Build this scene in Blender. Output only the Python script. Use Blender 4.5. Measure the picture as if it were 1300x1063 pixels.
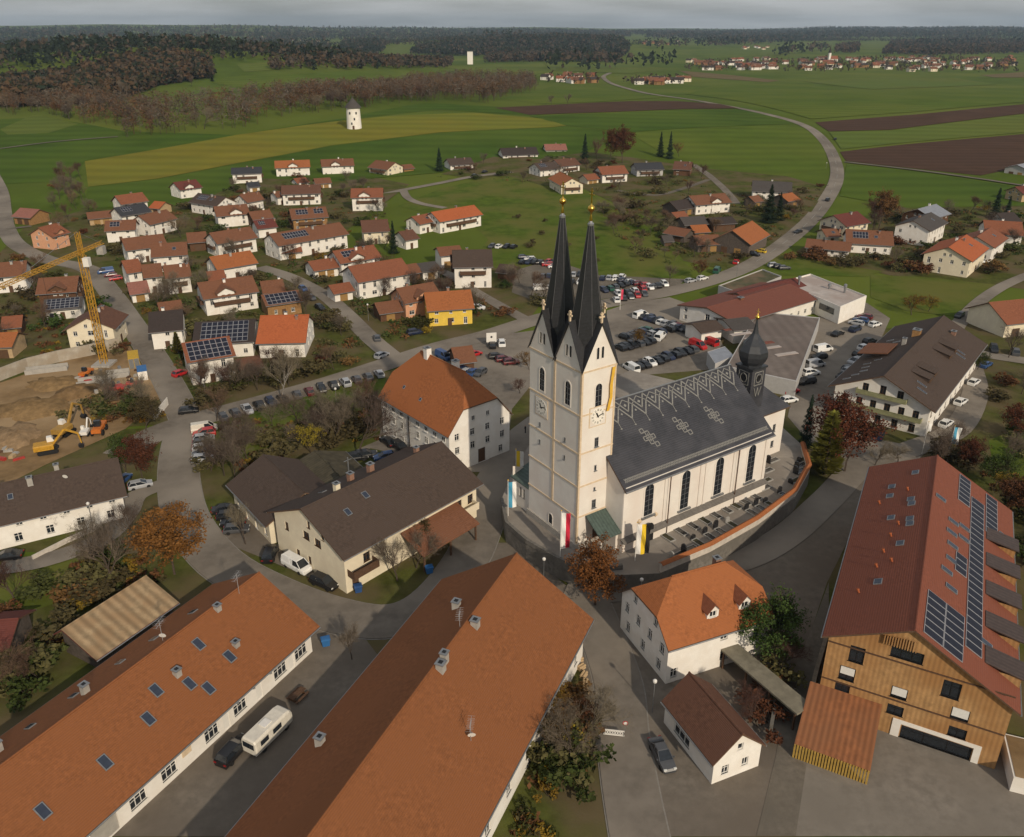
import bpy, bmesh, math, random
import numpy as np
from mathutils import Vector, Matrix
from mathutils.geometry import tessellate_polygon
R = math.radians
for o in list(bpy.data.objects): bpy.data.objects.remove(o)
SC = bpy.context.scene
COL = SC.collection

# ------------------------------------------------------------------ camera
PITCH, CAMH, FPX = R(23.2), 75.0, 1052.0
cd = bpy.data.cameras.new('camera'); cam = bpy.data.objects.new('camera', cd); COL.objects.link(cam)
cam.location = (0, 0, CAMH); cam.rotation_euler = (R(90) - PITCH, 0, 0)
cd.sensor_fit = 'HORIZONTAL'; cd.sensor_width = 36; cd.lens = FPX / 1300 * 36
cd.shift_y = -44.5 / 1300
cd.clip_start = 1; cd.clip_end = 60000
SC.camera = cam
# ------------------------------------------------------------------ sky, sun, exposure
SUN_EL, SUN_AZ = R(28), math.atan2(0.45, -0.893)
wd = bpy.data.worlds.new('World'); SC.world = wd; wd.use_nodes = True
nt = wd.node_tree; nt.nodes.clear()
N = nt.nodes.new
sky = N('ShaderNodeTexSky'); sky.sky_type = 'NISHITA'; sky.sun_disc = False
sky.sun_elevation = SUN_EL; sky.sun_rotation = SUN_AZ; sky.air_density = 1.0; sky.dust_density = 2.0
tc = N('ShaderNodeTexCoord'); mp = N('ShaderNodeMapping'); mp.inputs['Scale'].default_value = (2.2, 2.2, 22)
nz = N('ShaderNodeTexNoise'); nz.inputs['Scale'].default_value = 2.0; nz.inputs['Detail'].default_value = 6
cr = N('ShaderNodeValToRGB'); cr.color_ramp.elements[0].position = .36; cr.color_ramp.elements[1].position = .62
mx = N('ShaderNodeMixRGB'); mx.inputs[2].default_value = (10.6, 10.6, 10.5, 1)
ma = N('ShaderNodeMath'); ma.operation = 'MULTIPLY_ADD'; ma.inputs[1].default_value = .45; ma.inputs[2].default_value = .34
bg = N('ShaderNodeBackground'); bg.inputs['Strength'].default_value = .066
wo = N('ShaderNodeOutputWorld')
L = nt.links.new
L(tc.outputs['Generated'], mp.inputs[0]); L(mp.outputs[0], nz.inputs['Vector']); L(nz.outputs['Fac'], cr.inputs[0])
L(cr.outputs[0], ma.inputs[0]); L(ma.outputs[0], mx.inputs[0]); L(sky.outputs[0], mx.inputs[1]); L(mx.outputs[0], bg.inputs[0]); L(bg.outputs[0], wo.inputs[0])
sl = bpy.data.lights.new('sun', 'SUN'); sl.energy = 3.6; sl.angle = R(1.0); sl.color = (1, .86, .67)
so = bpy.data.objects.new('sun', sl); COL.objects.link(so); so.location = (60, -80, 300)
TOSUN = Vector((.45 * math.cos(SUN_EL), -.893 * math.cos(SUN_EL), math.sin(SUN_EL))).normalized()
so.rotation_euler = TOSUN.to_track_quat('Z', 'Y').to_euler()
SC.view_settings.view_transform = 'Standard'; SC.view_settings.look = 'None'
SC.view_settings.exposure = -0.15; SC.view_settings.gamma = 1.0
SC.render.engine = 'CYCLES'
SC.cycles.volume_bounces = 0; SC.cycles.max_bounces = 5; SC.cycles.transparent_max_bounces = 8

# ------------------------------------------------------------------ terrain and survey helpers
def sst(a, b, v):
    t = min(1, max(0, (v - a) / (b - a))); return t * t * (3 - 2 * t)
def terr(x, y):
    r = math.hypot(x, y)
    if r < 330: return 0.0
    k = sst(330, 640, r)
    z = 15 * k * math.exp(-((x + 130) / 430) ** 2 - ((y - 760) / 230) ** 2)
    z += 6 * k * math.exp(-((x - 520) / 420) ** 2 - ((y - 900) / 260) ** 2)
    z += 46 * k * math.exp(-((x + 620) / 400) ** 2 - ((y - 1500) / 330) ** 2)
    z += 38 * math.exp(-((x - 20) / 620) ** 2 - ((y - 3600) / 480) ** 2) * k
    if r > 3000:
        a = math.atan2(x, y)
        k2 = sst(3000, 11000, r)
        n = math.sin(a * 17 + 1) * .3 + math.sin(a * 41 + .4) * .2 + math.sin(a * 7 - r * .0004) * .3 + math.sin(r * .0012 + a * 9) * .35
        z += k2 * (62 + 22 * n + 48 * sst(.1, -.45, a) * (1 if a < .1 else 0))
    return z
CP, SP = math.cos(PITCH), math.sin(PITCH)
def ray(px, py):
    u, v = (px - 650) / FPX, (487 - py) / FPX
    return u, v * SP + CP, v * CP - SP
def g(px, py, z=0.0):
    """survey point: where the sight line of a photo pixel meets height z"""
    d = ray(px, py); t = (z - CAMH) / d[2]
    return Vector((d[0] * t, d[1] * t, z))
def gt(px, py):
    """survey point on the terrain"""
    d = ray(px, py)
    if d[2] >= -1e-4: d = (d[0], d[1], -1e-4)
    t = -CAMH / d[2]
    p = Vector((d[0] * t, d[1] * t, 0))
    if math.hypot(p.x, p.y) < 330: return p
    t = 300.0
    while t < 16000:
        x, y, z = d[0] * t, d[1] * t, CAMH + d[2] * t
        if z <= terr(x, y): break
        t *= 1.004
    return Vector((x, y, terr(x, y)))
CR = {'P': (0, 0, 1), 'A': (0, 190, 3.939), 'B': (220, 180, 3.939), 'C': (500, 160, 3.939), 'D': (780, 180, 3.939), 'E': (1000, 190, 4.333),
      'F': (0, 400, 4.333), 'G': (200, 360, 4.333), 'H': (440, 380, 4.83), 'I': (780, 320, 4.0625), 'J': (1000, 370, 4.253), 'K': (240, 540, 4.333),
      'M': (0, 570, 4.333), 'T': (640, 430, 3.545), 'S': (760, 400, 3.321), 'Q': (900, 560, 3.25), 'U': (960, 720, 3.824), 'V': (620, 720, 3.611),
      'W': (0, 720, 3.095), 'X': (260, 720, 3.421)}
def c2p(c, x, y):
    ox, oy, s = CR[c]; return ox + x / s, oy + y / s

# ------------------------------------------------------------------ materials
MT = {}
def mat(name, col, rough=.85, var=.25, scale=1.5, col2=None, bump=0, bscale=8, metal=0, spec=.3, rnd=0, wave=None, big=None, trans=0):
    if name in MT: return MT[name]
    m = bpy.data.materials.new(name); m.use_nodes = True; t = m.node_tree
    b = t.nodes['Principled BSDF']; n = t.nodes.new; l = t.links.new
    b.inputs['Roughness'].default_value = rough; b.inputs['Metallic'].default_value = metal
    b.inputs['Specular IOR Level'].default_value = spec
    co = n('ShaderNodeTexCoord')
    nz = n('ShaderNodeTexNoise'); nz.inputs['Scale'].default_value = scale; nz.inputs['Detail'].default_value = 7; nz.inputs['Roughness'].default_value = .65
    l(co.outputs['Object'], nz.inputs['Vector'])
    rp = n('ShaderNodeValToRGB'); e = rp.color_ramp.elements
    c2 = col2 or tuple(c * (1 - var) for c in col)
    e[0].position = .36; e[0].color = (*c2, 1); e[1].position = .64; e[1].color = (*col, 1)
    l(nz.outputs['Fac'], rp.inputs[0]); out = rp.outputs[0]
    if big:
        n2 = n('ShaderNodeTexNoise'); n2.inputs['Scale'].default_value = big[0]; n2.inputs['Detail'].default_value = 4
        l(co.outputs['Object'], n2.inputs['Vector'])
        r2 = n('ShaderNodeValToRGB'); r2.color_ramp.elements[0].position = .4; r2.color_ramp.elements[1].position = .62
        l(n2.outputs['Fac'], r2.inputs[0])
        mm = n('ShaderNodeMixRGB'); mm.inputs[2].default_value = (*big[1], 1)
        l(r2.outputs[0], mm.inputs[0]); l(out, mm.inputs[1]); out = mm.outputs[0]
    hgt = None
    if wave:   # (direction axis, scale, darkening): rows of tiles, battens, corrugation
        w = n('ShaderNodeTexWave'); w.wave_type = 'BANDS'; w.bands_direction = wave[0]; w.inputs['Scale'].default_value = wave[1]
        w.inputs['Distortion'].default_value = wave[3] if len(wave) > 3 else .4; w.inputs['Detail Scale'].default_value = 1.5
        l(co.outputs['Object'], w.inputs['Vector'])
        mm = n('ShaderNodeMixRGB'); mm.blend_type = 'MULTIPLY'; mm.inputs[0].default_value = wave[2]
        l(out, mm.inputs[1]); l(w.outputs['Color'], mm.inputs[2]); out = mm.outputs[0]; hgt = w.outputs['Fac']
    if rnd:
        oi = n('ShaderNodeObjectInfo'); hs = n('ShaderNodeHueSaturation')
        mr = n('ShaderNodeMapRange'); mr.inputs[3].default_value = 1 - rnd; mr.inputs[4].default_value = 1 + rnd
        m2 = n('ShaderNodeMapRange'); m2.inputs[3].default_value = .5 - rnd * .07; m2.inputs[4].default_value = .5 + rnd * .07
        l(oi.outputs['Random'], mr.inputs[0]); l(oi.outputs['Random'], m2.inputs[0])
        l(mr.outputs[0], hs.inputs['Value']); l(m2.outputs[0], hs.inputs['Hue']); l(out, hs.inputs['Color']); out = hs.outputs[0]
    l(out, b.inputs['Base Color'])
    if bump:
        bn = n('ShaderNodeBump'); bn.inputs['Strength'].default_value = bump; bn.inputs['Distance'].default_value = .05
        if hgt is None:
            n3 = n('ShaderNodeTexNoise'); n3.inputs['Scale'].default_value = bscale; n3.inputs['Detail'].default_value = 5
            l(co.outputs['Object'], n3.inputs['Vector']); hgt = n3.outputs['Fac']
        l(hgt, bn.inputs['Height']); l(bn.outputs[0], b.inputs['Normal'])
    MT[name] = m; return m
def tile(name, col, dark=.35, big=None):
    return mat(name, col, .8, dark, 2.2, bump=.25, wave=('Z', 2.6, .1, .8), big=big or (.22, tuple(c * .86 for c in col)), spec=.2)
TILE = {'red': tile('roof_tile_red', (.26, .095, .05)), 'orange': tile('roof_tile_orange', (.36, .125, .045)), 'brown': tile('roof_tile_brown', (.145, .07, .046)),
        'rust': tile('roof_tile_rust', (.205, .09, .05)), 'dark': tile('roof_tile_dark', (.055, .042, .038)), 'grey': tile('roof_tile_grey', (.085, .075, .07)),
        'slate': tile('roof_slate', (.05, .052, .06)), 'pink': tile('roof_tile_pink', (.30, .13, .10)), 'bright': tile('roof_tile_bright', (.43, .12, .045)),
        'wine': tile('roof_tile_wine', (.15, .045, .035)), 'umber': tile('roof_tile_umber', (.085, .06, .048)),
        'silver': mat('roof_sheet_silver', (.38, .39, .42), .35, .2, .8, metal=.6)}
WALL = {'white': mat('plaster_white', (.78, .75, .70), .9, .08, 1.3, big=(.5, (.70, .66, .60))), 'cream': mat('plaster_cream', (.74, .66, .50), .9, .1, 1.3, big=(.5, (.66, .58, .44))),
        'salmon': mat('plaster_salmon', (.62, .33, .20), .9, .12), 'yellow': mat('plaster_yellow', (.72, .50, .08), .9, .12), 'tan': mat('plaster_tan', (.46, .33, .19), .9, .2),
        'wood': mat('timber_wall_brown', (.15, .075, .04), .85, .4, 2, wave=('X', 1.4, .3)), 'grey': mat('plaster_grey', (.42, .41, .40), .9, .12),
        'ochre': mat('timber_wall_ochre', (.36, .20, .08), .85, .3, 2, wave=('X', 1.2, .25)), 'old': mat('timber_wall_grey', (.16, .13, .11), .9, .4, 2, wave=('X', 1.2, .35)),
        'church': mat('church_plaster', (.73, .69, .63), .9, .08, .7, big=(.22, (.66, .60, .54)))}
GLASS = mat('window_glass', (.02, .025, .032), .12, .3, 2, spec=.6)
FRAME = mat('window_frame_white', (.70, .68, .64), .6, .06)
FRAMEB = mat('window_frame_brown', (.10, .055, .03), .6, .2)
TIMBER = mat('balcony_timber', (.11, .06, .035), .8, .35, 3)
TRIM = mat('verge_board', (.13, .075, .045), .8, .3, 3)
BRICK = mat('chimney_brick', (.30, .17, .12), .9, .3, 5)
CONC = mat('concrete', (.36, .34, .31), .9, .2, 1.2, bump=.2)
SHEET = mat('sheet_metal_grey', (.30, .31, .32), .4, .2, 2, metal=.6)
ASPH = mat('asphalt', (.19, .166, .14), .92, .25, .5, big=(.05, (.245, .215, .18)), bump=.2, bscale=30, spec=.03)
PAVE = mat('paving', (.19, .164, .136), .92, .28, .7, big=(.09, (.14, .118, .096)), bump=.3, bscale=12, spec=.03)
GRAV = mat('gravel', (.19, .165, .135), .95, .3, 1.5, big=(.1, (.13, .115, .095)), bump=.5, bscale=14, spec=.03)
SOIL = mat('bare_soil', (.25, .165, .085), .95, .35, .3, big=(.06, (.32, .225, .13)), bump=.6, bscale=2, spec=.03)
PAN = mat('solar_cells', (.016, .018, .032), .42, .2, 3, spec=.2)
ALU = mat('aluminium_rail', (.5, .5, .52), .4, .1, metal=.5)
GOLD = mat('gilding', (.80, .50, .10), .28, .15, 3, metal=1)
BLACK = mat('black_iron', (.018, .018, .02), .45, .3)
TYRE = mat('tyre_rubber', (.016, .016, .017), .8, .2)
LAMPW = mat('headlight_glass', (.65, .65, .62), .2, .1)
LAMPR = mat('taillight_red', (.25, .01, .01), .3, .1)
BARK = mat('bark', (.075, .056, .042), .95, .4, 4)
BARKW = mat('birch_bark', (.34, .31, .28), .9, .6, 5)

# ------------------------------------------------------------------ mesh helpers
class MB:
    def __init__(s): s.v = []; s.f = []; s.m = []
    def poly(s, pts, mi=0):
        i = len(s.v); s.v += [tuple(p) for p in pts]; s.f.append(tuple(range(i, i + len(pts)))); s.m.append(mi)
    def box(s, a, b, mi=0, rz=0, c=None):
        x0, y0, z0 = a; x1, y1, z1 = b
        P = [(x0, y0, z0), (x1, y0, z0), (x1, y1, z0), (x0, y1, z0), (x0, y0, z1), (x1, y0, z1), (x1, y1, z1), (x0, y1, z1)]
        i = len(s.v); s.v += P
        for q in ((0, 3, 2, 1), (4, 5, 6, 7), (0, 1, 5, 4), (1, 2, 6, 5), (2, 3, 7, 6), (3, 0, 4, 7)): s.f.append(tuple(i + k for k in q)); s.m.append(mi)
    def rings(s, rs, mi=0, cap=True):
        """rs: list of rings (equal length lists of points)"""
        i = len(s.v); n = len(rs[0])
        for r in rs: s.v += [tuple(p) for p in r]
        for k in range(len(rs) - 1):
            for j in range(n):
                a = i + k * n + j; b = i + k * n + (j + 1) % n
                s.f.append((a, b, b + n, a + n)); s.m.append(mi)
        if cap:
            s.f.append(tuple(i + j for j in range(n - 1, -1, -1))); s.m.append(mi)
            e = i + (len(rs) - 1) * n; s.f.append(tuple(e + j for j in range(n))); s.m.append(mi)
    def lathe(s, c, prof, n=12, mi=0, ph=0):
        s.rings([[(c[0] + r * math.cos(ph + 2 * math.pi * j / n), c[1] + r * math.sin(ph + 2 * math.pi * j / n), c[2] + z) for j in range(n)] for r, z in prof], mi)
    def tube(s, p, q, r0, r1=None, n=5, mi=0, cap=True):
        p = Vector(p); q = Vector(q); r1 = r0 if r1 is None else r1
        d = (q - p)
        if d.length < 1e-6: return
        d.normalize(); a = d.orthogonal().normalized(); b = d.cross(a)
        s.rings([[p + (a * math.cos(t) + b * math.sin(t)) * r0 for t in [2 * math.pi * j / n for j in range(n)]],
                 [q + (a * math.cos(t) + b * math.sin(t)) * r1 for t in [2 * math.pi * j / n for j in range(n)]]], mi, cap)
    def slab(s, polys, t, mi=0, mside=None):
        """top polygons thickened downwards"""
        mside = mi if mside is None else mside
        cnt = {}
        key = lambda p: tuple(round(c, 3) for c in p)
        for P in polys:
            s.poly(P, mi); s.poly([(p[0], p[1], p[2] - t) for p in reversed(P)], mside)
            for k in range(len(P)):
                e = (key(P[k]), key(P[(k + 1) % len(P)])); cnt[e] = cnt.get(e, 0) + 1
        for a, b in cnt:
            if (b, a) not in cnt:
                s.poly([b, a, (a[0], a[1], a[2] - t), (b[0], b[1], b[2] - t)], mside)
    def mesh(s, name, mats, smooth=False):
        me = bpy.data.meshes.new(name); me.from_pydata(s.v, [], s.f)
        for m in (mats if isinstance(mats, (list, tuple)) else [mats]): me.materials.append(m)
        me.polygons.foreach_set('material_index', s.m)
        if smooth: me.polygons.foreach_set('use_smooth', [True] * len(s.f))
        me.update(); return me
    def build(s, name, mats, parent=None, smooth=False, loc=None, rz=0):
        return link(name, s.mesh(name, mats, smooth), parent, loc, rz)
def link(name, me, parent=None, loc=None, rz=0):
    o = bpy.data.objects.new(name, me); COL.objects.link(o)
    if parent: o.parent = parent
    if loc is not None: o.location = loc
    if rz: o.rotation_euler.z = rz
    return o
def tag(o, label, cat, group=None):
    o['label'] = label; o['category'] = cat
    if group: o['group'] = group
    return o
def thing(name, label, cat, loc=(0, 0, 0), rz=0, group=None):
    return tag(link(name, None, None, loc, rz), label, cat, group)
def struct(o): o['kind'] = 'structure'; return o
def stuff(o, label, cat):
    o['kind'] = 'stuff'; o['label'] = label; o['category'] = cat; return o

# ------------------------------------------------------------------ ground
SHEETN = [0]
def sheet(name, pts, m, off=.03, drape=True, kind='structure', px=True, sub=0):
    SHEETN[0] += 1
    P = [gt(*p) if px else Vector((p[0], p[1], terr(*p[:2]))) for p in pts]
    bm = bmesh.new(); fv = [bm.verts.new((p.x, p.y, 0)) for p in P]
    for tri in tessellate_polygon([[Vector((p.x, p.y, 0)) for p in P]]): bm.faces.new([fv[i] for i in tri])
    if drape and max(math.hypot(p.x, p.y) for p in P) > 330:
        for _ in range(6):
            es = [e for e in bm.edges if e.calc_length() > 28]
            if not es or len(bm.faces) > 12000: break
            bmesh.ops.subdivide_edges(bm, edges=es, cuts=1); bmesh.ops.triangulate(bm, faces=bm.faces[:])
    for v in bm.verts:
        r = math.hypot(v.co.x, v.co.y); v.co.z = terr(v.co.x, v.co.y) + off + SHEETN[0] * .0023 + max(0, r - 330) * .00022
    bmesh.ops.recalc_face_normals(bm, faces=bm.faces[:])
    if sum(f.normal.z for f in bm.faces) < 0: bmesh.ops.reverse_faces(bm, faces=bm.faces[:])
    me = bpy.data.meshes.new(name); bm.to_mesh(me); bm.free(); me.materials.append(m)
    o = link(name, me); o['kind'] = kind; return o
def smooth_line(P, n=5):
    out = []
    for i in range(len(P) - 1):
        p0, p1, p2, p3 = P[max(i - 1, 0)], P[i], P[i + 1], P[min(i + 2, len(P) - 1)]
        for k in range(n):
            t = k / n
            out.append(.5 * ((2 * p1) + (p2 - p0) * t + (2 * p0 - 5 * p1 + 4 * p2 - p3) * t * t + (3 * p1 - p0 - 3 * p2 + p3) * t ** 3))
    return out + [P[-1]]
ROADS = []
def ribbon(name, line, w, m, off=.05, h0=None, shift=0):
    SHEETN[0] += 1; vs = []; fs = []
    for i, p in enumerate(line):
        d = (line[min(i + 1, len(line) - 1)] - line[max(i - 1, 0)]); d.z = 0; d.normalize(); nn = Vector((-d.y, d.x, 0))
        ww = w[min(i, len(w) - 1)] if isinstance(w, list) else w
        for s in (-.5, .5):
            q = p + nn * (ww * s + shift); r = math.hypot(q.x, q.y)
            vs.append((q.x, q.y, terr(q.x, q.y) + off + SHEETN[0] * .0031 + max(0, r - 330) * .0003))
        if i: a = 2 * i; fs.append((a - 2, a - 1, a + 1, a))
    me = bpy.data.meshes.new(name); me.from_pydata(vs, [], [f[::-1] for f in fs]); me.materials.append(m); me.update()
    return struct(link(name, me))
def road(name, pts, w, m=None, kerb=False, off=.05):
    line = smooth_line([gt(*p) for p in pts])
    line = [Vector((p.x, p.y, 0)) for p in line]
    ROADS.append((line, w)); o = ribbon(name, line, w, m or ASPH, off)
    if kerb:
        for s in (-1, 1):
            mb = MB(); prev = None
            for i, p in enumerate(line):
                d = (line[min(i + 1, len(line) - 1)] - line[max(i - 1, 0)]).normalized(); nn = Vector((-d.y, d.x, 0)) * s
                a = p + nn * (w / 2); b = p + nn * (w / 2 + .18)
                cur = [(a.x, a.y, 0), (b.x, b.y, 0), (b.x, b.y, .14), (a.x, a.y, .14)]
                if prev: mb.rings([prev, cur])
                prev = cur
            struct(mb.build('kerb', mat('kerb_stone', (.24, .22, .195), .9, .25, 2)))
    return o
# the base sheet
rs = [0]; r = 12.0
while r < 16000: rs.append(r); r *= 1.021
rs.append(17500)
NA = 540
vs = [(0, 0, 0)]; fs = []
for i, r in enumerate(rs[1:]):
    for j in range(NA):
        a = 2 * math.pi * j / NA; x, y = r * math.sin(a), r * math.cos(a); vs.append((x, y, terr(x, y)))
for j in range(NA): fs.append((0, 1 + (j + 1) % NA, 1 + j))
for i in range(len(rs) - 2):
    for j in range(NA):
        a = 1 + i * NA + j; b = 1 + i * NA + (j + 1) % NA; fs.append((a, b, b + NA, a + NA))
me = bpy.data.meshes.new('ground'); me.from_pydata(vs, [], fs)
GRASS = mat('meadow', (.085, .125, .018), .95, .3, .02, big=(.004, (.112, .135, .024)), bump=.3, bscale=3, spec=.03)
me.materials.append(GRASS); me.polygons.foreach_set('use_smooth', [True] * len(fs)); me.update()
struct(link('ground', me))
DIRTG = mat('garden_ground', (.088, .098, .025), .95, .4, .35, big=(.09, (.115, .09, .048)), bump=.4, bscale=4, spec=.03)
LAWN = mat('lawn', (.085, .125, .018), .95, .3, .2, big=(.05, (.115, .118, .03)), bump=.3, bscale=6, spec=.03)
DGREEN = mat('field_dark_green', (.062, .108, .016), .95, .25, .03, big=(.008, (.08, .12, .018)), wave=('Y', .016, .16, 1.5), spec=.03)
YGREEN = mat('field_yellow_green', (.20, .175, .026), .95, .2, .03, big=(.01, (.155, .165, .026)), wave=('Y', .016, .16, 1.5), spec=.03)
LGREEN = mat('field_light_green', (.125, .15, .03), .95, .2, .02, big=(.006, (.10, .14, .028)), wave=('Y', .016, .16, 1.5), spec=.03)
MGREEN = mat('field_mid_green', (.09, .132, .018), .95, .2, .03, big=(.01, (.108, .138, .022)), wave=('Y', .016, .16, 1.5), spec=.03)
PLOUGH = mat('ploughed_soil', (.092, .054, .036), .95, .25, .05, big=(.012, (.075, .045, .032)), wave=('Y', .03, .18, 1.0), spec=.03)
TANF = mat('stubble_field', (.15, .115, .055), .95, .2, .03, spec=.03)
# ------------------------------------------------------------------ fields
FIELDS = [
 ('dg', [(0, 152), (60, 150), (160, 168), (300, 172), (420, 155), (540, 131), (640, 137), (700, 150), (560, 140), (430, 152), (300, 172), (200, 190), (108, 205), (95, 230), (0, 235)]),
 ('yg', [(108, 206), (112, 238), (200, 228), (300, 208), (420, 186), (560, 169), (700, 162), (719, 160), (690, 152), (600, 144), (500, 148), (400, 158), (300, 172), (200, 190)]),
 ('dg', [(112, 239), (105, 266), (240, 262), (330, 240), (470, 228), (560, 220), (740, 195), (800, 170), (719, 161), (700, 163), (560, 170), (420, 187), (300, 209), (200, 229)]),
 ('pl', [(628, 138), (672, 147), (780, 143), (870, 139), (938, 138.5), (915, 133), (860, 129), (800, 129), (700, 134)]),
 ('mg', [(800, 170), (850, 200), (900, 215), (1000, 225), (1048, 215), (1050, 190), (1040, 177), (1020, 163), (980, 160), (860, 165)]),
 ('dg', [(672, 148), (719, 160), (800, 169), (860, 164), (980, 159), (1012, 158), (985, 149), (940, 140), (870, 140), (780, 144)]),
 ('pl', [(1035, 156), (1052, 168), (1130, 166), (1300, 145), (1300, 133), (1165, 146)]),
 ('lg', [(1053, 169), (1068, 190), (1150, 182), (1300, 169), (1300, 146), (1130, 167)]),
 ('pl', [(1066, 194), (1074, 205), (1165, 215), (1245, 224), (1300, 212), (1300, 171), (1150, 184)]),
 ('dg', [(1075, 209), (1066, 250), (1150, 265), (1300, 262), (1300, 240), (1245, 231), (1165, 219)]),
 ('lg2', [(1020, 104), (1107, 114), (1265, 108), (1215, 100), (1130, 98)]),
 ('mg', [(870, 120), (1030, 152), (1160, 143), (1300, 130), (1300, 112), (1107, 116), (1000, 106), (900, 110)]),
 ('tan', [(862, 90), (880, 98), (975, 105), (990, 103), (930, 96)]),
 ('lg', [(140, 128), (220, 118), (300, 108), (300, 116), (200, 125)]),
 ('mg', [(270, 106), (290, 98), (370, 95), (500, 90), (560, 88), (560, 94), (430, 106), (340, 116)]),
 ('lg2', [(0, 96), (60, 94), (90, 96), (60, 105), (0, 107)]),
 ('mg', [(630, 127), (700, 110), (760, 112), (850, 124), (760, 130), (690, 132)]),
 ('lg', [(0, 165), (45, 146), (100, 158), (60, 170), (10, 172)]),
 ('lg2', [(300, 82), (345, 80), (345, 90), (310, 92)]), ('lg2', [(690, 80), (800, 82), (850, 88), (800, 94), (700, 90)]),
 ('lg', [(970, 60), (1000, 56), (1055, 54), (1060, 62), (990, 70), (930, 72)]), ('lg2', [(1090, 55), (1130, 52), (1140, 60), (1100, 62)]),
 ('lg2', [(480, 62), (520, 55), (590, 60), (590, 68), (500, 72)]), ('lg2', [(290, 38), (360, 38.5), (440, 45), (380, 54), (320, 52)]),
 ('tan', [(1245, 96), (1300, 92), (1300, 99), (1262, 99)]), ('lg', [(800, 55), (850, 50), (880, 54), (830, 60)]), ('mg', [(870, 66), (930, 62), (970, 64), (960, 72), (900, 76)]),
]
FM = {'dg': DGREEN, 'yg': YGREEN, 'pl': PLOUGH, 'mg': MGREEN, 'lg': LGREEN, 'lg2': LGREEN, 'tan': TANF}
for i, (k, pts) in enumerate(FIELDS): sheet('field', pts, FM[k], off=.1 + .05 * (i % 4))
# village ground: garden soil and rough grass between the houses
sheet('garden_ground', [(-150, 560), (-60, 330), (0, 330), (30, 290), (105, 268), (240, 262), (330, 222), (470, 225), (520, 235), (430, 300), (470, 350), (560, 330), (640, 330), (700, 370), (660, 420), (500, 460), (300, 520), (200, 540)], DIRTG, .012, drape=False)
sheet('garden_ground', [(560, 222), (640, 195), (720, 190), (800, 200), (900, 215), (1000, 225), (1050, 240), (1010, 300), (930, 345), (860, 330), (830, 280), (740, 240), (640, 232)], DIRTG, .012, drape=False)
sheet('garden_ground', [(1010, 320), (1060, 290), (1150, 262), (1300, 262), (1400, 300), (1400, 380), (1240, 360), (1130, 350), (1060, 335)], DIRTG, .012, drape=False)
sheet('garden_ground', [(-500, 1063), (-250, 700), (-100, 560), (170, 545), (230, 540), (500, 470), (640, 430), (800, 420), (1000, 430), (1300, 400), (1600, 480), (1700, 1063), (1500, 1400), (-300, 1400)], DIRTG, .012, drape=False)
sheet('meadow', [(505, 262), (560, 240), (640, 222), (700, 240), (745, 246), (830, 280), (870, 335), (880, 345), (800, 368), (690, 380), (640, 345), (600, 330), (620, 305), (600, 285)], LAWN, .022, drape=False)
sheet('lawn', [(1105, 350), (1170, 352), (1265, 362), (1210, 402), (1150, 395), (1105, 378)], LAWN, .022, drape=False)
sheet('lawn', [(960, 330), (1010, 320), (1060, 335), (1120, 345), (1100, 352), (1020, 350), (950, 352)], LAWN, .022, drape=False)
sheet('lawn', [(265, 540), (340, 505), (490, 480), (485, 505), (420, 530), (380, 560), (300, 580), (265, 570)], LAWN, .022, drape=False)
sheet('lawn', [(0, 700), (100, 705), (150, 715), (150, 740), (90, 760), (0, 790)], LAWN, .022, drape=False)
sheet('lawn', [(1255, 560), (1300, 540), (1350, 560), (1320, 620), (1262, 600)], LAWN, .022, drape=False)
# paved areas
sheet('paved_yard', [(455, 800), (400, 770), (350, 745), (330, 735), (395, 805), (384, 832), (300, 898), (200, 972), (90, 1063), (330, 1063), (420, 930), (500, 860)], PAVE, .03, drape=False)
sheet('paved_yard', [(560, 780), (605, 690), (650, 690), (720, 745), (800, 742), (950, 712), (1000, 670), (1060, 620), (1090, 585), (1140, 600), (1080, 680), (1050, 740), (1030, 800), (1000, 900), (960, 1063), (780, 1063), (740, 850), (700, 780)], PAVE, .03, drape=False)
sheet('paved_yard', [(770, 395), (800, 385), (850, 378), (900, 395), (930, 470), (900, 470), (780, 480), (772, 430)], ASPH, .03, drape=False)
sheet('paved_yard', [(1010, 480), (1040, 400), (1100, 385), (1130, 405), (1110, 450), (1080, 500), (1090, 540), (1120, 560), (1180, 570), (1150, 600), (1060, 600), (1000, 530)], ASPH, .03, drape=False)
sheet('paved_yard', [(650, 345), (700, 330), (760, 350), (870, 355), (860, 366), (800, 375), (700, 390), (650, 372)], GRAV, .03, drape=False)
sheet('paved_yard', [(545, 450), (600, 430), (680, 420), (690, 470), (650, 520), (640, 600), (600, 600), (560, 580), (520, 580), (470, 570), (430, 600), (410, 590), (480, 560), (500, 480)], ASPH, .03, drape=False)
sheet('paved_yard', [(290, 660), (310, 640), (345, 690), (430, 750), (340, 712), (285, 690)], PAVE, .034, drape=False)
sheet('paved_yard', [(1180, 570), (1215, 545), (1245, 490), (1235, 450), (1215, 440), (1190, 480), (1180, 530)], PAVE, .034, drape=False)
sheet('paved_yard', [(1000, 900), (985, 1063), (1340, 1063), (1340, 960), (1240, 920), (1130, 880), (1030, 900)], mat('yard_concrete', (.23, .205, .175), .92, .25, .8, big=(.1, (.18, .16, .135)), bump=.2, spec=.05), .036, drape=False)
sheet('building_pit', [(-200, 530), (-60, 470), (0, 487), (60, 466), (120, 447), (165, 440), (205, 505), (160, 545), (60, 590), (-40, 640)], SOIL, .03, drape=False)
sheet('gravel_lane', [(1052, 740), (1030, 800), (1000, 870), (985, 960), (960, 1063), (1010, 1063), (1030, 930), (1052, 850)], GRAV, .04, drape=False)
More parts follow.
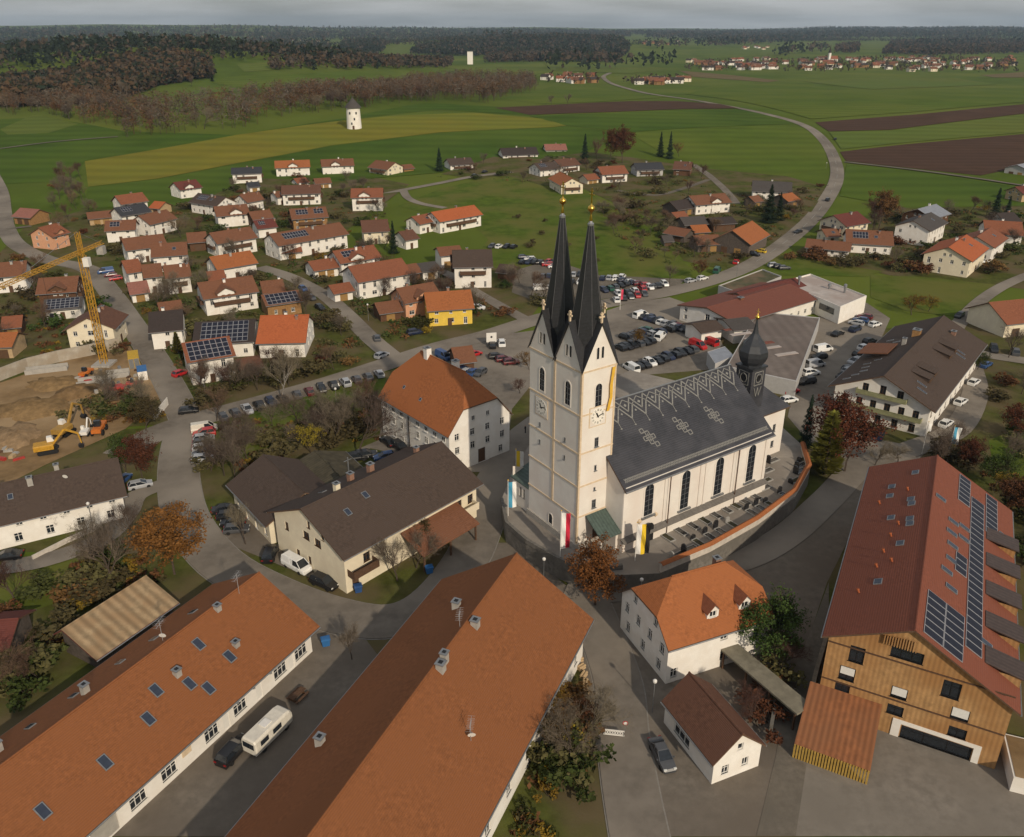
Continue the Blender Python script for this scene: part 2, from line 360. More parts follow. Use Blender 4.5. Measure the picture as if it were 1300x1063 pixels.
# roads
road('main_road', [(150, 580), (195, 553), (245, 535), (330, 512), (420, 486), (500, 460), (560, 441), (620, 426), (690, 404), (770, 386), (850, 371), (915, 353), (960, 333), (1000, 306), (1030, 279), (1050, 253), (1062, 228), (1060, 205), (1046, 180), (1020, 160), (970, 145), (900, 131), (840, 122), (800, 114), (775, 106), (766, 98), (775, 93)], 7.2)
road('village_road', [(238, 538), (222, 502), (200, 462), (172, 418), (140, 372), (112, 342), (60, 330), (22, 312), (8, 290), (5, 270), (2, 245), (-10, 220)], 6.2, kerb=True)
road('village_road', [(236, 536), (228, 575), (228, 620), (240, 665), (280, 715), (345, 752), (420, 780), (490, 790), (545, 768), (590, 715), (612, 665), (625, 620), (642, 590), (660, 560), (690, 535)], 7.0, off=.06, kerb=True)
road('village_lane', [(745, 760), (765, 810), (785, 870), (790, 930), (800, 1000), (815, 1080)], 6.0, off=.06, kerb=True)
road('village_lane', [(720, 745), (770, 752), (840, 735), (940, 712), (1000, 680), (1050, 635), (1095, 592), (1160, 570), (1215, 545), (1238, 500), (1232, 465)], 5.2, off=.064)
road('village_lane', [(1215, 440), (1245, 450), (1320, 462), (1420, 480)], 5, off=.05)
road('village_lane', [(1203, 440), (1220, 408), (1255, 375), (1300, 352), (1380, 330)], 4, off=.055)
road('village_lane', [(500, 455), (470, 430), (440, 400), (415, 378), (388, 362), (362, 350), (330, 340)], 5.2, off=.056)
road('village_lane', [(670, 408), (640, 392), (605, 372), (575, 352), (560, 345)], 4, off=.056)
road('village_lane', [(430, 262), (480, 250), (510, 243), (560, 233), (600, 225), (650, 219)], 4.6, off=.05)
road('village_lane', [(512, 243), (518, 252), (535, 260), (565, 265)], 4, off=.055)
road('village_lane', [(783, 243), (830, 249), (860, 243), (900, 229)], 3, GRAV, off=.05)
road('village_lane', [(880, 210), (900, 224), (920, 242), (935, 260)], 4, off=.055)
road('field_track', [(1072, 207), (1160, 217), (1245, 229), (1300, 237), (1400, 250)], 3.2, GRAV, off=.25)
road('field_track', [(0, 190), (60, 182), (110, 178), (150, 175)], 3, GRAV, off=.25)
road('village_lane', [(0, 722), (60, 712), (130, 686), (160, 655), (175, 630), (225, 610)], 4, off=.05)
road('village_lane', [(40, 288), (8, 292)], 3, GRAV, off=.05)
LINEW = mat('road_paint', (.38, .37, .35), .8, .3)
for i in range(60, 100, 2):
    l = ROADS[0][0]
    if i + 1 < len(l): ribbon('road_line', [l[i], l[i + 1]], .16, LINEW, .12)

# ------------------------------------------------------------------ buildings
FOOT = []
WIN = {}
def winmesh(w, h, frame, div=2, cross=True):
    k = ('w', round(w, 2), round(h, 2), frame.name, div)
    if k in WIN: return WIN[k]
    b = MB(); t = .09 if h < 2 else .12
    b.box((-w / 2, -.03, -h / 2), (-w / 2 + t, .05, h / 2)); b.box((w / 2 - t, -.03, -h / 2), (w / 2, .05, h / 2))
    b.box((-w / 2 + t, -.03, -h / 2), (w / 2 - t, .05, -h / 2 + t)); b.box((-w / 2 + t, -.03, h / 2 - t), (w / 2 - t, .05, h / 2))
    for i in range(1, div):
        x = -w / 2 + w * i / div; b.box((x - .04, -.025, -h / 2 + t), (x + .04, .045, h / 2 - t))
    if cross and h > 1.1: b.box((-w / 2 + t, -.02, h * .16 - .03), (w / 2 - t, .04, h * .16 + .03))
    b.box((-w / 2 - .08, -.2, -h / 2 - .07), (w / 2 + .08, -.03, -h / 2))
    p = MB(); p.poly([(-w / 2 + .02, .02, -h / 2 + .02), (w / 2 - .02, .02, -h / 2 + .02), (w / 2 - .02, .02, h / 2 - .02), (-w / 2 + .02, .02, h / 2 - .02)])
    one = MB(); one.v = b.v + p.v; one.f = b.f + [tuple(i + len(b.v) for i in f) for f in p.f]; one.m = [0] * len(b.f) + [1]
    WIN[k] = (b.mesh('window', frame), p.mesh('pane', GLASS), one.mesh('window', [frame, GLASS])); return WIN[k]
def place_win(parent, O, T, s, z, w, h, near, frame, depth=.14, div=2, name='window'):
    b, p, one = winmesh(w, h, frame, div)
    ang = math.atan2(T[1], T[0]); n = Vector((T[1], -T[0], 0))
    loc = Vector((O[0], O[1], 0)) + Vector((T[0], T[1], 0)) * s - n * depth; loc.z = z
    if near:
        o = link(name, b, parent, loc, ang); link('pane', p, o)
    else: o = link(name, one, parent, loc, ang)
    return o
def facade(mb, O, T, Ln, top, ops, z0=0, depth=.16, mi=0, mr=None):
    """wall strip along T from O with a top line [(s,z)..] and openings (s,z,w,h) cut out with reveals"""
    mr = mi if mr is None else mr
    n = (T[1], -T[0])
    def P(s, z, d=0): return (O[0] + T[0] * s - n[0] * d, O[1] + T[1] * s - n[1] * d, z)
    def tz(s):
        for (a, za), (b, zb) in zip(top, top[1:]):
            if a - 1e-6 <= s <= b + 1e-6: return za + (zb - za) * (s - a) / max(b - a, 1e-9)
        return top[-1][1]
    ops = [o for o in ops if o[0] - o[2] / 2 > .05 and o[0] + o[2] / 2 < Ln - .05 and o[1] + o[3] / 2 < min(tz(o[0] - o[2] / 2), tz(o[0] + o[2] / 2)) - .05]
    cuts = sorted({0.0, Ln, *[s for s, _ in top], *[o[0] - o[2] / 2 for o in ops], *[o[0] + o[2] / 2 for o in ops]})
    for a, b in zip(cuts, cuts[1:]):
        if b - a < 1e-4: continue
        m = (a + b) / 2; zb = z0
        for o in sorted([o for o in ops if o[0] - o[2] / 2 < m < o[0] + o[2] / 2], key=lambda o: o[1]):
            if o[1] - o[3] / 2 > zb + 1e-4: mb.poly([P(a, zb), P(b, zb), P(b, o[1] - o[3] / 2), P(a, o[1] - o[3] / 2)], mi)
            zb = o[1] + o[3] / 2
        mb.poly([P(a, zb), P(b, zb), P(b, tz(b)), P(a, tz(a))], mi)
    for s, z, w, h in [o[:4] for o in ops]:
        l, r, d, u = s - w / 2, s + w / 2, z - h / 2, z + h / 2
        for q in ([P(l, d), P(l, u), P(l, u, depth), P(l, d, depth)], [P(r, u), P(r, d), P(r, d, depth), P(r, u, depth)],
                  [P(r, d), P(l, d), P(l, d, depth), P(r, d, depth)], [P(l, u), P(r, u), P(r, u, depth), P(l, u, depth)]): mb.poly(q, mr)
    return ops
def autowin(Ln, he, rnd, sp=3.0, top=None, w=1.05, h=1.25):
    st = max(1, round(he / 2.75)); sh = he / st; out = []
    n = max(1, int((Ln - 1.2) / sp))
    for k in range(st):
        for i in range(n):
            if rnd.random() < .12: continue
            s = Ln * (i + .5) / n + rnd.uniform(-.15, .15); ww = w * rnd.choice([1, 1, 1, 1.5, .8]); hh = h if rnd.random() > .15 else 2.0
            z = k * sh + (1.55 if hh < 1.5 else 1.2)
            out.append((s, z, ww, hh))
    if top: out.append((Ln / 2 - .9, he + top * .22, .85, 1.0)); out.append((Ln / 2 + .9, he + top * .22, .85, 1.0))
    return out
def house(name, label, cat, c, ang, Ln, W, he, hr, wall, roof, wins=None, ov=.8, og=.7, hip=0, hipd=None, group=None, chim=(), near=False, t=.24, base=0,
          frame=None, seed=0, auto=True, plinth=True, hipends=(1, 1), gut=True, tm=None):
    """ridge along local x; W and he may be (S,N) pairs"""
    WS, WN = W if isinstance(W, tuple) else (W / 2, W / 2)
    hS, hN = he if isinstance(he, tuple) else (he, he)
    rnd = random.Random(seed or label)
    root = thing(name, label, cat, (c[0], c[1], base), ang, group)
    FOOT.append((c[0], c[1], ang, Ln / 2 + 1, WS + 1, WN + 1))
    frame = frame or FRAME
    hx = Ln / 2; wm = WALL[wall] if isinstance(wall, str) else wall; rm = TILE[roof] if isinstance(roof, str) else roof
    sS, sN = (hr - hS) / WS, (hr - hN) / WN
    zh = hr - hip * (hr - max(hS, hN))
    yS, yN = (hr - zh) / sS, (hr - zh) / sN
    d = hipd if hipd is not None else (hr - zh) / max(sS, .3) * .9
    sides = {'S': ((-hx, -WS), (1, 0), Ln, [(0, hS), (Ln, hS)]), 'N': ((hx, WN), (-1, 0), Ln, [(0, hN), (Ln, hN)])}
    for e, k in (('E', 0), ('W', 1)):
        h2 = hip and hipends[k]
        if e == 'E': tp = [(0, hS), (WS - yS, zh), (WS + yN, zh), (WS + WN, hN)] if h2 else [(0, hS), (WS, hr), (WS + WN, hN)]
        else: tp = [(0, hN), (WN - yN, zh), (WN + yS, zh), (WS + WN, hS)] if h2 else [(0, hN), (WN, hr), (WS + WN, hS)]
        tp = [p for i, p in enumerate(tp) if i == 0 or p[0] > tp[i - 1][0] + 1e-6]
        sides[e] = ((hx, -WS) if e == 'E' else (-hx, WN), (0, 1) if e == 'E' else (0, -1), WS + WN, tp)
    mb = MB(); ca, sa = math.cos(ang), math.sin(ang); todo = []
    for k, (O, T, l, tp) in sides.items():
        n = (T[1], -T[0]); wn = (ca * n[0] - sa * n[1], sa * n[0] + ca * n[1])
        facing = wn[0] * -c[0] + wn[1] * -c[1] > -.35 * math.hypot(c[0], c[1])
        if wins is not None: ops = wins.get(k, [])
        elif auto and facing: ops = autowin(l, min(tp[0][1], tp[-1][1]), rnd, top=(hr - max(hS, hN)) if k in 'EW' and hr - max(hS, hN) > 2 else None)
        else: ops = []
        ops = facade(mb, O, T, l, tp, ops)
        for q in ops: todo.append((O, T, q))
    wo_ = mb.build('wall', wm, root)
    for O, T, q in todo:
        if len(q) > 4 and q[4] == 'door':
            b = MB(); b.box((-q[2] / 2, 0, -q[3] / 2), (q[2] / 2, .06, q[3] / 2)); n = Vector((T[1], -T[0], 0))
            loc = Vector((O[0], O[1], 0)) + Vector((T[0], T[1], 0)) * q[0] - n * .12; loc.z = q[1]
            b.build('door', q[5] if len(q) > 5 else TIMBER, root, loc=loc, rz=math.atan2(T[1], T[0]))
        else: place_win(root, O, T, q[0], q[1], q[2], q[3], near, frame, div=3 if q[2] > 1.9 else (2 if q[2] > .75 else 1))
    # roof slab
    X = hx + og; a, b_ = WS + ov, WN + ov
    f = lambda y: hr + t - (-y * sS if y < 0 else y * sN)
    x0, x1 = -X, X
    d0 = d + og if hip and hipends[1] else 0; d1 = d + og if hip and hipends[0] else 0
    S = [(x0, -a, f(-a)), (x1, -a, f(-a))]; Nn = [(x1, b_, f(b_)), (x0, b_, f(b_))]
    polys = []
    if d1: S += [(x1, -yS, f(-yS)), (x1 - d1, 0, hr + t)]
    else: S += [(x1, 0, hr + t)]
    if d0: S += [(x0 + d0, 0, hr + t), (x0, -yS, f(-yS))]
    else: S += [(x0, 0, hr + t)]
    if d0: Nn += [(x0, yN, f(yN)), (x0 + d0, 0, hr + t)]
    else: Nn += [(x0, 0, hr + t)]
    if d1: Nn += [(x1 - d1, 0, hr + t), (x1, yN, f(yN))]
    else: Nn += [(x1, 0, hr + t)]
    polys = [S, Nn]
    if d1: polys.append([(x1, -yS, f(-yS)), (x1, yN, f(yN)), (x1 - d1, 0, hr + t)])
    if d0: polys.append([(x0, yN, f(yN)), (x0, -yS, f(-yS)), (x0 + d0, 0, hr + t)])
    mb = MB(); mb.slab(polys, t - .012, 0, 1); ro = mb.build('roof', [rm, tm or TRIM], root)
    mb = MB(); mb.tube((x0 + d0 * .98, 0, hr + t - .03), (x1 - d1 * .98, 0, hr + t - .03), .14, n=6); mb.build('ridge_cap', rm, ro)
    if gut:
        for y in (-a - .06, b_ + .06):
            mb = MB(); mb.tube((x0, y, f(y) - .12), (x1, y, f(y) - .12), .09, n=6); mb.build('gutter', SHEET, ro)
    for ch in chim:
        x, y, h = ch[:3]; w = ch[3] if len(ch) > 3 else .32
        mb = MB(); z = f(y); mb.box((x - w, y - w, z - .8), (x + w, y + w, z + h)); o = mb.build('chimney', ch[4] if len(ch) > 4 else BRICK, root)
        mb = MB(); mb.box((x - w - .1, y - w - .1, z + h), (x + w + .1, y + w + .1, z + h + .12)); mb.box((x - w * .55, y - w * .55, z + h + .12), (x + w * .55, y + w * .55, z + h + .16), 1); mb.build('chimney_cap', [SHEET, BLACK], o)
    root['_'] = 0; del root['_']
    HS[root.name] = dict(hx=hx, WS=WS, WN=WN, a=a, b=b_, f=f, X=X, sS=sS, sN=sN, hr=hr + t, hS=hS, hN=hN)
    return root
HS = {}
ROOFM = {}
def on_roof(root, side, x, frac, me, name, child=None, lift=.04, cname='pane'):
    """put a flat piece on a roof slope: x along ridge, frac 0 eave .. 1 ridge"""
    q = HS[root.name]; s = -1 if side == 'S' else 1; w = q['a'] if side == 'S' else q['b']
    y = s * w * (1 - frac); sl = math.atan(q['sS'] if side == 'S' else q['sN'])
    o = link(name, me, root, (x, y, q['f'](y) + lift))
    o.rotation_euler = (sl, 0, 0) if side == 'S' else (sl, 0, math.pi)
    if child is not None: link(cname, child, o)
    return o
def skylight(root, side, x, frac, w=.9, h=1.3):
    k = ('sky', w, h)
    if k not in ROOFM:
        b = MB(); b.box((-w / 2, -h / 2, -.1), (w / 2, h / 2, .08)); p = MB(); p.box((-w / 2 + .1, -h / 2 + .12, .07), (w / 2 - .1, h / 2 - .1, .1))
        ROOFM[k] = (b.mesh('skylight', SHEET), p.mesh('pane', mat('skylight_glass', (.035, .045, .07), .15, .2, spec=.35)))
    return on_roof(root, side, x, frac, ROOFM[k][0], 'skylight', ROOFM[k][1])
def solar(root, side, x0, x1, f0, f1, nx, ny):
    q = HS[root.name]; w = q['a'] if side == 'S' else q['b']; sl = math.atan(q['sS'] if side == 'S' else q['sN'])
    pw = (x1 - x0) / nx; ph = (f1 - f0) * w / math.cos(sl) / ny
    k = ('pan', round(pw, 2), round(ph, 2))
    if k not in ROOFM:
        b = MB(); e = .03; b.box((-pw / 2 + e, -ph / 2 + e, -.02), (pw / 2 - e, ph / 2 - e, .06), 1)
        b.poly([(-pw / 2 + .08, -ph / 2 + .08, .064), (pw / 2 - .08, -ph / 2 + .08, .064), (pw / 2 - .08, ph / 2 - .08, .064), (-pw / 2 + .08, ph / 2 - .08, .064)], 0)
        ROOFM[k] = b.mesh('solar_panel', [PAN, ALU])
    for i in range(nx):
        for j in range(ny): on_roof(root, side, x0 + pw * (i + .5), f0 + (f1 - f0) * (j + .5) / ny, ROOFM[k], 'solar_panel', lift=.06)
def balcony(root, side, s0, s1, z, dep=1.2, m=None, rail=None, h=1.0):
    q = HS[root.name]; hx = q['hx']
    O, T = {'S': ((-hx, -q['WS']), (1, 0)), 'N': ((hx, q['WN']), (-1, 0)), 'E': ((hx, -q['WS']), (0, 1)), 'W': ((-hx, q['WN']), (0, -1))}[side]
    mb = MB(); mb.box((s0, -dep, z - .18), (s1, -.01, z))
    o = mb.build('balcony', m or TIMBER, root, loc=(O[0], O[1], 0), rz=math.atan2(T[1], T[0]))
    mb = MB(); mb.box((s0, -dep, z), (s1, -dep + .07, z + h)); mb.box((s0, -dep + .07, z), (s0 + .07, -.01, z + h)); mb.box((s1 - .07, -dep + .07, z), (s1, -.01, z + h))
    mb.box((s0 - .03, -dep - .05, z + h), (s1 + .03, -dep + .11, z + h + .07))
    mb.build('railing', rail or m or TIMBER, o); return o
def crossgable(root, side, x, w, wall, roof, up=.2):
    """a cross gable (dormer gable) standing on the long wall"""
    q = HS[root.name]; s = -1 if side == 'S' else 1; W = q['WS'] if s < 0 else q['WN']; he = q['hS'] if s < 0 else q['hN']; sl = q['sS'] if s < 0 else q['sN']
    rise = w / 2 * .55; ze = he + .9; zr = ze + rise
    mb = MB(); fy = s * (W + .35)
    facade(mb, (x - w / 2, fy) if s < 0 else (x + w / 2, fy), (1, 0) if s < 0 else (-1, 0), w, [(0, ze), (w / 2, zr), (w, ze)], [(w / 2 - .8, he - .4, .9, 1.3), (w / 2 + .8, he - .4, .9, 1.3)], 0)
    for e in (-1, 1): mb.poly([(x + e * w / 2, fy, 0), (x + e * w / 2, fy, ze), (x + e * w / 2, s * (W - .9 / sl - .3), ze), (x + e * w / 2, s * (W - .3), 0)])
    o = mb.build('cross_gable', WALL[wall] if isinstance(wall, str) else wall, root)
    for e in (-.8, .8): place_win(o, (x - w / 2, fy) if s < 0 else (x + w / 2, fy), (1, 0) if s < 0 else (-1, 0), w / 2 + e, he - .4, .9, 1.3, False, FRAME)
    t = .2; yb = s * (W - (zr + t - he) / sl - .5); yf = s * (W + 1.0); hw = w / 2 + .5; zl = ze - .5 * .55
    mb = MB(); A = [(x - hw, yf, zl + t), (x, yf, zr + t), (x, yb, zr + t), (x - hw, yb, zl + t)]; B = [(x, yf, zr + t), (x + hw, yf, zl + t), (x + hw, yb, zl + t), (x, yb, zr + t)]
    if s < 0: A, B = A[::-1], B[::-1]
    mb.slab([A, B], t - .02, 0, 1); mb.build('cross_roof', [TILE[roof] if isinstance(roof, str) else roof, TRIM], root); return o
def rh(name, label, cat, crop, x1, y1, x2, y2, W, he, hr, wall, roof, og=.7, **k):
    """house from the two ends of its ridge as surveyed in the photograph"""
    A = g(*c2p(crop, x1, y1), hr + .2); B = g(*c2p(crop, x2, y2), hr + .2); d = B - A
    return house(name, label, cat, ((A.x + B.x) / 2, (A.y + B.y) / 2), math.atan2(d.y, d.x), max(d.length - 2 * og, 3), W, he, hr, wall, roof, og=og, **k)
# ------------------------------------------------------------------ the church
STONE = mat('retaining_stone', (.20, .185, .165), .95, .45, 1.6, bump=.9, bscale=2.2, big=(.25, (.13, .12, .105)))
YZ = 3.0
yard_px = [(636, 636), (642, 668), (668, 690), (705, 712), (742, 728), (790, 730), (838, 728), (900, 702), (961, 668), (1009, 632), (1028, 598), (1019, 566), (985, 535), (930, 500), (800, 470), (700, 520), (650, 600)]
YP = [g(x, y, YZ) for x, y in yard_px]
mb = MB(); n = len(YP)
mb.poly([(p.x, p.y, YZ) for p in YP][::-1], 0)
if (YP[1] - YP[0]).cross(YP[2] - YP[1]).z > 0: mb.f[-1] = mb.f[-1][::-1]
for i in range(n):
    a, b = YP[i], YP[(i + 1) % n]; mb.poly([(a.x, a.y, -.3), (b.x, b.y, -.3), (b.x, b.y, YZ), (a.x, a.y, YZ)], 1)
bm = bmesh.new(); me = mb.mesh('churchyard', [mat('yard_gravel', (.30, .27, .235), .95, .22, .7, big=(.12, (.20, .175, .15)), bump=.4, bscale=9), STONE]); bm.from_mesh(me)
bmesh.ops.remove_doubles(bm, verts=bm.verts, dist=.001); bmesh.ops.recalc_face_normals(bm, faces=bm.faces); bm.to_mesh(me); bm.free()
struct(link('churchyard', me))
CHA = R(34.5); ch = thing('church', 'white twin-spired pilgrimage church with dark patterned nave roof and onion turret', 'church', (9.6, 104.4, YZ), CHA)
FOOT.append((26, 121, CHA, 30, 14, 14))
CW = WALL['church']; SLATE = mat('church_slate', (.042, .043, .052), .6, .3, 1.4, bump=.4, wave=('Z', 1.4, .22, .6), big=(.3, (.055, .055, .064)), spec=.4)
SPIRE = mat('spire_slate', (.022, .022, .025), .42, .45, 3, bump=.2, wave=('Z', 1.6, .2, .8), spec=.5)
BAND = mat('stone_band', (.66, .52, .36), .9, .2, 2); PALE = mat('pale_slate', (.24, .235, .22), .7, .3, 4)
TW = 6.1; EV = 29.0; PK = 35.2
def arch_panel(w, h, n=8):
    """arched opening outline, origin at bottom centre"""
    r = w / 2; pts = [(-r, 0), (r, 0)]
    pts += [(r * math.cos(math.pi * k / n), h - r + r * math.sin(math.pi * k / n)) for k in range(n + 1)]
    return pts
def arched_window(parent, O, T, s, z, w, h, bars=True, surround=.18, m=None):
    n = Vector((T[1], -T[0], 0)); ang = math.atan2(T[1], T[0]); loc = Vector((O[0], O[1], 0)) + Vector((T[0], T[1], 0)) * s; loc.z = z
    A = arch_panel(w, h); B = arch_panel(w + 2 * surround, h + surround)
    mb = MB(); k = len(A)
    B = [(x, y - (surround if i < 2 else 0) + 0) for i, (x, y) in enumerate(B)]
    for i in range(k):
        j = (i + 1) % k
        mb.poly([(B[i][0], -.06, B[i][1]), (B[j][0], -.06, B[j][1]), (A[j][0], -.06, A[j][1]), (A[i][0], -.06, A[i][1])])
        mb.poly([(B[j][0], -.06, B[j][1]), (B[i][0], -.06, B[i][1]), (B[i][0], 0.02, B[i][1]), (B[j][0], 0.02, B[j][1])])
        mb.poly([(A[i][0], -.06, A[i][1]), (A[j][0], -.06, A[j][1]), (A[j][0], .2, A[j][1]), (A[i][0], .2, A[i][1])])
    o = mb.build('window', m or CW, parent, loc=loc, rz=ang)
    mb = MB(); mb.poly([(x, -.018, y) for x, y in A]); mb.build('pane', GLASS, o)
    if bars:
        mb = MB(); mb.box((-.04, -.05, .05), (.04, -.025, h - .1))
        zz = .8
        while zz < h - w / 2: mb.box((-w / 2, -.045, zz), (w / 2, -.022, zz + .05)); zz += .9
        mb.build('glazing_bar', SHEET, o)
    return o
TR = []
for ti, v0 in ((0, 0.0), (1, TW)):
    body = MB(); C = [(0, v0), (TW, v0), (TW, v0 + TW), (0, v0 + TW)]; cx, cy = TW / 2, v0 + TW / 2
    for i in range(4):
        a, b = C[i], C[(i + 1) % 4]; T = ((b[0] - a[0]) / TW, (b[1] - a[1]) / TW)
        if (ti == 0 and i == 2) or (ti == 1 and i == 0):
            mid = ((a[0] + b[0]) / 2, (a[1] + b[1]) / 2)
            body.poly([(*a, EV), (*b, EV), (*mid, PK)]); continue
        facade(body, a, T, TW, [(0, EV), (TW / 2, PK), (TW, EV)], [], 0)
    tw = body.build('tower', CW, ch)
    # crossed gable roofs
    mb = MB(); e = .28; cpt = (cx, cy, PK + .25)
    Ce = [(-e, v0 - e, EV - .3), (TW + e, v0 - e, EV - .3), (TW + e, v0 + TW + e, EV - .3), (-e, v0 + TW + e, EV - .3)]
    for i in range(4):
        a, b = Ce[i], Ce[(i + 1) % 4]; m = ((a[0] + b[0]) / 2, (a[1] + b[1]) / 2, PK + .25)
        P1 = [a, m, cpt]; P2 = [m, b, cpt]
        for P in (P1, P2):
            nn = (Vector(P[1]) - Vector(P[0])).cross(Vector(P[2]) - Vector(P[0]))
            if nn.z < 0: P = P[::-1]
            mb.slab([P], .16)
    mb.build('gable_roof', SPIRE, tw)
    # spire
    mb = MB(); prof = [(3.15, EV + .4), (2.25, PK + .2), (1.72, 38.5), (1.05, 43), (.36, 48.2)]
    mb.lathe((cx, cy, 0), prof, 8, 0, math.pi / 8); mb.build('spire', SPIRE, ch)
    mb = MB()
    for k in range(8):
        th = math.pi / 8 + k * math.pi / 4
        for (r0, z0), (r1, z1) in zip(prof, prof[1:]): mb.tube((cx + r0 * math.cos(th), cy + r0 * math.sin(th), z0), (cx + r1 * math.cos(th), cy + r1 * math.sin(th), z1), .04, n=4)
    mb.build('spire_ridge', mat('spire_lead', (.11, .11, .115), .5, .3, 2), ch)
    mb = MB(); mb.lathe((cx, cy, 48.1), [(.42, 0), (.45, .25), (.25, .45), (.2, .6)], 10); mb.build('spire_cap', SHEET, ch)
    mb = MB(); mb.lathe((cx, cy, 48.6), [(.16, 0), (.22, .2), (.12, .9), (.1, 1.2), (.42, 1.5), (.5, 1.75), (.42, 2.0), (.1, 2.25), (.06, 2.5)], 12)
    mb.build('gilded_orb', GOLD, ch, smooth=True)
    mb = MB(); d = Vector((.566, .824, 0)); mb.box((cx - .07, cy - .07, 51), (cx + .07, cy + .07, 53)); mb.box((cx - .07, cy - .5, 52.1), (cx + .07, cy + .5, 52.24)); mb.box((cx - .06, cy - .3, 52.55), (cx + .06, cy + .3, 52.67)); mb.build('gilded_cross', GOLD, ch)
    # stone crosses on the gables
    for i in range(4):
        a, b = C[i], C[(i + 1) % 4]; mx_, my_ = (a[0] + b[0]) / 2, (a[1] + b[1]) / 2
        if (ti == 0 and i == 2) or (ti == 1 and i == 0): continue
        mb = MB(); z = PK + .2; ex = abs(b[0] - a[0]) > 1
        mb.box((mx_ - .12, my_ - .12, z), (mx_ + .12, my_ + .12, z + 1.5))
        for zz, w in ((z + .75, .45), (z + 1.15, .25)): mb.box((mx_ - (w if ex else .1), my_ - (.1 if ex else w), zz), (mx_ + (w if ex else .1), my_ + (.1 if ex else w), zz + .22))
        mb.build('gable_cross', BAND, ch)
    fl = [((0, v0 + TW), (0, -1), 'W')] + ([((0, v0), (1, 0), 'S')] if ti == 0 else [((TW, v0 + TW), (-1, 0), 'N')])
    for O, T, sd in fl:
        for s in (-.42, .42): arched_window(ch, O, T, TW / 2 + s, EV + 1.25, .42, 1.7, False, .08)
        arched_window(ch, O, T, TW / 2, 22.9, 1.15, 3.6, True, .2)
        # clock
        if (sd == 'S') or (sd == 'W' and ti == 1):
            n = Vector((T[1], -T[0], 0)); loc = Vector((O[0], O[1], 0)) + Vector((T[0], T[1], 0)) * (TW / 2); loc.z = 21.5 if sd == 'S' else 20.2
            mb = MB(); mb.box((-1.55, -.06, -1.55), (1.55, .02, 1.55), 0); mb.box((-1.4, -.08, -1.4), (1.4, -.05, 1.4), 1)
            ck = mb.build('clock', [BAND, CW], ch, loc=loc, rz=math.atan2(T[1], T[0]))
            mb = MB(); nn = 28; mb.poly([(1.28 * math.cos(2 * math.pi * k / nn), -.11, 1.28 * math.sin(2 * math.pi * k / nn)) for k in range(nn)]); mb.rings([[(1.28 * math.cos(2 * math.pi * k / nn), y, 1.28 * math.sin(2 * math.pi * k / nn)) for k in range(nn)] for y in (-.07, -.11)], cap=False)
            mb.build('clock_dial', mat('clock_dial', (.78, .74, .66), .6, .05), ck)
            for k in range(12):
                th = k * math.pi / 6; mb = MB(); zs = .86
                for off in ((-.07, .07) if k % 3 else (-.1, 0, .1)):
                    c0 = Vector((math.sin(th), 0, math.cos(th))); tt = Vector((math.cos(th), 0, -math.sin(th)))
                    p = c0 * .86 + tt * off; q = c0 * 1.16 + tt * off; w = tt * .024
                    mb.poly([(p - w) + Vector((0, -.115, 0)), (p + w) + Vector((0, -.115, 0)), (q + w) + Vector((0, -.115, 0)), (q - w) + Vector((0, -.115, 0))])
                mb.poly([c0 * .84 - tt * .13 + Vector((0, -.116, 0)), c0 * .84 + tt * .13 + Vector((0, -.116, 0)), c0 * .88 + tt * .13 + Vector((0, -.116, 0)), c0 * .88 - tt * .13 + Vector((0, -.116, 0))])
                mb.build('numeral', BLACK, ck)
            for ln, th, wd in ((.75, R(-28), .09), (1.12, R(75), .06)):
                mb = MB(); c0 = Vector((math.sin(th), 0, math.cos(th))); tt = Vector((math.cos(th), 0, -math.sin(th)))
                y = Vector((0, -.14 - (.02 if wd < .07 else 0), 0))
                mb.poly([c0 * -.25 - tt * wd + y, c0 * -.25 + tt * wd + y, c0 * ln * .8 + tt * wd * 1.4 + y, c0 * ln + y, c0 * ln * .8 - tt * wd * 1.4 + y]); mb.build('clock_hand', BLACK, ck)
    # small windows on the shaft
    if ti == 0:
        for z, h, w in ((16.6, 1.5, .7), (12.7, .9, .4), (9.4, .5, .35), (6.4, 1.4, .75)):
            place_win(ch, (0, 0), (1, 0), TW / 2, z + h / 2, w, h, True, SHEET, depth=-.04, div=2 if w > .6 else 1)
    for z in (17.2, 14.3): place_win(ch, (0, v0 + TW), (0, -1), TW * .45, z, .3, .7, True, SHEET, depth=-.04, div=1)
# string courses and corner strips, proud of the wall
for z in (EV - .35, 22.1, 16.1, 10.7, 5.6):
    mb = MB(); p = .1
    mb.box((-p, -p, z), (TW + p, -.004, z + .22)); mb.box((-p, -.004, z), (-.004, 2 * TW + p, z + .22)); mb.build('string_course', BAND, ch)
mb = MB(); mb.box((-.09, TW - .22, 5.8), (-.005, TW + .22, EV - .36)); mb.build('pilaster', BAND, ch)
for (x, y) in ((-.06, -.06), (TW - .25, -.06)):
    mb = MB(); mb.box((x, y, 1.2), (x + .3, -.003, EV - .36)); mb.build('corner_strip', BAND, ch)
mb = MB(); mb.box((-.07, -.07, 1.2), (-.003, .3, EV - .36)); mb.build('corner_strip', BAND, ch)
mb = MB(); mb.box((-.25, -.25, -.2), (TW + .1, -.002, 1.1)); mb.box((-.25, -.002, -.2), (-.002, 2 * TW + .3, 1.1)); mb.build('plinth', mat('plinth_grey', (.40, .37, .33), .9, .25, 2), ch)
arched_window(ch, (0, 2 * TW), (0, -1), TW * .95, 1.4, .9, 1.7, False, .15)
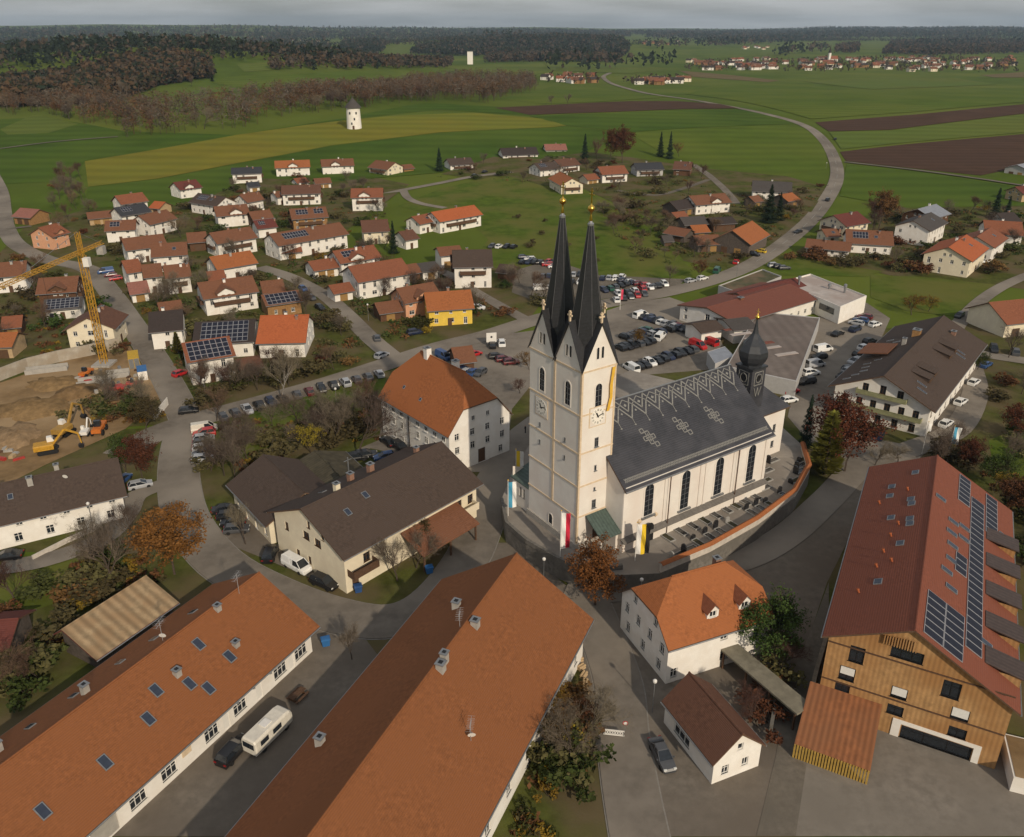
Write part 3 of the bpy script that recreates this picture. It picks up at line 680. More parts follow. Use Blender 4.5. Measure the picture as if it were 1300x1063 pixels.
# nave
NX0, NX1, NY0, NY1, NE, NR = 5.4, 37.2, -3.8, 16.0, 11.0, 19.2
mb = MB(); Ln = NX1 - NX0; NM = (NY0 + NY1) / 2
nwin = [(NX0 + 5.2, 4.4, 5.4), (NX0 + 12.9, 2.9, 6.7), (NX0 + 20.4, 2.9, 6.7), (NX0 + 28, 2.9, 6.7)]
facade(mb, (NX0, NY0), (1, 0), Ln, [(0, NE), (Ln, NE)], [], 0)
facade(mb, (NX1, NY1), (-1, 0), Ln, [(0, NE), (Ln, NE)], [], 0)
facade(mb, (NX1, NY0), (0, 1), NY1 - NY0, [(0, NE), (NM - NY0, NR), (NY1 - NY0, NE)], [], 0)
facade(mb, (NX0, NY1), (0, -1), NY1 - NY0, [(0, NE), (NM - NY0, NR), (NY1 - NY0, NE)], [], 0)
nave = mb.build('nave', CW, ch)
sl = (NR - NE) / (NM - NY0); f = lambda y: NR + .3 - abs(y - NM) * sl
X0, X1, a = NX0 - .35, NX1 + .45, .85
mb = MB(); mb.slab([[(X0, NY0 - a, f(NY0 - a)), (X1, NY0 - a, f(NY0 - a)), (X1, NM, f(NM)), (X0, NM, f(NM))], [(X0, NM, f(NM)), (X1, NM, f(NM)), (X1, NY1 + a, f(NY1 + a)), (X0, NY1 + a, f(NY1 + a))]], .28, 0, 1)
nroof = mb.build('nave_roof', [SLATE, TRIM], ch)
mb = MB(); mb.tube((X0, NM, NR + .3), (X1, NM, NR + .3), .13, n=6); mb.build('ridge_cap', SHEET, nroof)
for x, z, h in nwin:
    # recessed arched field with its window
    arched_window(ch, (0, NY0), (1, 0), x, z, 1.75, h, True, .3)
    mb = MB(); mb.box((x - 1.35, NY0 - .35, z - .35), (x + 1.35, NY0 - .01, z - .05)); mb.build('window_sill', SHEET, ch)
for k in range(5):
    x = NX0 + [.02, 9.05, 16.65, 24.2, Ln - .62][k]
    for dx in ((0,) if k in (0, 4) else (-.75, .4)):
        mb = MB(); mb.box((x + dx, NY0 - .14, 2.2), (x + dx + .6, NY0 - .003, NE - .25)); mb.build('pilaster', CW, ch)
mb = MB(); mb.box((NX0, NY0 - .5, NE - .3), (NX1, NY0 - .004, NE - .02)); mb.build('cornice', CW, ch)
mb = MB(); mb.box((NX0 - .1, NY0 - .55, -.2), (NX1 + .1, NY0 - .004, 1.55)); mb.build('plinth', CW, ch)
mb = MB(); mb.slab([[(NX0 - .2, NY0 - 1.0, 1.75), (NX1 + .2, NY0 - 1.0, 1.75), (NX1 + .2, NY0 - .006, 2.15), (NX0 - .2, NY0 - .006, 2.15)]], .14); mb.build('plinth_roof', mat('plinth_tile', (.17, .155, .14), .8, .3, 2), ch)
for x in (NX0 + 8.95, NX0 + 24.1):
    mb = MB(); mb.tube((x, NY0 - .62, 0), (x, NY0 - .62, NE - .35), .09, n=6); mb.build('downpipe', mat('copper_pipe', (.10, .06, .045), .5, .3), ch)
mb = MB(); mb.tube((X0, NY0 - a - .08, f(NY0 - a) - .12), (X1, NY0 - a - .08, f(NY0 - a) - .12), .13, n=6); mb.build('gutter', SHEET, nroof)
# pale slate patterns on the roof: points in (x, distance up the slope from the eave)
cs = math.hypot(1, sl); SLN = (NM - NY0 + a) * cs
def RP(x, d, up=.035): y = NY0 - a + d / cs; return (x - sl * 0, y - up * sl / cs, f(y) + up / cs)
def strip(mb, p, q, w=.11):
    P, Q = Vector((p[0], p[1])), Vector((q[0], q[1])); t = (Q - P); t.normalize(); nn = Vector((-t.y, t.x)) * w
    A = [P - nn, Q - nn, Q + nn, P + nn]; mb.poly([RP(*v) for v in A]); mb.poly([RP(*v, up=.01) for v in A][::-1])
def diamond(mb, x, d, r):
    mb.poly([RP(x, d - r), RP(x + r, d), RP(x, d + r), RP(x - r, d)])
mb = MB(); nz_ = 11; st = (Ln - .5) / nz_
for k in range(nz_):
    x = NX0 + .4 + k * st; top = SLN - .25; lo = top - 3.4
    strip(mb, (x, top), (x + st / 2, top - 2.2)); strip(mb, (x + st / 2, top - 2.2), (x + st, top))
    strip(mb, (x, top - 1.2), (x + st / 2, lo)); strip(mb, (x + st / 2, lo), (x + st, top - 1.2))
    strip(mb, (x, top - 1.2), (x + st / 2, top - .1), .07); strip(mb, (x + st / 2, top - .1), (x + st, top - 1.2), .07)
    diamond(mb, x + st / 2, top - 1.1, .3); diamond(mb, x, top - 2.3, .22); strip(mb, (x + st / 2, lo), (x + st / 2, lo - .9), .05); diamond(mb, x + st / 2, lo - 1.1, .2)
mb.build('roof_pattern', PALE, nroof)
mb = MB(); nz_ = 46; st = (Ln - .6) / nz_
for k in range(nz_):
    x = NX0 + .4 + k * st
    for s0, s1 in ((1.25, 1.9), (1.9, 1.25)): strip(mb, (x, s0), (x + st / 2, s1), .065); strip(mb, (x + st / 2, s1), (x + st, s0), .065)
mb.build('roof_border', PALE, nroof)
for xc in (NX0 + 8.6, NX0 + 15.6, NX0 + 22.6):
    mb = MB(); dc = SLN * .47
    for i, j in ((-1, 1), (-1, -.0), (0, .55), (0, -.55), (1, .0), (1, -1)):
        x, d, r = xc + i * .75, dc + j * 1.35, .34
        for A, B in (((-1, -1), (1, -1)), ((1, -1), (1, 1)), ((1, 1), (-1, 1)), ((-1, 1), (-1, -1))): strip(mb, (x + A[0] * r, d + A[1] * r), (x + B[0] * r, d + B[1] * r), .075)
    strip(mb, (xc - .7, dc), (xc + .7, dc), .08); strip(mb, (xc, dc - .7), (xc, dc + .7), .08)
    mb.build('roof_motif', PALE, nroof)
# choir and onion turret
CX0, CX1, CY0, CY1, CE, CRd = 37.25, 51, 3.6, 13.0, 9.2, 14.4
mb = MB(); Cl = CX1 - CX0; CM = (CY0 + CY1) / 2
facade(mb, (CX0, CY0), (1, 0), Cl, [(0, CE), (Cl, CE)], [(6.9, 5.4, .8, 1.5), (11.2, 5.4, .8, 1.6), (11.2, 2.2, .8, 1.3)], 0)
facade(mb, (CX1, CY1), (-1, 0), Cl, [(0, CE), (Cl, CE)], [], 0); facade(mb, (CX1, CY0), (0, 1), CY1 - CY0, [(0, CE), (CY1 - CY0, CE)], [(2.6, 5.4, .8, 1.6), (6, 5.4, .8, 1.6)], 0)
mb.build('choir', CW, ch)
for s, z, h in ((6.9, 5.4, 1.5), (11.2, 5.4, 1.6), (11.2, 2.2, 1.3)): place_win(ch, (CX0, CY0), (1, 0), s, z, .8, h, True, SHEET)
for s in (2.6, 6): place_win(ch, (CX1, CY0), (0, 1), s, 5.4, .8, 1.6, True, SHEET)
mb = MB(); e = .6; hx_ = CX1 + e - (CRd - CE) * 1.0
mb.slab([[(CX0, CY0 - e, CE), (CX1 + e, CY0 - e, CE), (hx_, CM, CRd), (CX0, CM, CRd)], [(CX0, CM, CRd), (hx_, CM, CRd), (CX1 + e, CY1 + e, CE), (CX0, CY1 + e, CE)], [(CX1 + e, CY0 - e, CE), (CX1 + e, CY1 + e, CE), (hx_, CM, CRd)]], .2, 0, 1)
mb.build('choir_roof', [SLATE, TRIM], ch)
tx, ty, tr = 43.2, 6.1, 1.75
DOME = mat('dome_sheet', (.035, .038, .044), .38, .3, 2, spec=.5)
mb = MB(); mb.box((tx - tr, ty - tr, 9.5), (tx + tr, ty + tr, 18.2)); tu = mb.build('turret', SLATE, ch)
mb = MB(); mb.box((tx - tr - .2, ty - tr - .2, 17.9), (tx + tr + .2, ty + tr + .2, 18.25)); mb.build('turret_cornice', DOME, tu)
for O, T in (((tx - tr, ty - tr), (1, 0)), ((tx - tr, ty + tr), (0, -1)), ((tx + tr, ty - tr), (0, 1))):
    n = Vector((T[1], -T[0], 0)); loc = Vector((O[0], O[1], 0)) + Vector((T[0], T[1], 0)) * tr + n * .02; loc.z = 16.2
    mb = MB()
    for sx in (-1, 1): mb.box((sx * 1.05 - .07, -.05, -1.2), (sx * 1.05 + .07, 0, 1.2)); mb.box((-.98, -.05, sx * 1.2 - .07), (.98, 0, sx * 1.2 + .07))
    for k in range(8):
        A, B = [Vector((.72 * math.cos(q), -.05, .85 * math.sin(q))) for q in (k * math.pi / 4, (k + 1) * math.pi / 4)]; mb.tube(A, B, .07, n=4)
    fr = mb.build('turret_louvre', PALE, tu, loc=loc, rz=math.atan2(T[1], T[0]))
    mb = MB(); mb.lathe((0, 0, 0), [(.5, -.03), (.5, .03)], 12); o = mb.build('louvre_disc', BLACK, fr, loc=(0, -.02, 0)); o.rotation_euler = (math.pi / 2, 0, 0)
    mb = MB()
    for sx in (-1, 1): mb.tube((sx * .9, -.04, -1.7), (sx * .35, -.04, -3.3), .08, n=4); mb.tube((0, -.04, -1.7), (sx * .35, -.04, -3.3), .08, n=4)
    mb.build('slate_ornament', PALE, fr)
mb = MB(); k2 = math.sqrt(2) * .93
mb.lathe((tx, ty, 18.2), [(1.75, 0), (1.75, .3), (2.3, 1.0), (2.62, 1.9), (2.55, 2.8), (2.0, 3.9), (1.15, 4.9), (.55, 5.8), (.3, 7.0), (.14, 8.3)], 8, 0, math.pi / 8); mb.build('onion_dome', DOME, tu, smooth=False)
mb = MB(); mb.lathe((tx, ty, 26.4), [(.1, 0), (.38, .3), (.42, .5), (.3, .75), (.06, .95), (.05, 2.0)], 12); mb.box((tx - .05, ty - .4, 27.8), (tx + .05, ty + .4, 27.9)); mb.build('gilded_orb', GOLD, tu, smooth=True)
# south porch by the tower and north-west annex
COPPER = mat('copper_green', (.085, .12, .105), .6, .3, 2, wave=('X', .6, .25, .1))
mb = MB(); mb.box((2.0, -3.2, 0), (2.22, -3.0, 3.4)); mb.box((4.9, -3.2, 0), (5.35, -.002, 3.6)); po = mb.build('porch', CW, ch)
mb = MB(); mb.slab([[(1.5, -3.9, 3.3), (5.39, -3.9, 3.3), (5.39, -.12, 5.6), (1.5, -.12, 5.6)]], .16); mb.build('porch_roof', COPPER, po)
mb = MB(); mb.box((3.1, -.1, .05), (4.5, -.005, 2.6)); mb.build('door', TIMBER, po)
mb = MB(); facade(mb, (0.2, 2 * TW + 4.8), (0, -1), 4.8, [(0, 4.6), (4.8, 4.6)], [(2.2, 2.9, .5, 1.7), (3.1, 2.9, .5, 1.7)], 0)
facade(mb, (5, 2 * TW + 4.8), (-1, 0), 4.8, [(0, 4.6), (4.8, 6.6)][::1], [], 0)
mb.poly([(.2, 2 * TW + 4.8, 0), (.2, 2 * TW + 4.8, 4.6), (5, 2 * TW + 4.8, 6.6), (5, 2 * TW + 4.8, 0)]); an = mb.build('annex', CW, ch)
for s in (2.2, 3.1): place_win(an, (.2, 2 * TW + 4.8), (0, -1), s, 2.9, .5, 1.7, True, SHEET, div=1)
mb = MB(); mb.slab([[(-.1, 2 * TW + .01, 4.75), (5.3, 2 * TW + .01, 6.8), (5.3, 2 * TW + 5.1, 6.8), (-.1, 2 * TW + 5.1, 4.75)]], .15); mb.build('annex_roof', COPPER, an)
# south portal with its tiled hood
px_ = NX0 + 5.2
mb = MB(); A = arch_panel(1.9, 3.3); mb.poly([(px_ + x, NY0 - .58, y) for x, y in A]); mb.build('portal', BLACK, ch)
for x, y in ((-1.7, 3.9), (1.6, 4.0)):
    mb = MB(); mb.lathe((px_ + x, NY0 - .1, y), [(.05, -.4), (.3, -.1), (.34, .15), (.05, .4)], 8); mb.build('wall_ornament', BAND, ch)
# bunting banner hung down the tower
mb = MB(); pts = [(5.2, EV - .4), (4.85, EV - 3), (4.9, EV - 5), (4.4, EV - 7)]
for (x0_, z0_), (x1_, z1_) in zip(pts, pts[1:]): mb.poly([(x0_, -.3, z0_), (x0_ + .55, -.3, z0_), (x1_ + .5, -.34, z1_), (x1_, -.34, z1_)])
o = mb.build('banner', mat('banner_yellow', (.70, .42, .05), .8, .15), ch); sm = o.modifiers.new('s', 'SOLIDIFY'); sm.thickness = .02
# churchyard walls
def wall_line(name, label, pts, z0, z1, th, m, cap=None, capm=None, px=True, zp=None):
    P = [g(*p, zp if zp is not None else z0) for p in pts] if px else [Vector((*p, 0)) for p in pts]
    root = thing(name, label, 'wall', (P[0].x, P[0].y, z0))
    for a, b in zip(P, P[1:]):
        d = b - a; d.z = 0; l = d.length; an = math.atan2(d.y, d.x)
        mb = MB(); mb.box((0, -th / 2, 0), (l, th / 2, z1 - z0)); q = mb.build('wall_section', m, root, loc=(a.x - P[0].x, a.y - P[0].y, 0), rz=an)
        if cap:
            mb = MB(); w = th / 2 + .25; h = z1 - z0; mb.slab([[(0, -w, h + .05), (l, -w, h + .05), (l, 0, h + cap), (0, 0, h + cap)], [(0, 0, h + cap), (l, 0, h + cap), (l, w, h + .05), (0, w, h + .05)]], .06); mb.build('coping', capm, q)
    return root
wall_line('churchyard_wall', 'pale churchyard wall with red tile coping beside the graves', [(838, 726), (900, 700), (960, 666), (1008, 630), (1026, 598), (1018, 570)], YZ, YZ + 1.25, .45, mat('wall_render', (.55, .50, .44), .95, .2, 1.5), .4, TILE['orange'], zp=YZ)
wall_line('stone_parapet', 'weathered grey stone parapet above the lane by the towers', [(637, 637), (643, 667), (668, 689), (705, 711), (742, 727), (790, 722)], YZ, YZ + .75, .5, STONE, zp=YZ)
# graves
GR = mat('grave_black', (.02, .02, .022), .2, .3, 4, spec=.6); GRP = mat('grave_grey', (.34, .33, .31), .5, .3, 4)
GPOS = [('S', 290, 940), ('S', 345, 915), ('S', 395, 890), ('S', 445, 868), ('S', 490, 845), ('S', 535, 822), ('S', 575, 805), ('S', 615, 790), ('S', 660, 768), ('S', 425, 965), ('S', 475, 940), ('S', 520, 918), ('S', 570, 890), ('S', 650, 838), ('S', 690, 820), ('S', 730, 805), ('S', 790, 765), ('S', 700, 730), ('S', 705, 700), ('S', 712, 658), ('S', 735, 615), ('S', 865, 610), ('S', 855, 635), ('S', 850, 660), ('S', 830, 700), ('S', 335, 1015), ('S', 385, 990)]
for i, (c, x, y) in enumerate(GPOS):
    p = g(*c2p(c, x, y), YZ); pale = i in (1, 4, 12, 19, 25)
    t = thing('grave', ('pale stone grave with a headstone ' if pale else 'dark polished grave with a %s black headstone ' % ('low', 'mid-height', 'tall')[i % 3]) + ('under the nave windows' if i < 9 else 'along the tile-coped churchyard wall' if i < 17 or i > 24 else 'beside the choir'), 'grave', p, CHA + R(-90 if i < 17 else 0), 'pale graves in the churchyard' if pale else 'dark graves in the churchyard')
    m = GRP if pale else GR; s = 1.15
    mb = MB(); mb.box((-1.1 * s, -.6, 0), (1.1 * s, -.45, .22)); mb.box((-1.1 * s, .45, 0), (1.1 * s, .6, .22)); mb.box((1.1 * s - .15, -.45, 0), (1.1 * s, .45, .22)); mb.box((-1.1 * s, -.45, 0), (-1.1 * s + .15, .45, .22)); mb.build('kerb', GRP, t)
    mb = MB(); mb.box((-1.1 * s + .15, -.45, 0), (1.1 * s - .15, .45, .15)); mb.build('bed', GR if i % 3 else mat('grave_soil', (.06, .055, .03), .95, .4, 8), t)
    mb = MB(); h = 1.0 + .3 * (i % 3); A = arch_panel(.95, h); mb.rings([[(-1.1 * s - .02 + q, u, v) for u, v in A] for q in (0, -.2)]); mb.build('headstone', m, t)
# ------------------------------------------------------------------ main buildings round the church
wn = lambda n, L_, z, w=1.05, h=1.4, a=0, b=None: [(a + ((b if b is not None else L_) - a) * (i + .5) / n, z, w, h) for i in range(n)]
# rectory
RC = house('rectory', 'large three-storey rectory with half-hipped rust tile roof behind the towers', 'house', (-13.2, 145.7), R(-49.4), 22.5, 14.2, 8.3, 17, 'white', 'orange',
           wins={'S': [], 'N': [], 'E': [(2.2, 1.5, 1, 1.4), (12, 1.5, 1, 1.4), (7.4, 1.6, 1.7, 2.9, 'door')] + wn(4, 14.2, 4.4) + wn(4, 14.2, 7.1) + [(5.6, 9.8, .8, 1.0), (9, 9.8, .8, 1.0)], 'W': []}, ov=.5, og=.35, hip=.56, hipd=4.3, near=True,
           chim=[(-4.5, -.2, 1.6, .55, WALL['white']), (3.4, .6, 1.6, .55, WALL['white'])])
for z in (1.5, 4.4, 6.9):
    for i in range(8):
        if i == 3: continue
        place_win(RC, (-11.25, -7.1), (1, 0), 1.6 + 2.75 * i, z, 1.05, 1.5 if z > 2 else 1.1, True, FRAME, depth=-.045)
mb = MB(); mb.tube((-1.6, -7.25, 0), (-1.6, -7.25, 8.1), .09, n=6); mb.build('downpipe', BLACK, RC)
for x, f_ in ((-6, .35), (0, .3)): skylight(RC, 'S', x, f_, .6, .7)
# cream house with dark roof
CH = house('farmhouse', 'long cream house with umber roof and brick chimneys at the lane bend', 'house', (-21.2, 113.6), R(48.5), 27, 17, 6.9, 10.9, 'cream', 'umber',
           wins={'W': [(12.3, 7.6, .7, 1.1), (9, 8.3, .7, 1.2), (10.9, 6.0, 1.5, 1.3), (8.1, 6.1, 1.5, 1.3), (3.1, 5.6, .9, 1.4), (8.3, 1.9, .8, 1.2), (5.4, 1.8, .9, 1.2)],
                 'S': [(1.7, 1.3, 1.2, 2.3, 'door'), (4, 4.4, 1.2, 1.5), (14, 4.4, 1.2, 1.5), (17, 4.4, 1.2, 1.5), (20, 4.4, 1.2, 1.5), (23, 4.4, 1.2, 1.5), (25.6, 4.4, 1.2, 1.5)], 'E': [], 'N': []},
           near=True, frame=FRAMEB, ov=1.0, chim=[(-7, .9, 1.2, .4, WALL['cream']), (-2.5, 3.4, 1.3, .42, BRICK), (1.2, 3.0, 1.4, .45, BRICK), (9.5, 1.2, .9, .35, BRICK)])
skylight(CH, 'S', -8.6, .62); skylight(CH, 'S', -4.3, .74); skylight(CH, 'N', -7, .5)
mb = MB(); mb.slab([[(-3, -13.5, 3.3), (9, -13.5, 3.3), (9, -8.52, 5.2), (-3, -8.52, 5.2)]], .2); lt = mb.build('lean_to_roof', TILE['rust'], CH)
for x in (-2.5, 3, 8.5):
    mb = MB(); mb.box((x - .12, -13.2, 0), (x + .12, -12.96, 3.3)); mb.build('post', TIMBER, lt)
balcony(CH, 'S', 16, 26, 3.1, 1.6, m=WALL['cream']); balcony(CH, 'S', .4, 5, 3.1, 1.6)
FOOT.append((-21.2, 113.6, R(48.5), 12, 14.5, 9))
mb = MB(); mb.box((-1.9, 4.6, 10.0), (-1.75, 4.75, 12.9)); mb.box((-2.6, 4.6, 12.4), (-1.1, 4.7, 12.45)); mb.build('aerial', SHEET, CH)
rh('barn', 'low umber-roofed barn joined behind the cream house', 'barn', 'K', 408, 160, 640, 372, 12.5, 4.2, 7.3, 'cream', 'umber', auto=True, near=True)
rh('barn', 'mossy olive-brown sheet-roofed barn next to the low umber barn', 'barn', 'K', 690, 140, 850, 300, 10, 3.6, 5.2, 'old', mat('mossy_roof', (.085, .072, .045), .9, .4, .8, wave=('X', .5, .25, .2)), auto=False)
# big orange roof building
BG = house('civic_hall', 'huge hall with steep orange tile roof and weathered chimneys below the towers', 'building', (-9.1, 66.6), R(66.5), 47, (9.6, 10.2), (6.6, 6.3), 13, 'white', tile('roof_tile_hall', (.255, .096, .037), .3), ov=1.0, og=.9, near=True,
           wins={'E': wn(4, 19, 2, 1.2, 1.5) + wn(4, 19, 4.8, 1.2, 1.5), 'S': wn(9, 47, 2.2, 1.3, 1.6) + wn(9, 47, 4.9, 1.3, 1.5), 'N': wn(7, 47, 4.9, 1.3, 1.5), 'W': []},
           chim=[(14.3, 3.6, .9, .42, CONC), (10.3, -.9, .8, .42, CONC), (3.6, -.5, 1.1, .36, CONC), (2.4, -.7, .9, .42, CONC), (-7.2, 8.3, 1.0, .4, CONC)])
mb = MB(); q = HS[BG.name]
def antenna(root, x, y, h=2.6, dish=True, w=1.5):
    z = HS[root.name]['f'](y); mb = MB(); mb.tube((x, y, z - .3), (x, y, z + h), .035, n=5)
    for k, zz in enumerate((h - .1, h - .6)):
        mb.tube((x - w / 2, y - .25, z + zz), (x + w / 2, y + .25, z + zz), .022, n=4)
        for j in range(6): c_ = -w / 2 + w * j / 5; mb.tube((x + c_ - .12, y + c_ * .33 + .35, z + zz), (x + c_ + .12, y + c_ * .33 - .35, z + zz), .012, n=3)
    o = mb.build('aerial', ALU, root)
    if dish:
        mb = MB(); mb.lathe((0, 0, 0), [(.42, 0), (.3, .1), (.08, .16)], 14); d_ = mb.build('satellite_dish', FRAME, root, loc=(x, y - .1, z + .8)); d_.rotation_euler = (R(70), 0, R(120))
antenna(BG, 9.0, .4, 2.2, False); antenna(BG, -1.8, -6.2, 2.6, True)
# shop building
SH = house('shop_building', 'long white shop building with orange tile roof and a row of skylights', 'building', (-45.5, 67.2), R(62.2), 51, 17, 4.3, 9.0, 'white', tile('roof_tile_shop', (.268, .10, .038), .3), ov=1.0, og=.8, near=True,
           wins={'S': [(s, 1.6, 2.2, 1.6) for s in (49, 45.2)] + [(47.2, 1.35, 1.0, 2.2, 'door', FRAME), (41.5, 1.3, 1.0, 2.2, 'door', FRAME), (38.4, 1.6, 2.0, 1.5), (36.2, 1.3, 1.0, 2.3, 'door', FRAME), (34, 1.6, 2.0, 1.6), (28, 1.6, 2, 1.5), (24, 1.6, 2, 1.5), (20, 1.5, 3, 2.6, 'door', CONC)], 'N': wn(6, 51, 2), 'E': [], 'W': []},
           chim=[(18.4, -.6, .7, .34, CONC), (16.6, -5.0, .6, .34, CONC), (9.2, -3.5, .75, .36, CONC), (2.2, 2.8, 1.2, .36, CONC), (-7, 4.5, 1.4, .5, CONC)])
for x, f_ in ((15, .42), (9.4, .47), (6.3, .64), (3.6, .46), (-2.3, .40), (-9, .42), (-15, .28), (13.5, .75), (10.5, .3)): skylight(SH, 'S', x, f_, 1.0, 1.6)
for x, f_ in ((18, .62), (12.5, .55), (8, .5), (2, .48), (-3, .45), (-10, .4)): skylight(SH, 'N', x, f_, .9, 1.2)
antenna(SH, 22, -.6, 3, False); antenna(SH, 11.5, 1.2, 3, True)
SIGNB = mat('sign_blue', (.03, .13, .33), .5, .1)
for s, w, h, z, m in ((36.2, .9, .8, 3.15, SIGNB), (30.4, 1.2, 1.0, 2.3, BAND), (47, 8, .35, 3.2, SHEET)):
    mb = MB(); mb.box((-25.5 + s - w / 2, -8.62, z - h / 2), (-25.5 + s + w / 2, -8.505, z + h / 2)); mb.build('shop_sign', m, SH)
for s in (37.6, 40.2, 43, 33): mb = MB(); mb.tube((-25.5 + s, -8.51, 3.3), (-25.5 + s, -9.1, 3.45), .04, n=5); mb.lathe((-25.5 + s, -9.15, 3.2), [(.2, 0), (.08, .25)], 8); mb.build('wall_lamp', SHEET, SH)
CORR = mat('translucent_corrugated_sheet', (.40, .29, .17), .6, .3, 1.2, wave=('X', .25, .35, .15), big=(.5, (.30, .20, .11)))
sd = rh('shed', 'narrow shed with beige corrugated sheet roof beside the shop building', 'shed', 'P', 78, 800, 186, 731, (5.2, 1.4), (2.5, 3.6), 4.6, 'old', CORR, auto=False, tm=TILE['wine'])
# long terrace on the building-site lane
LW = house('terrace_house', 'long white terrace with umber roof facing the garden strip', 'house', (-84.4, 113.2), R(30), 40, 12, 4.9, 8.2, 'white', 'umber', near=True, ov=.9,
           wins={'S': wn(12, 40, 4.0, 1.0, 1.1) + wn(9, 40, 1.5, 1.2, 1.5), 'E': [(4, 4, 1, 1.2), (8, 4, 1, 1.2)], 'N': [], 'W': []}, chim=[(11.5, 1.0, 1.3, .35, CONC), (7.5, -1.2, 1.2, .4, CONC), (1.0, 1.0, 1.3, .4, CONC), (-9, .8, 1.2, .4, CONC)])
for x in (4.5, -1.5, -8): skylight(LW, 'S', x, .62, .8, 1.1)
mb = MB(); mb.lathe((0, 0, 0), [(.42, 0), (.3, .1), (.08, .16)], 14); d_ = mb.build('satellite_dish', FRAME, LW, loc=(12.5, -2, 8.1)); d_.rotation_euler = (R(70), 0, R(150))
# white inn and its garage
IN = house('guest_house', 'white half-hipped house with two dormers and bright red roof opposite the churchyard', 'house', (23.9, 88.1), R(22.5), 15.2, 11.4, 6.0, 11.2, 'white', 'orange', near=True, ov=.5, og=.35, hip=.55, hipd=3.6,
           wins={'W': wn(3, 11.4, 1.8, 1.0, 1.5) + wn(4, 11.4, 4.6, 1.0, 1.5) + [(3.3, 7.3, .9, 1.3), (8.2, 7.3, .9, 1.3)], 'S': [(1.1, 1.5, 1, 1.4), (9.4, 1.9, 3.0, 1.5), (8.2, 4.7, 1.1, .7), (10.9, 4.7, 1.1, .7), (13.2, 4.0, .9, 2.0, 'door', mat('door_green', (.05, .09, .07), .6, .2))], 'E': [], 'N': []}, chim=[(3.5, 1.0, 1.0, .4)])
def dormer(root, x, frac, w, h, roofm, wallm, dep=2.6):
    q = HS[root.name]; y = -q['a'] * (1 - frac); z = q['f'](y) - .1; d_ = MB()
    facade(d_, (x - w / 2, y), (1, 0), w, [(0, z + h), (w / 2, z + h + w * .55), (w, z + h)], [(w / 2, z + h * .52, w * .6, h * .75)], z - .3)
    yb = y + (h + .2) / q['sS']
    for e in (-1, 1): d_.poly([(x + e * w / 2, y, z - .3), (x + e * w / 2, y, z + h), (x + e * w / 2, yb, z + h)])
    o = d_.build('dormer', wallm, root); place_win(o, (x - w / 2, y), (1, 0), w / 2, z + h * .52, w * .6, h * .75, True, FRAME, depth=.1)
    zr = z + h + w * .55 + .12; ye = y + (zr - z) / q['sS'] + .2; hw = w / 2 + .25; zl = zr - hw * 1.1; yl = y + max((zl - z) / q['sS'], .2)
    m2 = MB(); m2.slab([[(x, y - .35, zr), (x - hw, y - .35, zl), (x - hw, yl, zl), (x, ye, zr)], [(x + hw, y - .35, zl), (x, y - .35, zr), (x, ye, zr), (x + hw, yl, zl)]], .1); m2.build('dormer_roof', roofm, o); return o
for x in (-.6, 4.2): dormer(IN, x, .27, 1.7, 1.2, TILE['red'], WALL['white'])
GA = house('garage_house', 'small white outbuilding with dark red roof by the cobbled yard', 'garage', (22.5, 70.6), R(-67), 9.4, 6.2, 3.4, 6.1, 'white', 'brown', near=True, ov=.4, og=.3,
           wins={'E': [(1.6, 1.6, .9, 1.2), (4.2, 1.7, .8, 1.1), (3.3, 4.2, .7, .9)], 'S': [(3.5, 1.6, 3.0, 1.6)], 'N': [], 'W': []})
cp = thing('carport', 'open timber carport along the cobbled yard of the white house', 'carport', (30.6, 78.2, 0), R(-60))
mb = MB(); mb.box((-6.2, -1.3, 2.7), (6.2, 1.3, 2.95)); mb.build('flat_roof', mat('roof_felt', (.22, .20, .15), .9, .35, .7), cp)
for x in (-5.8, -1.9, 1.9, 5.8):
    for y in (-1.1, 1.1): mb = MB(); mb.box((x - .1, y - .1, 0), (x + .1, y + .1, 2.7)); mb.build('post', TIMBER, cp)
# timber-clad apartment building
WOODY = mat('larch_cladding', (.50, .29, .125), .8, .3, 1.2, wave=('Y', .62, .22, .1), big=(.2, (.36, .185, .07)))
WD = house('apartment_house', 'tall timber-clad apartment house with wine-red roof and solar panels', 'building', (54.0, 91.4), R(62), 44, (10.6, 8.3), (9.0, 11.2), 15.2, WOODY, tile('roof_tile_wine_red', (.225, .075, .046), .25), near=True, ov=.7, og=.6, frame=BLACK,
           wins={'W': [(3.2, 9.6, 1.6, 2.2), (2.6, 6.6, 1.7, 1.9), (2.4, 4.0, 1.6, 2.0), (8.1, 11.6, 3.3, 1.4), (8.2, 6.2, 1.7, 1.5), (8.2, 3.7, 1.7, 1.3), (13, 8.8, 1.8, 2.2), (14.4, 5.9, 1.8, 1.6), (14.6, 3.4, 1.8, 1.3), (12.8, 1.1, 7.2, 1.7)],
                 'N': wn(9, 44, 4.5, 1.3, 1.6) + wn(9, 44, 8, 1.3, 1.6), 'S': wn(9, 44, 4.2, 1.3, 1.6), 'E': []})
SHUT = mat('roller_blind', (.72, .71, .68), .6, .08)
for s, z, w, h in ((2.6, 6.95, 1.5, .95), (8.2, 6.35, 1.5, 1.0), (14.4, 6.1, 1.6, 1.1)):
    mb = MB(); mb.box((-22.06, 8.3 - s - w / 2, z - h / 2), (-21.94, 8.3 - s + w / 2, z + h / 2)); mb.build('roller_blind', SHUT, WD)
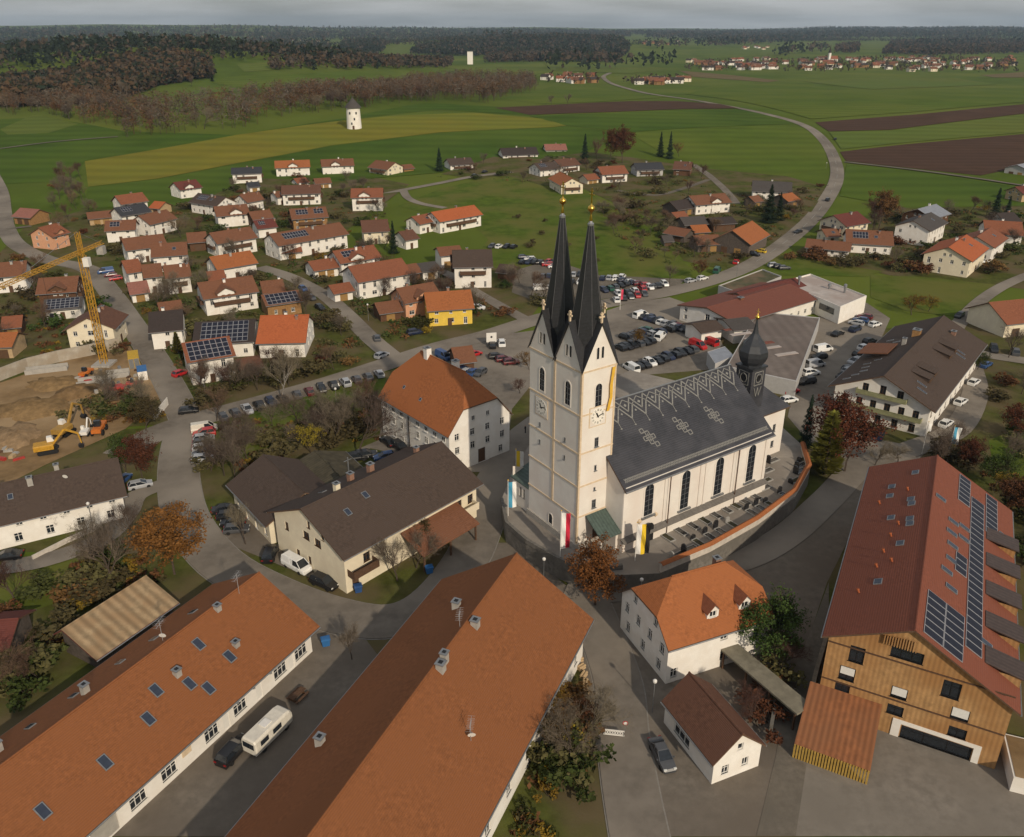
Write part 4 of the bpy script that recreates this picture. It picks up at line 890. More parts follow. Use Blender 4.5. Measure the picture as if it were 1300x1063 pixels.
mb = MB(); mb.box((-22.1, 8.3 - 17.2, 2.1), (-22.004, 8.3 - 8.2, 2.6)); mb.box((-22.1, 8.3 - 9.1, 0), (-22.004, 8.3 - 8.2, 2.1)); mb.box((-22.1, 8.3 - 17.2, 0), (-22.004, 8.3 - 16.5, 2.1)); mb.build('garage_surround', WALL['white'], WD)
for z in (10.3, 5.0): mb = MB(); mb.box((-22.12, -10.5, z), (-22.005, 8.2, z + .14)); mb.build('floor_board', TIMBER, WD)
for i in range(13):
    y = -.6 + i * .27; mb = MB(); mb.box((-22.35, y, 12.4), (-22.2, y + .12, 13.8 - abs(y - .0) * .1)); mb.build('batten', WOODY, WD)
solar(WD, 'S', -21.8, -13.4, .55, .93, 6, 2); solar(WD, 'S', -18.5, 17.5, .37, .535, 24, 1); solar(WD, 'S', 10.5, 21.8, .2, .35, 8, 1); solar(WD, 'S', -5, -.5, .55, .68, 3, 1); solar(WD, 'S', 13.6, 21.8, .37 + .18, .70, 6, 1)
for x, f_ in ((-3.4, .72), (.2, .72), (-6.6, .76), (-9.6, .70), (3.2, .74), (6.3, .73), (4, .6), (7, .6), (10.2, .9), (-15, .33), (13, .12)): skylight(WD, 'S', x, f_, .9, 1.6)
for x, f_ in ((17.6, .72), (14.0, .42), (11, .42), (9, .72), (7.6, .74), (4.2, .50), (3.2, .75), (1.8, .76), (-3.2, .68), (-12, .50)): skylight(WD, 'N', x, f_, 1.2, 1.0)
DMET = mat('dormer_sheet', (.085, .06, .052), .5, .3, 2, wave=('X', .5, .25, .1))
for x in (-17, -10.2, -3.4, 3.4, 10.2):
    q = HS[WD.name]; y0 = -q['a'] - .3; z0 = q['f'](-q['a']) + 1.4; mb = MB(); w = 1.6
    mb.slab([[(x - w, y0, z0), (x + w, y0, z0), (x + w, -7.5, q['f'](-7.5) + .1), (x - w, -7.5, q['f'](-7.5) + .1)]], .14); o = mb.build('shed_dormer', DMET, WD)
    mb = MB(); mb.box((x - w + .2, y0 + .4, z0 - 1.7), (x + w - .2, y0 + .5, z0 - .13)); mb.box((x - w + .2, y0 + .5, z0 - 1.9), (x - w + .3, y0 + 2.6, z0 - .05)); mb.box((x + w - .3, y0 + .5, z0 - 1.9), (x + w - .2, y0 + 2.6, z0 - .05)); mb.build('dormer_front', WOODY, o)
random.seed(5)
for x, f_ in ((2, .62), (-1, .55), (-5, .5), (-7.5, .62), (-8.5, .45), (12, .66), (9, .3), (-14, .3)):
    mb = MB(); mb.lathe((0, 0, 0), [(.14, -.1), (.12, .35), (.2, .36), (.18, .5)], 8); on_roof(WD, 'N', x, f_, mb.mesh('roof_vent', TILE['bright']), 'roof_vent')
tt_ = MB(); tt_.slab([[(-30.5, 1.5, 1.9), (-22.02, 1.5, 3.9), (-22.02, 9.4, 3.9), (-30.5, 9.4, 1.9)][::1]], .25); tr_ = tt_.build('terrace_roof', mat('cedar_boards', (.33, .13, .055), .8, .3, 1, wave=('Y', .5, .3, .2), big=(.3, (.26, .11, .05))), WD)
for i in range(26):
    y = 1.55 + i * .305; mb = MB(); mb.box((-30.75, y, 0), (-30.6, y + .2, 2.0)); mb.build('fence_board', mat('yellow_boards', (.42, .27, .06), .8, .3, 2), tr_)
wall_line('side_wall', 'long timber-topped yard wall beside the apartment house lane', [(1016, 940), (1035, 860), (1056, 790), (1072, 735)], 0, 1.6, .5, mat('wall_old', (.30, .25, .19), .95, .4, 1.2))
tr2 = thing('ground_terrace', 'white-rendered low terrace with rubble on top beside the timber-clad house', 'terrace', (57.5, 66, 0), R(-20))
mb = MB(); mb.box((-3.5, -3.2, 0), (6.5, 3.2, 2.1)); mb.build('terrace_wall', WALL['white'], tr2); mb = MB(); mb.box((-3.3, -3.0, 2.1), (6.3, 3, 2.15)); mb.build('terrace_floor', SOIL, tr2)
mb = MB(); mb.box((-2, -3.26, .9), (.2, -3.205, 1.5)); mb.build('window', GLASS, tr2)
# hotel
HT = house('inn', 'big white inn with long dark brown roof and two green balconies', 'building', (89.3, 171.5), R(51.5), 46, 18.5, 6.6, 11.0, 'white', 'umber', near=True, ov=1.2, og=1.2, frame=FRAMEB,
           wins={'W': wn(5, 18.5, 1.3, 1.2, 1.7, 1, 17.5) + wn(6, 18.5, 4.2, 1.2, 1.8, 1, 17.5) + [(5.9, 7.5, 1.2, 1.8), (9.3, 7.8, 1.2, 1.8), (12.7, 7.5, 1.2, 1.8)], 'S': wn(10, 46, 1.4) + wn(10, 46, 4.4), 'N': [], 'E': []}, chim=[(8, 2, 1.4, .8, WALL['ochre']), (1, 2.8, 1.5, .4, CONC), (17, -4, .8, .5)])
GRB = mat('balcony_green', (.28, .28, .15), .7, .3, 2)
balcony(HT, 'W', 1, 17.5, 3.2, 1.2, GRB, h=.75); balcony(HT, 'W', 4.4, 14.2, 6.45, 1.2, GRB, h=.75)
for x, f_ in ((-17, .45), (-19.5, .38), (10, .3), (8, .25)): skylight(HT, 'S', x, f_, .6, 2.2)
for x, f_ in ((-21, .25), (-19, .35), (-17, .45), (-14, .4), (-11, .35), (-9, .5), (3, .4), (5, .5), (8, .3)): skylight(HT, 'N', x, f_, .6, 1.6)
for x in (-13, -9, 4, 9):
    q = HS[HT.name]; mb = MB(); y = -5.4; z = q['f'](y); mb.slab([[(x - 1.6, y - 1.4, z + .35), (x + 1.6, y - 1.4, z + .35), (x + 1.6, y + 2.6, q['f'](y + 2.6) + .08), (x - 1.6, y + 2.6, q['f'](y + 2.6) + .08)]], .12); o = mb.build('shed_dormer', TILE['umber'], HT)
    mb = MB(); mb.box((x - 1.4, y - 1.2, z - .7), (x + 1.4, y - 1.1, z + .26)); mb.build('dormer_window', FRAMEB, o)
    for e in (-1.45, 1.45):
        mb = MB(); mb.poly([(x + e, y - 1.15, q['f'](y - 1.15)), (x + e, y - 1.15, z + .26), (x + e, y + 2.4, q['f'](y + 2.4) - .02)]); mb.build('dormer_cheek', TILE['umber'], o)
mb = MB(); mb.slab([[(-7, 4, 9.9), (1, 4, 9.9), (1, 10.2, 8.6), (-7, 10.2, 8.6)]], .2); mb.build('wide_dormer', TILE['rust'], HT)
# workshop and garage yard north of the church
WS_ = rh('workshop', 'long workshop with low rusty red roof and white gable end', 'workshop', 'P', 897, 391, 1004, 361, 19, 4.3, 6.0, 'white', tile('roof_sheet_red', (.20, .072, .05), .25), og=.5, near=True, chim=[(-5, -.5, .5, .7, TILE['rust'])], t=.3)
rh('workshop_wing', 'dull red-roofed workshop wing beside the green flat roof', 'workshop', 'P', 935, 372, 1010, 353, 9, 4.5, 6.0, 'white', 'wine', auto=False)
def flatbox(name, label, cat, pts, z, wallm, roofm, z0=0, par=.35, group=None, hh=None):
    P = [g(*p, z) for p in pts]; c = sum(P, Vector()) / len(P)
    if sum((P[i] - c).cross(P[(i + 1) % len(P)] - c).z for i in range(len(P))) < 0: P.reverse()
    root = thing(name, label, cat, (c.x, c.y, z0), 0, group); FOOT.append((c.x, c.y, 0, max((p - c).length for p in P) * .8, max((p - c).length for p in P) * .7, max((p - c).length for p in P) * .7))
    mb = MB(); n = len(P); Q = [(p.x - c.x, p.y - c.y) for p in P]
    for i in range(n): a, b = Q[i], Q[(i + 1) % n]; mb.poly([(*a, 0), (*b, 0), (*b, z - z0 + par), (*a, z - z0 + par)])
    I = [(x * .975, y * .975) for x, y in Q]
    for i in range(n):
        a, b, c1, d1 = Q[i], Q[(i + 1) % n], I[(i + 1) % n], I[i]; mb.poly([(*a, z - z0 + par), (*b, z - z0 + par), (*c1, z - z0 + par), (*d1, z - z0 + par)]); mb.poly([(*d1, z - z0 + par), (*c1, z - z0 + par), (*c1, z - z0), (*d1, z - z0)])
    mb.build('wall', wallm, root); mb = MB(); mb.poly([(*p, z - z0 + .004) for p in I]); mb.build('flat_roof', roofm, root)
    return root, Q
FELT = mat('flat_roof_pale', (.48, .43, .40), .9, .25, .5, big=(.15, (.34, .28, .25)))
FB, Q = flatbox('showroom', 'white flat-roofed showroom box with dark window band', 'building', [(991.7, 359), (1028.6, 349), (1100, 377), (1066.8, 391)], 4.8, WALL['white'], FELT)
def side_panels(root, Q, i, specs, m=None, name='window'):
    a, b = Vector(Q[i]), Vector(Q[(i + 1) % len(Q)]); T = (b - a).normalized(); n = (b - a).length
    for s, z, w, h in specs:
        mb = MB(); mb.box((-w / 2, -.06, -h / 2), (w / 2, .02, h / 2), 1); mb.box((-w / 2 + .1, -.09, -h / 2 + .1), (-.05, -.05, h / 2 - .1)); mb.box((.05, -.09, -h / 2 + .1), (w / 2 - .1, -.05, h / 2 - .1))
        o = mb.build(name, [m or GLASS, SHEET], root, loc=(a.x + T.x * s * n, a.y + T.y * s * n, z), rz=math.atan2(T.y, T.x))
cand = [i for i in range(4)]
for i in cand:
    a, b = Vector(Q[i]), Vector(Q[(i + 1) % 4]); T = (b - a); nn = Vector((T.y, -T.x))
    if nn.y < 0: side_panels(FB, Q, i, [(.2, 2.2, 3.4, 2.6), (.5, 3.0, 6.2, 1.8), (.8, 3.0, 6.2, 1.8)] if nn.x < 0 else [])
for x, y, h in ((-6, 4, 2.2), (5, -3, 1.8), (2, 1, .8)):
    mb = MB(); mb.lathe((x, y, 4.8), [(.3, 0), (.3, h), (.55, h + .05), (.5, h + .7), (.2, h + .9)], 10); mb.build('roof_vent', SHEET, FB)
GH, Q2 = flatbox('storage_hall', 'wide grey felt-roofed storage hall behind the choir', 'building', [(962, 396), (1041, 403.7), (1011, 485), (922, 466)], 3.8, WALL['grey'], mat('roof_sheet_grey_brown', (.20, .165, .145), .9, .25, .4, wave=('X', .12, .15, .3), big=(.12, (.15, .12, .105))), par=.08)
for k in range(6):
    mb = MB(); x = -12 + 4.2 * k; mb.box((-3, -.7, 0), (3, .7, .12)) if k % 2 else mb.box((-2, -.6, 0), (2, .6, .12)); mb.build('roof_light', FELT if k % 3 else mat('rust_patch', (.20, .07, .05), .9, .3), GH, loc=(-3 + 1.8 * k - 6, 9 - 3.4 * k if k < 4 else 14 - 4.5 * k, 3.81), rz=R(20))
rh('storage_annex', 'small white annex with dark brown roof at the workshop gable', 'building', 'I', 400, 372, 525, 352, 7, 3.4, 4.4, 'white', 'umber', auto=False)
rh('storage_annex', 'grey sheet-roofed annex between workshop and storage hall', 'building', 'I', 560, 350, 690, 338, 10, 3.8, 4.8, 'white', 'grey', auto=False, near=True)
flatbox('green_roof_block', 'low block with moss-green flat roof beside the main road', 'building', [(912, 364), (968, 343), (992, 352), (940, 374)], 4.2, WALL['grey'], mat('sedum_roof', (.085, .085, .04), .95, .4, .6, big=(.2, (.14, .10, .06))))
flatbox('garden_pavilion', 'small grey sheet-roofed pavilion tucked behind the nave', 'pavilion', [(898, 447), (920, 440), (932, 452), (908, 462)], 3.4, WALL['grey'], TILE['silver'], par=.05)
# ------------------------------------------------------------------ village houses, surveyed by the two ends of each ridge
# crop, ridge ends, width, eave, ridge, wall, roof, options, name, label
V = [
 ('A', 100, 292, 198, 300, 9, 3.4, 5.6, 'ochre', 'pink', 'g', 'barn', 'lone tan timber field barn with pinkish roof beside the bend of the lane'),
 ('A', 190, 392, 285, 368, 10, 5.2, 7.8, 'salmon', 'red', 'c', 'house', 'salmon-coloured house with red roof near the lone field barn'),
 ('A', -40, 570, 135, 556, 11, 5.4, 8, 'white', 'rust', '', 'house', 'white house with long rust roof behind the crane jib'),
 ('A', 192, 645, 395, 632, 11, 5.4, 8, 'wood', 'rust', 'cb', 'house', 'brown timber house with cross gable beside the crane mast'),
 ('A', 220, 752, 415, 735, 9, 3.2, 4.6, 'white', 'grey', 'S', 'carport_block', 'low white block with full solar roof between timber house and cream house'),
 ('A', 432, 842, 505, 772, 11, 5.6, 8.4, 'cream', 'brown', '', 'house', 'cream gabled house directly behind the foot of the crane'),
 ('A', 8, 838, 115, 828, 7, 2.8, 4.4, 'wood', 'red', 'g', 'shed', 'small red-roofed shed in the garden above the building pit wall'),
 ('F', -30, 100, 100, 95, 8, 3.4, 5.2, 'tan', 'orange', 'g', 'shed', 'low orange-roofed shed beside the building pit wall'),
 ('A', 572, 232, 712, 214, 10, 5.4, 8, 'white', 'red', '', 'house', 'white house with red roof at the field edge above the solar house'),
 ('A', 568, 292, 722, 268, 9, 5, 7.4, 'white', 'slate', 's', 'house', 'white house with slate and solar roof below the red field-edge house'),
 ('A', 772, 258, 828, 263, 7, 3, 4.8, 'tan', 'bright', 'g', 'summer_house', 'small bright orange-roofed garden house near the field edge'),
 ('A', 690, 332, 832, 300, 10, 5, 7.6, 'white', 'rust', '', 'house', 'wide rust-roofed house with bushes under its gable'),
 ('A', 430, 316, 565, 304, 8, 3, 4.6, 'tan', 'rust', 'g', 'garage', 'long tan garage with rust roof at the end of the lane'),
 ('A', 525, 358, 682, 350, 9, 4.8, 7.2, 'white', 'rust', 's', 'house', 'white bungalow with a blue solar strip on rust roof'),
 ('A', 605, 447, 815, 422, 10, 5.2, 7.8, 'white', 'rust', '', 'house', 'long white house with rust roof and small forecourt'),
 ('A', 752, 475, 935, 462, 10, 5.6, 8.2, 'white', 'rust', '', 'house', 'tall plain white house with bare gable wall and rust roof'),
 ('A', 606, 558, 692, 546, 9, 5.6, 8, 'white', 'red', '', 'row_house', 'white row house with red roof at the head of the row beside the lane'),
 ('A', 705, 578, 805, 568, 9, 5.4, 7.8, 'white', 'rust', '', 'row_house', 'white row house with rust roof in the middle of the lane row'),
 ('A', 812, 582, 945, 568, 9, 5.4, 7.8, 'white', 'rust', 'b', 'row_house', 'white row house with timber balcony closing the lane row'),
 ('A', 632, 668, 735, 655, 8, 3, 5, 'white', 'pink', 'g', 'garage', 'white double garage with pinkish roof at the lane edge'),
 ('A', 865, 165, 980, 150, 10, 4.8, 7.4, 'white', 'wine', 'c', 'house', 'wine-roofed house half hidden by shrubs at the field edge'),
 ('A', 990, 218, 1130, 238, 10, 5, 7.6, 'white', 'umber', 's', 'house', 'umber-roofed house with roof collectors and dark timber gable'),
 ('A', 1195, 228, 1285, 212, 9, 4.2, 6.6, 'white', 'rust', '', 'house', 'small white house with rust roof below the modern villa'),
 ('A', 930, 418, 1030, 410, 9, 3.6, 5.8, 'wood', 'rust', 'g', 'barn', 'rust-roofed timber barn between two long houses'),
 ('A', 1045, 418, 1250, 386, 10, 5.4, 8, 'white', 'rust', 'b', 'house', 'long rust-roofed house with full-length timber balcony'),
 ('A', 1045, 538, 1252, 505, 10, 4.4, 7, 'white', 'orange', '', 'house', 'orange-roofed house with two clipped conifers in front'),
 ('A', 1030, 612, 1120, 602, 7, 3.2, 5, 'white', 'red', 'g', 'garage', 'white garage with red roof behind the house with a central balcony'),
 ('A', 985, 668, 1262, 630, 11, 5.4, 8.2, 'white', 'rust', 'cb', 'house', 'large white house with central gable, balcony and hedged lawn'),
 ('A', 785, 768, 905, 752, 8, 3.2, 5.2, 'white', 'rust', 'g', 'garage', 'rust-roofed garage behind the dark grey roofed house'),
 ('A', 742, 815, 915, 800, 12, 5.2, 8, 'white', 'dark', '', 'house', 'white house with dark charcoal roof at the roadside bend'),
 ('B', 288, 132, 442, 126, 11, 6, 8, 'white', 'slate', 'b', 'villa', 'modern white villa with slate-dark roof at the field edge'),
 ('B', 365, 205, 425, 200, 7, 3.2, 4.6, 'white', 'slate', 'g', 'garage', 'white garage with slate roof in front of the modern villa'),
 ('B', 505, 97, 682, 91, 11, 6, 8.6, 'white', 'orange', 'c', 'house', 'white house with orange roof and arched central gable at the field edge'),
 ('B', 735, 90, 900, 84, 11, 5.8, 8.4, 'white', 'rust', 'c', 'house', 'white house with rust roof and glazed central gable at the field edge'),
 ('B', 1012, 92, 1112, 104, 12, 4.6, 7.4, 'cream', 'rust', 'b', 'house', 'cream house with wide rust roof on the bend of the upper lane'),
 ('B', 1132, 118, 1190, 112, 7, 3.2, 4.6, 'ochre', 'rust', 'g', 'garage', 'timber garage adjoining the cream house on the upper lane'),
 ('B', 600, 185, 662, 178, 7, 3, 4.6, 'white', 'red', 'g', 'garage', 'small white garage below the arched-gable house'),
 ('B', 700, 185, 785, 180, 8, 3.2, 4.8, 'white', 'rust', 'g', 'garage', 'rust-roofed garage below the glazed-gable house'),
 ('B', 540, 220, 738, 214, 11, 5.6, 8.2, 'white', 'brown', 'b', 'house', 'twin house with brown roof and dark timber balconies'),
 ('B', 495, 252, 550, 245, 7, 4, 5.6, 'white', 'rust', '', 'house', 'narrow white wing with rust roof attached to the twin house'),
 ('B', 888, 235, 1050, 232, 11, 6.4, 9, 'white', 'red', 'cb', 'house', 'tall white house with red roof, collectors and wrap balcony'),
 ('B', 578, 338, 762, 325, 11, 5.2, 7.8, 'ochre', 'rust', 'sb', 'house', 'ochre timber house with two solar fields on its roof'),
 ('B', 478, 462, 832, 404, 11, 5.6, 8.4, 'white', 'rust', 's', 'row_house', 'long stepped white row of houses with solar panels on rust roof'),
 ('B', 535, 530, 640, 522, 5, 2.6, 3.6, 'white', 'red', 'g', 'garage', 'low red-roofed porch block in front of the stepped row'),
 ('B', 935, 395, 1072, 388, 11, 5, 7.8, 'cream', 'brown', '', 'house', 'cream house with brown roof beside a dark fir'),
 ('B', 672, 600, 802, 580, 8, 3.2, 5, 'white', 'red', 'G', 'garage', 'white double garage with ochre door and red roof'),
 ('B', 795, 548, 1002, 516, 10, 4.8, 7.4, 'white', 'red', 'cs', 'house', 'white house with red roof behind the double garage'),
 ('B', 872, 625, 1142, 582, 12, 5.8, 8.8, 'white', 'red', '', 'house', 'big plain white house with long red roof'),
 ('B', 1130, 622, 1215, 608, 7, 3.2, 4.8, 'wood', 'rust', 'g', 'shed', 'timber shed with rust roof beside the big plain white house'),
 ('B', 775, 720, 882, 702, 6, 3, 4.4, 'white', 'red', 'g', 'garage', 'small white garage by the parked cars of the inner lane'),
 ('B', 432, 700, 548, 688, 8, 3.8, 5.8, 'white', 'rust', '', 'cottage', 'small white cottage with rust roof beside the solar-roofed timber house'),
 ('B', 438, 768, 625, 742, 8, 4, 5.6, 'ochre', 'rust', 'S', 'house', 'ochre timber house roofed entirely with solar panels'),
 ('B', 1112, 735, 1300, 702, 9, 5, 7.6, 'salmon', 'rust', 'c', 'house', 'salmon house with rust roof and central gable'),
 ('B', 1005, 808, 1125, 792, 7, 2.8, 4.4, 'wood', 'rust', 'g', 'shed', 'rust-roofed timber shed in front of the salmon house'),
 ('B', 200, 326, 368, 312, 10, 5, 7.6, 'white', 'rust', 'c', 'house', 'rust-roofed white house with two gables below the collectors house'),
 ('B', 375, 352, 482, 340, 8, 4, 6, 'wood', 'rust', '', 'house', 'timber house with rust roof in the middle of the old hamlet'),
 ('B', 335, 262, 428, 250, 8, 4.4, 6.6, 'white', 'rust', '', 'house', 'white gabled house with rust roof behind the two-gabled house'),
 ('B', 398, 396, 502, 384, 8, 4, 6, 'white', 'wine', 's', 'house', 'wine-roofed cottage with collectors beside the ochre timber house'),
 ('B', 1210, 612, 1310, 598, 9, 3.2, 4.4, 'white', 'grey', 'g', 'garage', 'white garage with grey flat-pitched roof beside the dark three-storey house'),
 ('C', 262, 165, 385, 158, 11, 4.6, 7, 'white', 'umber', 'b', 'house', 'umber-roofed chalet with dark balcony beside a fir'),
 ('C', 530, 112, 712, 106, 12, 5, 8, 'white', 'dark', 'b', 'house', 'large chalet with dark roof on the upper lane'),
 ('C', 750, 92, 860, 90, 10, 5.2, 7.8, 'white', 'pink', 'b', 'house', 'white chalet with pinkish red roof behind the upper lane'),
 ('C', 700, 188, 802, 178, 11, 4.6, 7.2, 'white', 'umber', 's', 'house', 'brown gabled chalet with a solar field beside the meadow'),
 ('C', 800, 170, 905, 160, 11, 5, 7.6, 'white', 'brown', 'b', 'house', 'brown-roofed chalet with dark balcony beside the tall autumn trees'),
 ('C', 895, 262, 830, 228, 11, 5, 7.8, 'cream', 'orange', 'b', 'house', 'cream chalet with flower balconies facing the sunny meadow'),
 ('C', 1018, 205, 1152, 198, 11, 5.2, 8, 'white', 'red', 'b', 'house', 'white chalet with bright red roof and double balcony'),
 ('C', 945, 245, 1008, 238, 7, 3, 4.8, 'cream', 'red', 'g', 'garage', 'red-roofed garage next to the double-balcony chalet'),
 ('D', 95, 108, 235, 104, 10, 4.8, 7.2, 'grey', 'slate', 'b', 'house', 'grey slate-roofed house among the tall firs'),
 ('C', 185, 432, 402, 396, 10, 5, 7.6, 'white', 'bright', 'b', 'house', 'long white house with bright red roof and dark balcony beside the meadow'),
 ('C', 88, 455, 182, 436, 8, 4.2, 6.2, 'white', 'red', '', 'house', 'white wing with red roof joined to the long meadow house'),
 ('C', 22, 530, 95, 518, 8, 3.8, 5.8, 'white', 'brown', '', 'cottage', 'little white cottage with brown roof below the meadow house'),
 ('C', 290, 622, 490, 618, 13, 7.2, 10.4, 'white', 'umber', 'b', 'house', 'three-storey white house with umber roof and dark balconies by the car meadow'),
 ('C', 212, 608, 330, 598, 8, 4.6, 6.2, 'white', 'rust', 'g', 'house', 'rust-roofed rear wing of the three-storey house'),
 ('C', 528, 690, 605, 698, 6, 2.6, 4, 'wood', 'umber', 'g', 'summer_house', 'dark timber garden house beside the three-storey house'),
 ('C', 150, 835, 385, 820, 10, 5, 8, 'yellow', 'orange', '', 'house', 'vivid yellow house with orange roof by the main road'),
 ('D', 300, 98, 392, 102, 11, 4.6, 7.6, 'wood', 'brown', '', 'barn', 'old timber barn with brown roof above the gravel path'),
 ('D', 372, 272, 552, 258, 11, 4.6, 7.2, 'white', 'rust', 'c', 'farmhouse', 'rust-roofed farmhouse with white central gable beside the orchard'),
 ('D', 275, 300, 375, 285, 9, 3.4, 5.8, 'old', 'dark', 'g', 'barn', 'dark old barn attached to the orchard farmhouse'),
 ('D', 285, 355, 350, 348, 6, 2.8, 4.2, 'tan', 'red', 'g', 'shed', 'little red-roofed shed below the orchard farmhouse'),
 ('D', 325, 378, 450, 372, 9, 3, 4.8, 'old', 'grey', 'g', 'shed', 'grey weathered shed in the middle of the farmyard'),
 ('D', 470, 382, 590, 375, 8, 3.4, 4.8, 'wood', 'dark', 'g', 'shed', 'dark timber shed with stacked wood under its roof'),
 ('D', 378, 420, 460, 415, 7, 3, 4.6, 'old', 'orange', 'g', 'shed', 'orange-roofed shed among the farmyard sheds'),
 ('D', 275, 422, 385, 440, 8, 2.8, 4.4, 'old', 'rust', 'g', 'shed', 'tumbledown rust-roofed shed at the edge of the farmyard'),
 ('D', 392, 470, 520, 465, 9, 3, 5, 'old', 'rust', 'g', 'shed', 'open-fronted grey timber shed with rust roof'),
 ('D', 235, 470, 288, 468, 5, 2.2, 3.4, 'old', 'grey', 'g', 'shed', 'tiny grey hut at the corner of the farmyard'),
 ('D', 590, 445, 690, 396, 13, 4.6, 8.4, 'old', 'orange', 'g', 'barn', 'grey-gabled barn with sunlit orange roof by the main road'),
 ('D', 690, 195, 890, 203, 14, 4.8, 8, 'white', 'grey', '', 'farmhouse', 'long grey-roofed farmhouse with white gable near the road curve'),
 ('D', 825, 265, 890, 255, 9, 3.6, 5.6, 'old', 'orange', 'g', 'barn', 'orange-roofed lean barn beside the long grey farmhouse'),
 ('D', 672, 275, 720, 268, 6, 3, 4.6, 'old', 'rust', 'g', 'shed', 'small rust-roofed shed under the dark fir'),
 ('E', 250, 362, 385, 340, 12, 5.4, 8.2, 'cream', 'wine', 'b', 'house', 'wine-roofed house with timber gable beside the road curve'),
 ('E', 185, 438, 270, 436, 8, 3, 4.6, 'cream', 'rust', '', 'annex', 'low rust-roofed annex in front of the wine-roofed house'),
 ('E', 318, 438, 580, 452, 12, 3.8, 7, 'white', 'rust', 's', 'farm_building', 'long rust-roofed farm building with a small roof collector'),
 ('E', 105, 490, 355, 512, 8, 2.8, 4.6, 'white', 'rust', '', 'stable', 'low white stable with rust roof along the lawn'),
 ('E', 690, 392, 790, 345, 12, 6.2, 8.8, 'white', 'grey', '', 'house', 'white gabled house with glossy grey roof among bare trees'),
 ('E', 715, 328, 818, 300, 12, 5, 7.6, 'wood', 'silver', '', 'barn', 'barn with silvery sheet roof behind the glossy-roofed house'),
 ('E', 885, 538, 985, 468, 14, 5.8, 9, 'cream', 'bright', '', 'house', 'cream farmhouse with vivid orange roof and skylight'),
 ('E', 1040, 480, 1120, 428, 11, 5.4, 8, 'white', 'red', '', 'house', 'white house with red roof behind the vivid orange farmhouse'),
 ('E', 1075, 388, 1290, 400, 13, 4.8, 8, 'white', 'red', '', 'house', 'wide red-roofed house beside the gravel forecourt'),
 ('E', 1150, 350, 1245, 345, 9, 4, 6.4, 'grey', 'dark', '', 'house', 'grey gabled house with dark roof beside a fir'),
 ('E', 1250, 205, 1340, 198, 9, 4.4, 6.6, 'tan', 'wine', '', 'house', 'tan house with wine roof by the field track'),
 ('E', 1262, 85, 1330, 70, 12, 4, 6, 'grey', 'silver', 'g', 'barn', 'grey barn with silvery blue roof beside the ploughed field'),
 ('E', 1105, 842, 1330, 820, 13, 4.2, 7.6, 'cream', 'red', 'g', 'barn', 'red-roofed cream barn across the lane from the big inn'),
 ('G', 130, 330, 395, 290, 12, 6, 8.2, 'white', 'red', 'S', 'house', 'white three-storey house with solar roof at the road junction'),
 ('G', 205, 215, 540, 195, 15, 4.2, 7, 'white', 'dark', 'Z', 'hall', 'wide hall with a huge solar field behind the junction house'),
 ('G', 565, 178, 835, 172, 15, 4.4, 8.4, 'white', 'bright', '', 'house', 'white farmhouse with sweeping bright orange roof and a birch in front'),
 ('G', 425, 420, 560, 395, 6, 2.8, 4, 'wood', 'brown', 'g', 'shed', 'brown-roofed garden shed behind the birch'),
 ('H', 640, 300, 770, 285, 7, 2.6, 4.6, 'wood', 'rust', 'O', 'shelter', 'open timber bus shelter with rust pyramid roof in the church car park'),
 ('M', -60, 945, 80, 935, 7, 2.6, 4.2, 'old', 'wine', 'g', 'shed', 'wine-roofed shed hidden in the bare garden'),
]
random.seed(11)
GDOOR = mat('garage_door', (.34, .20, .07), .7, .2, 3, wave=('Z', .8, .2, .1))
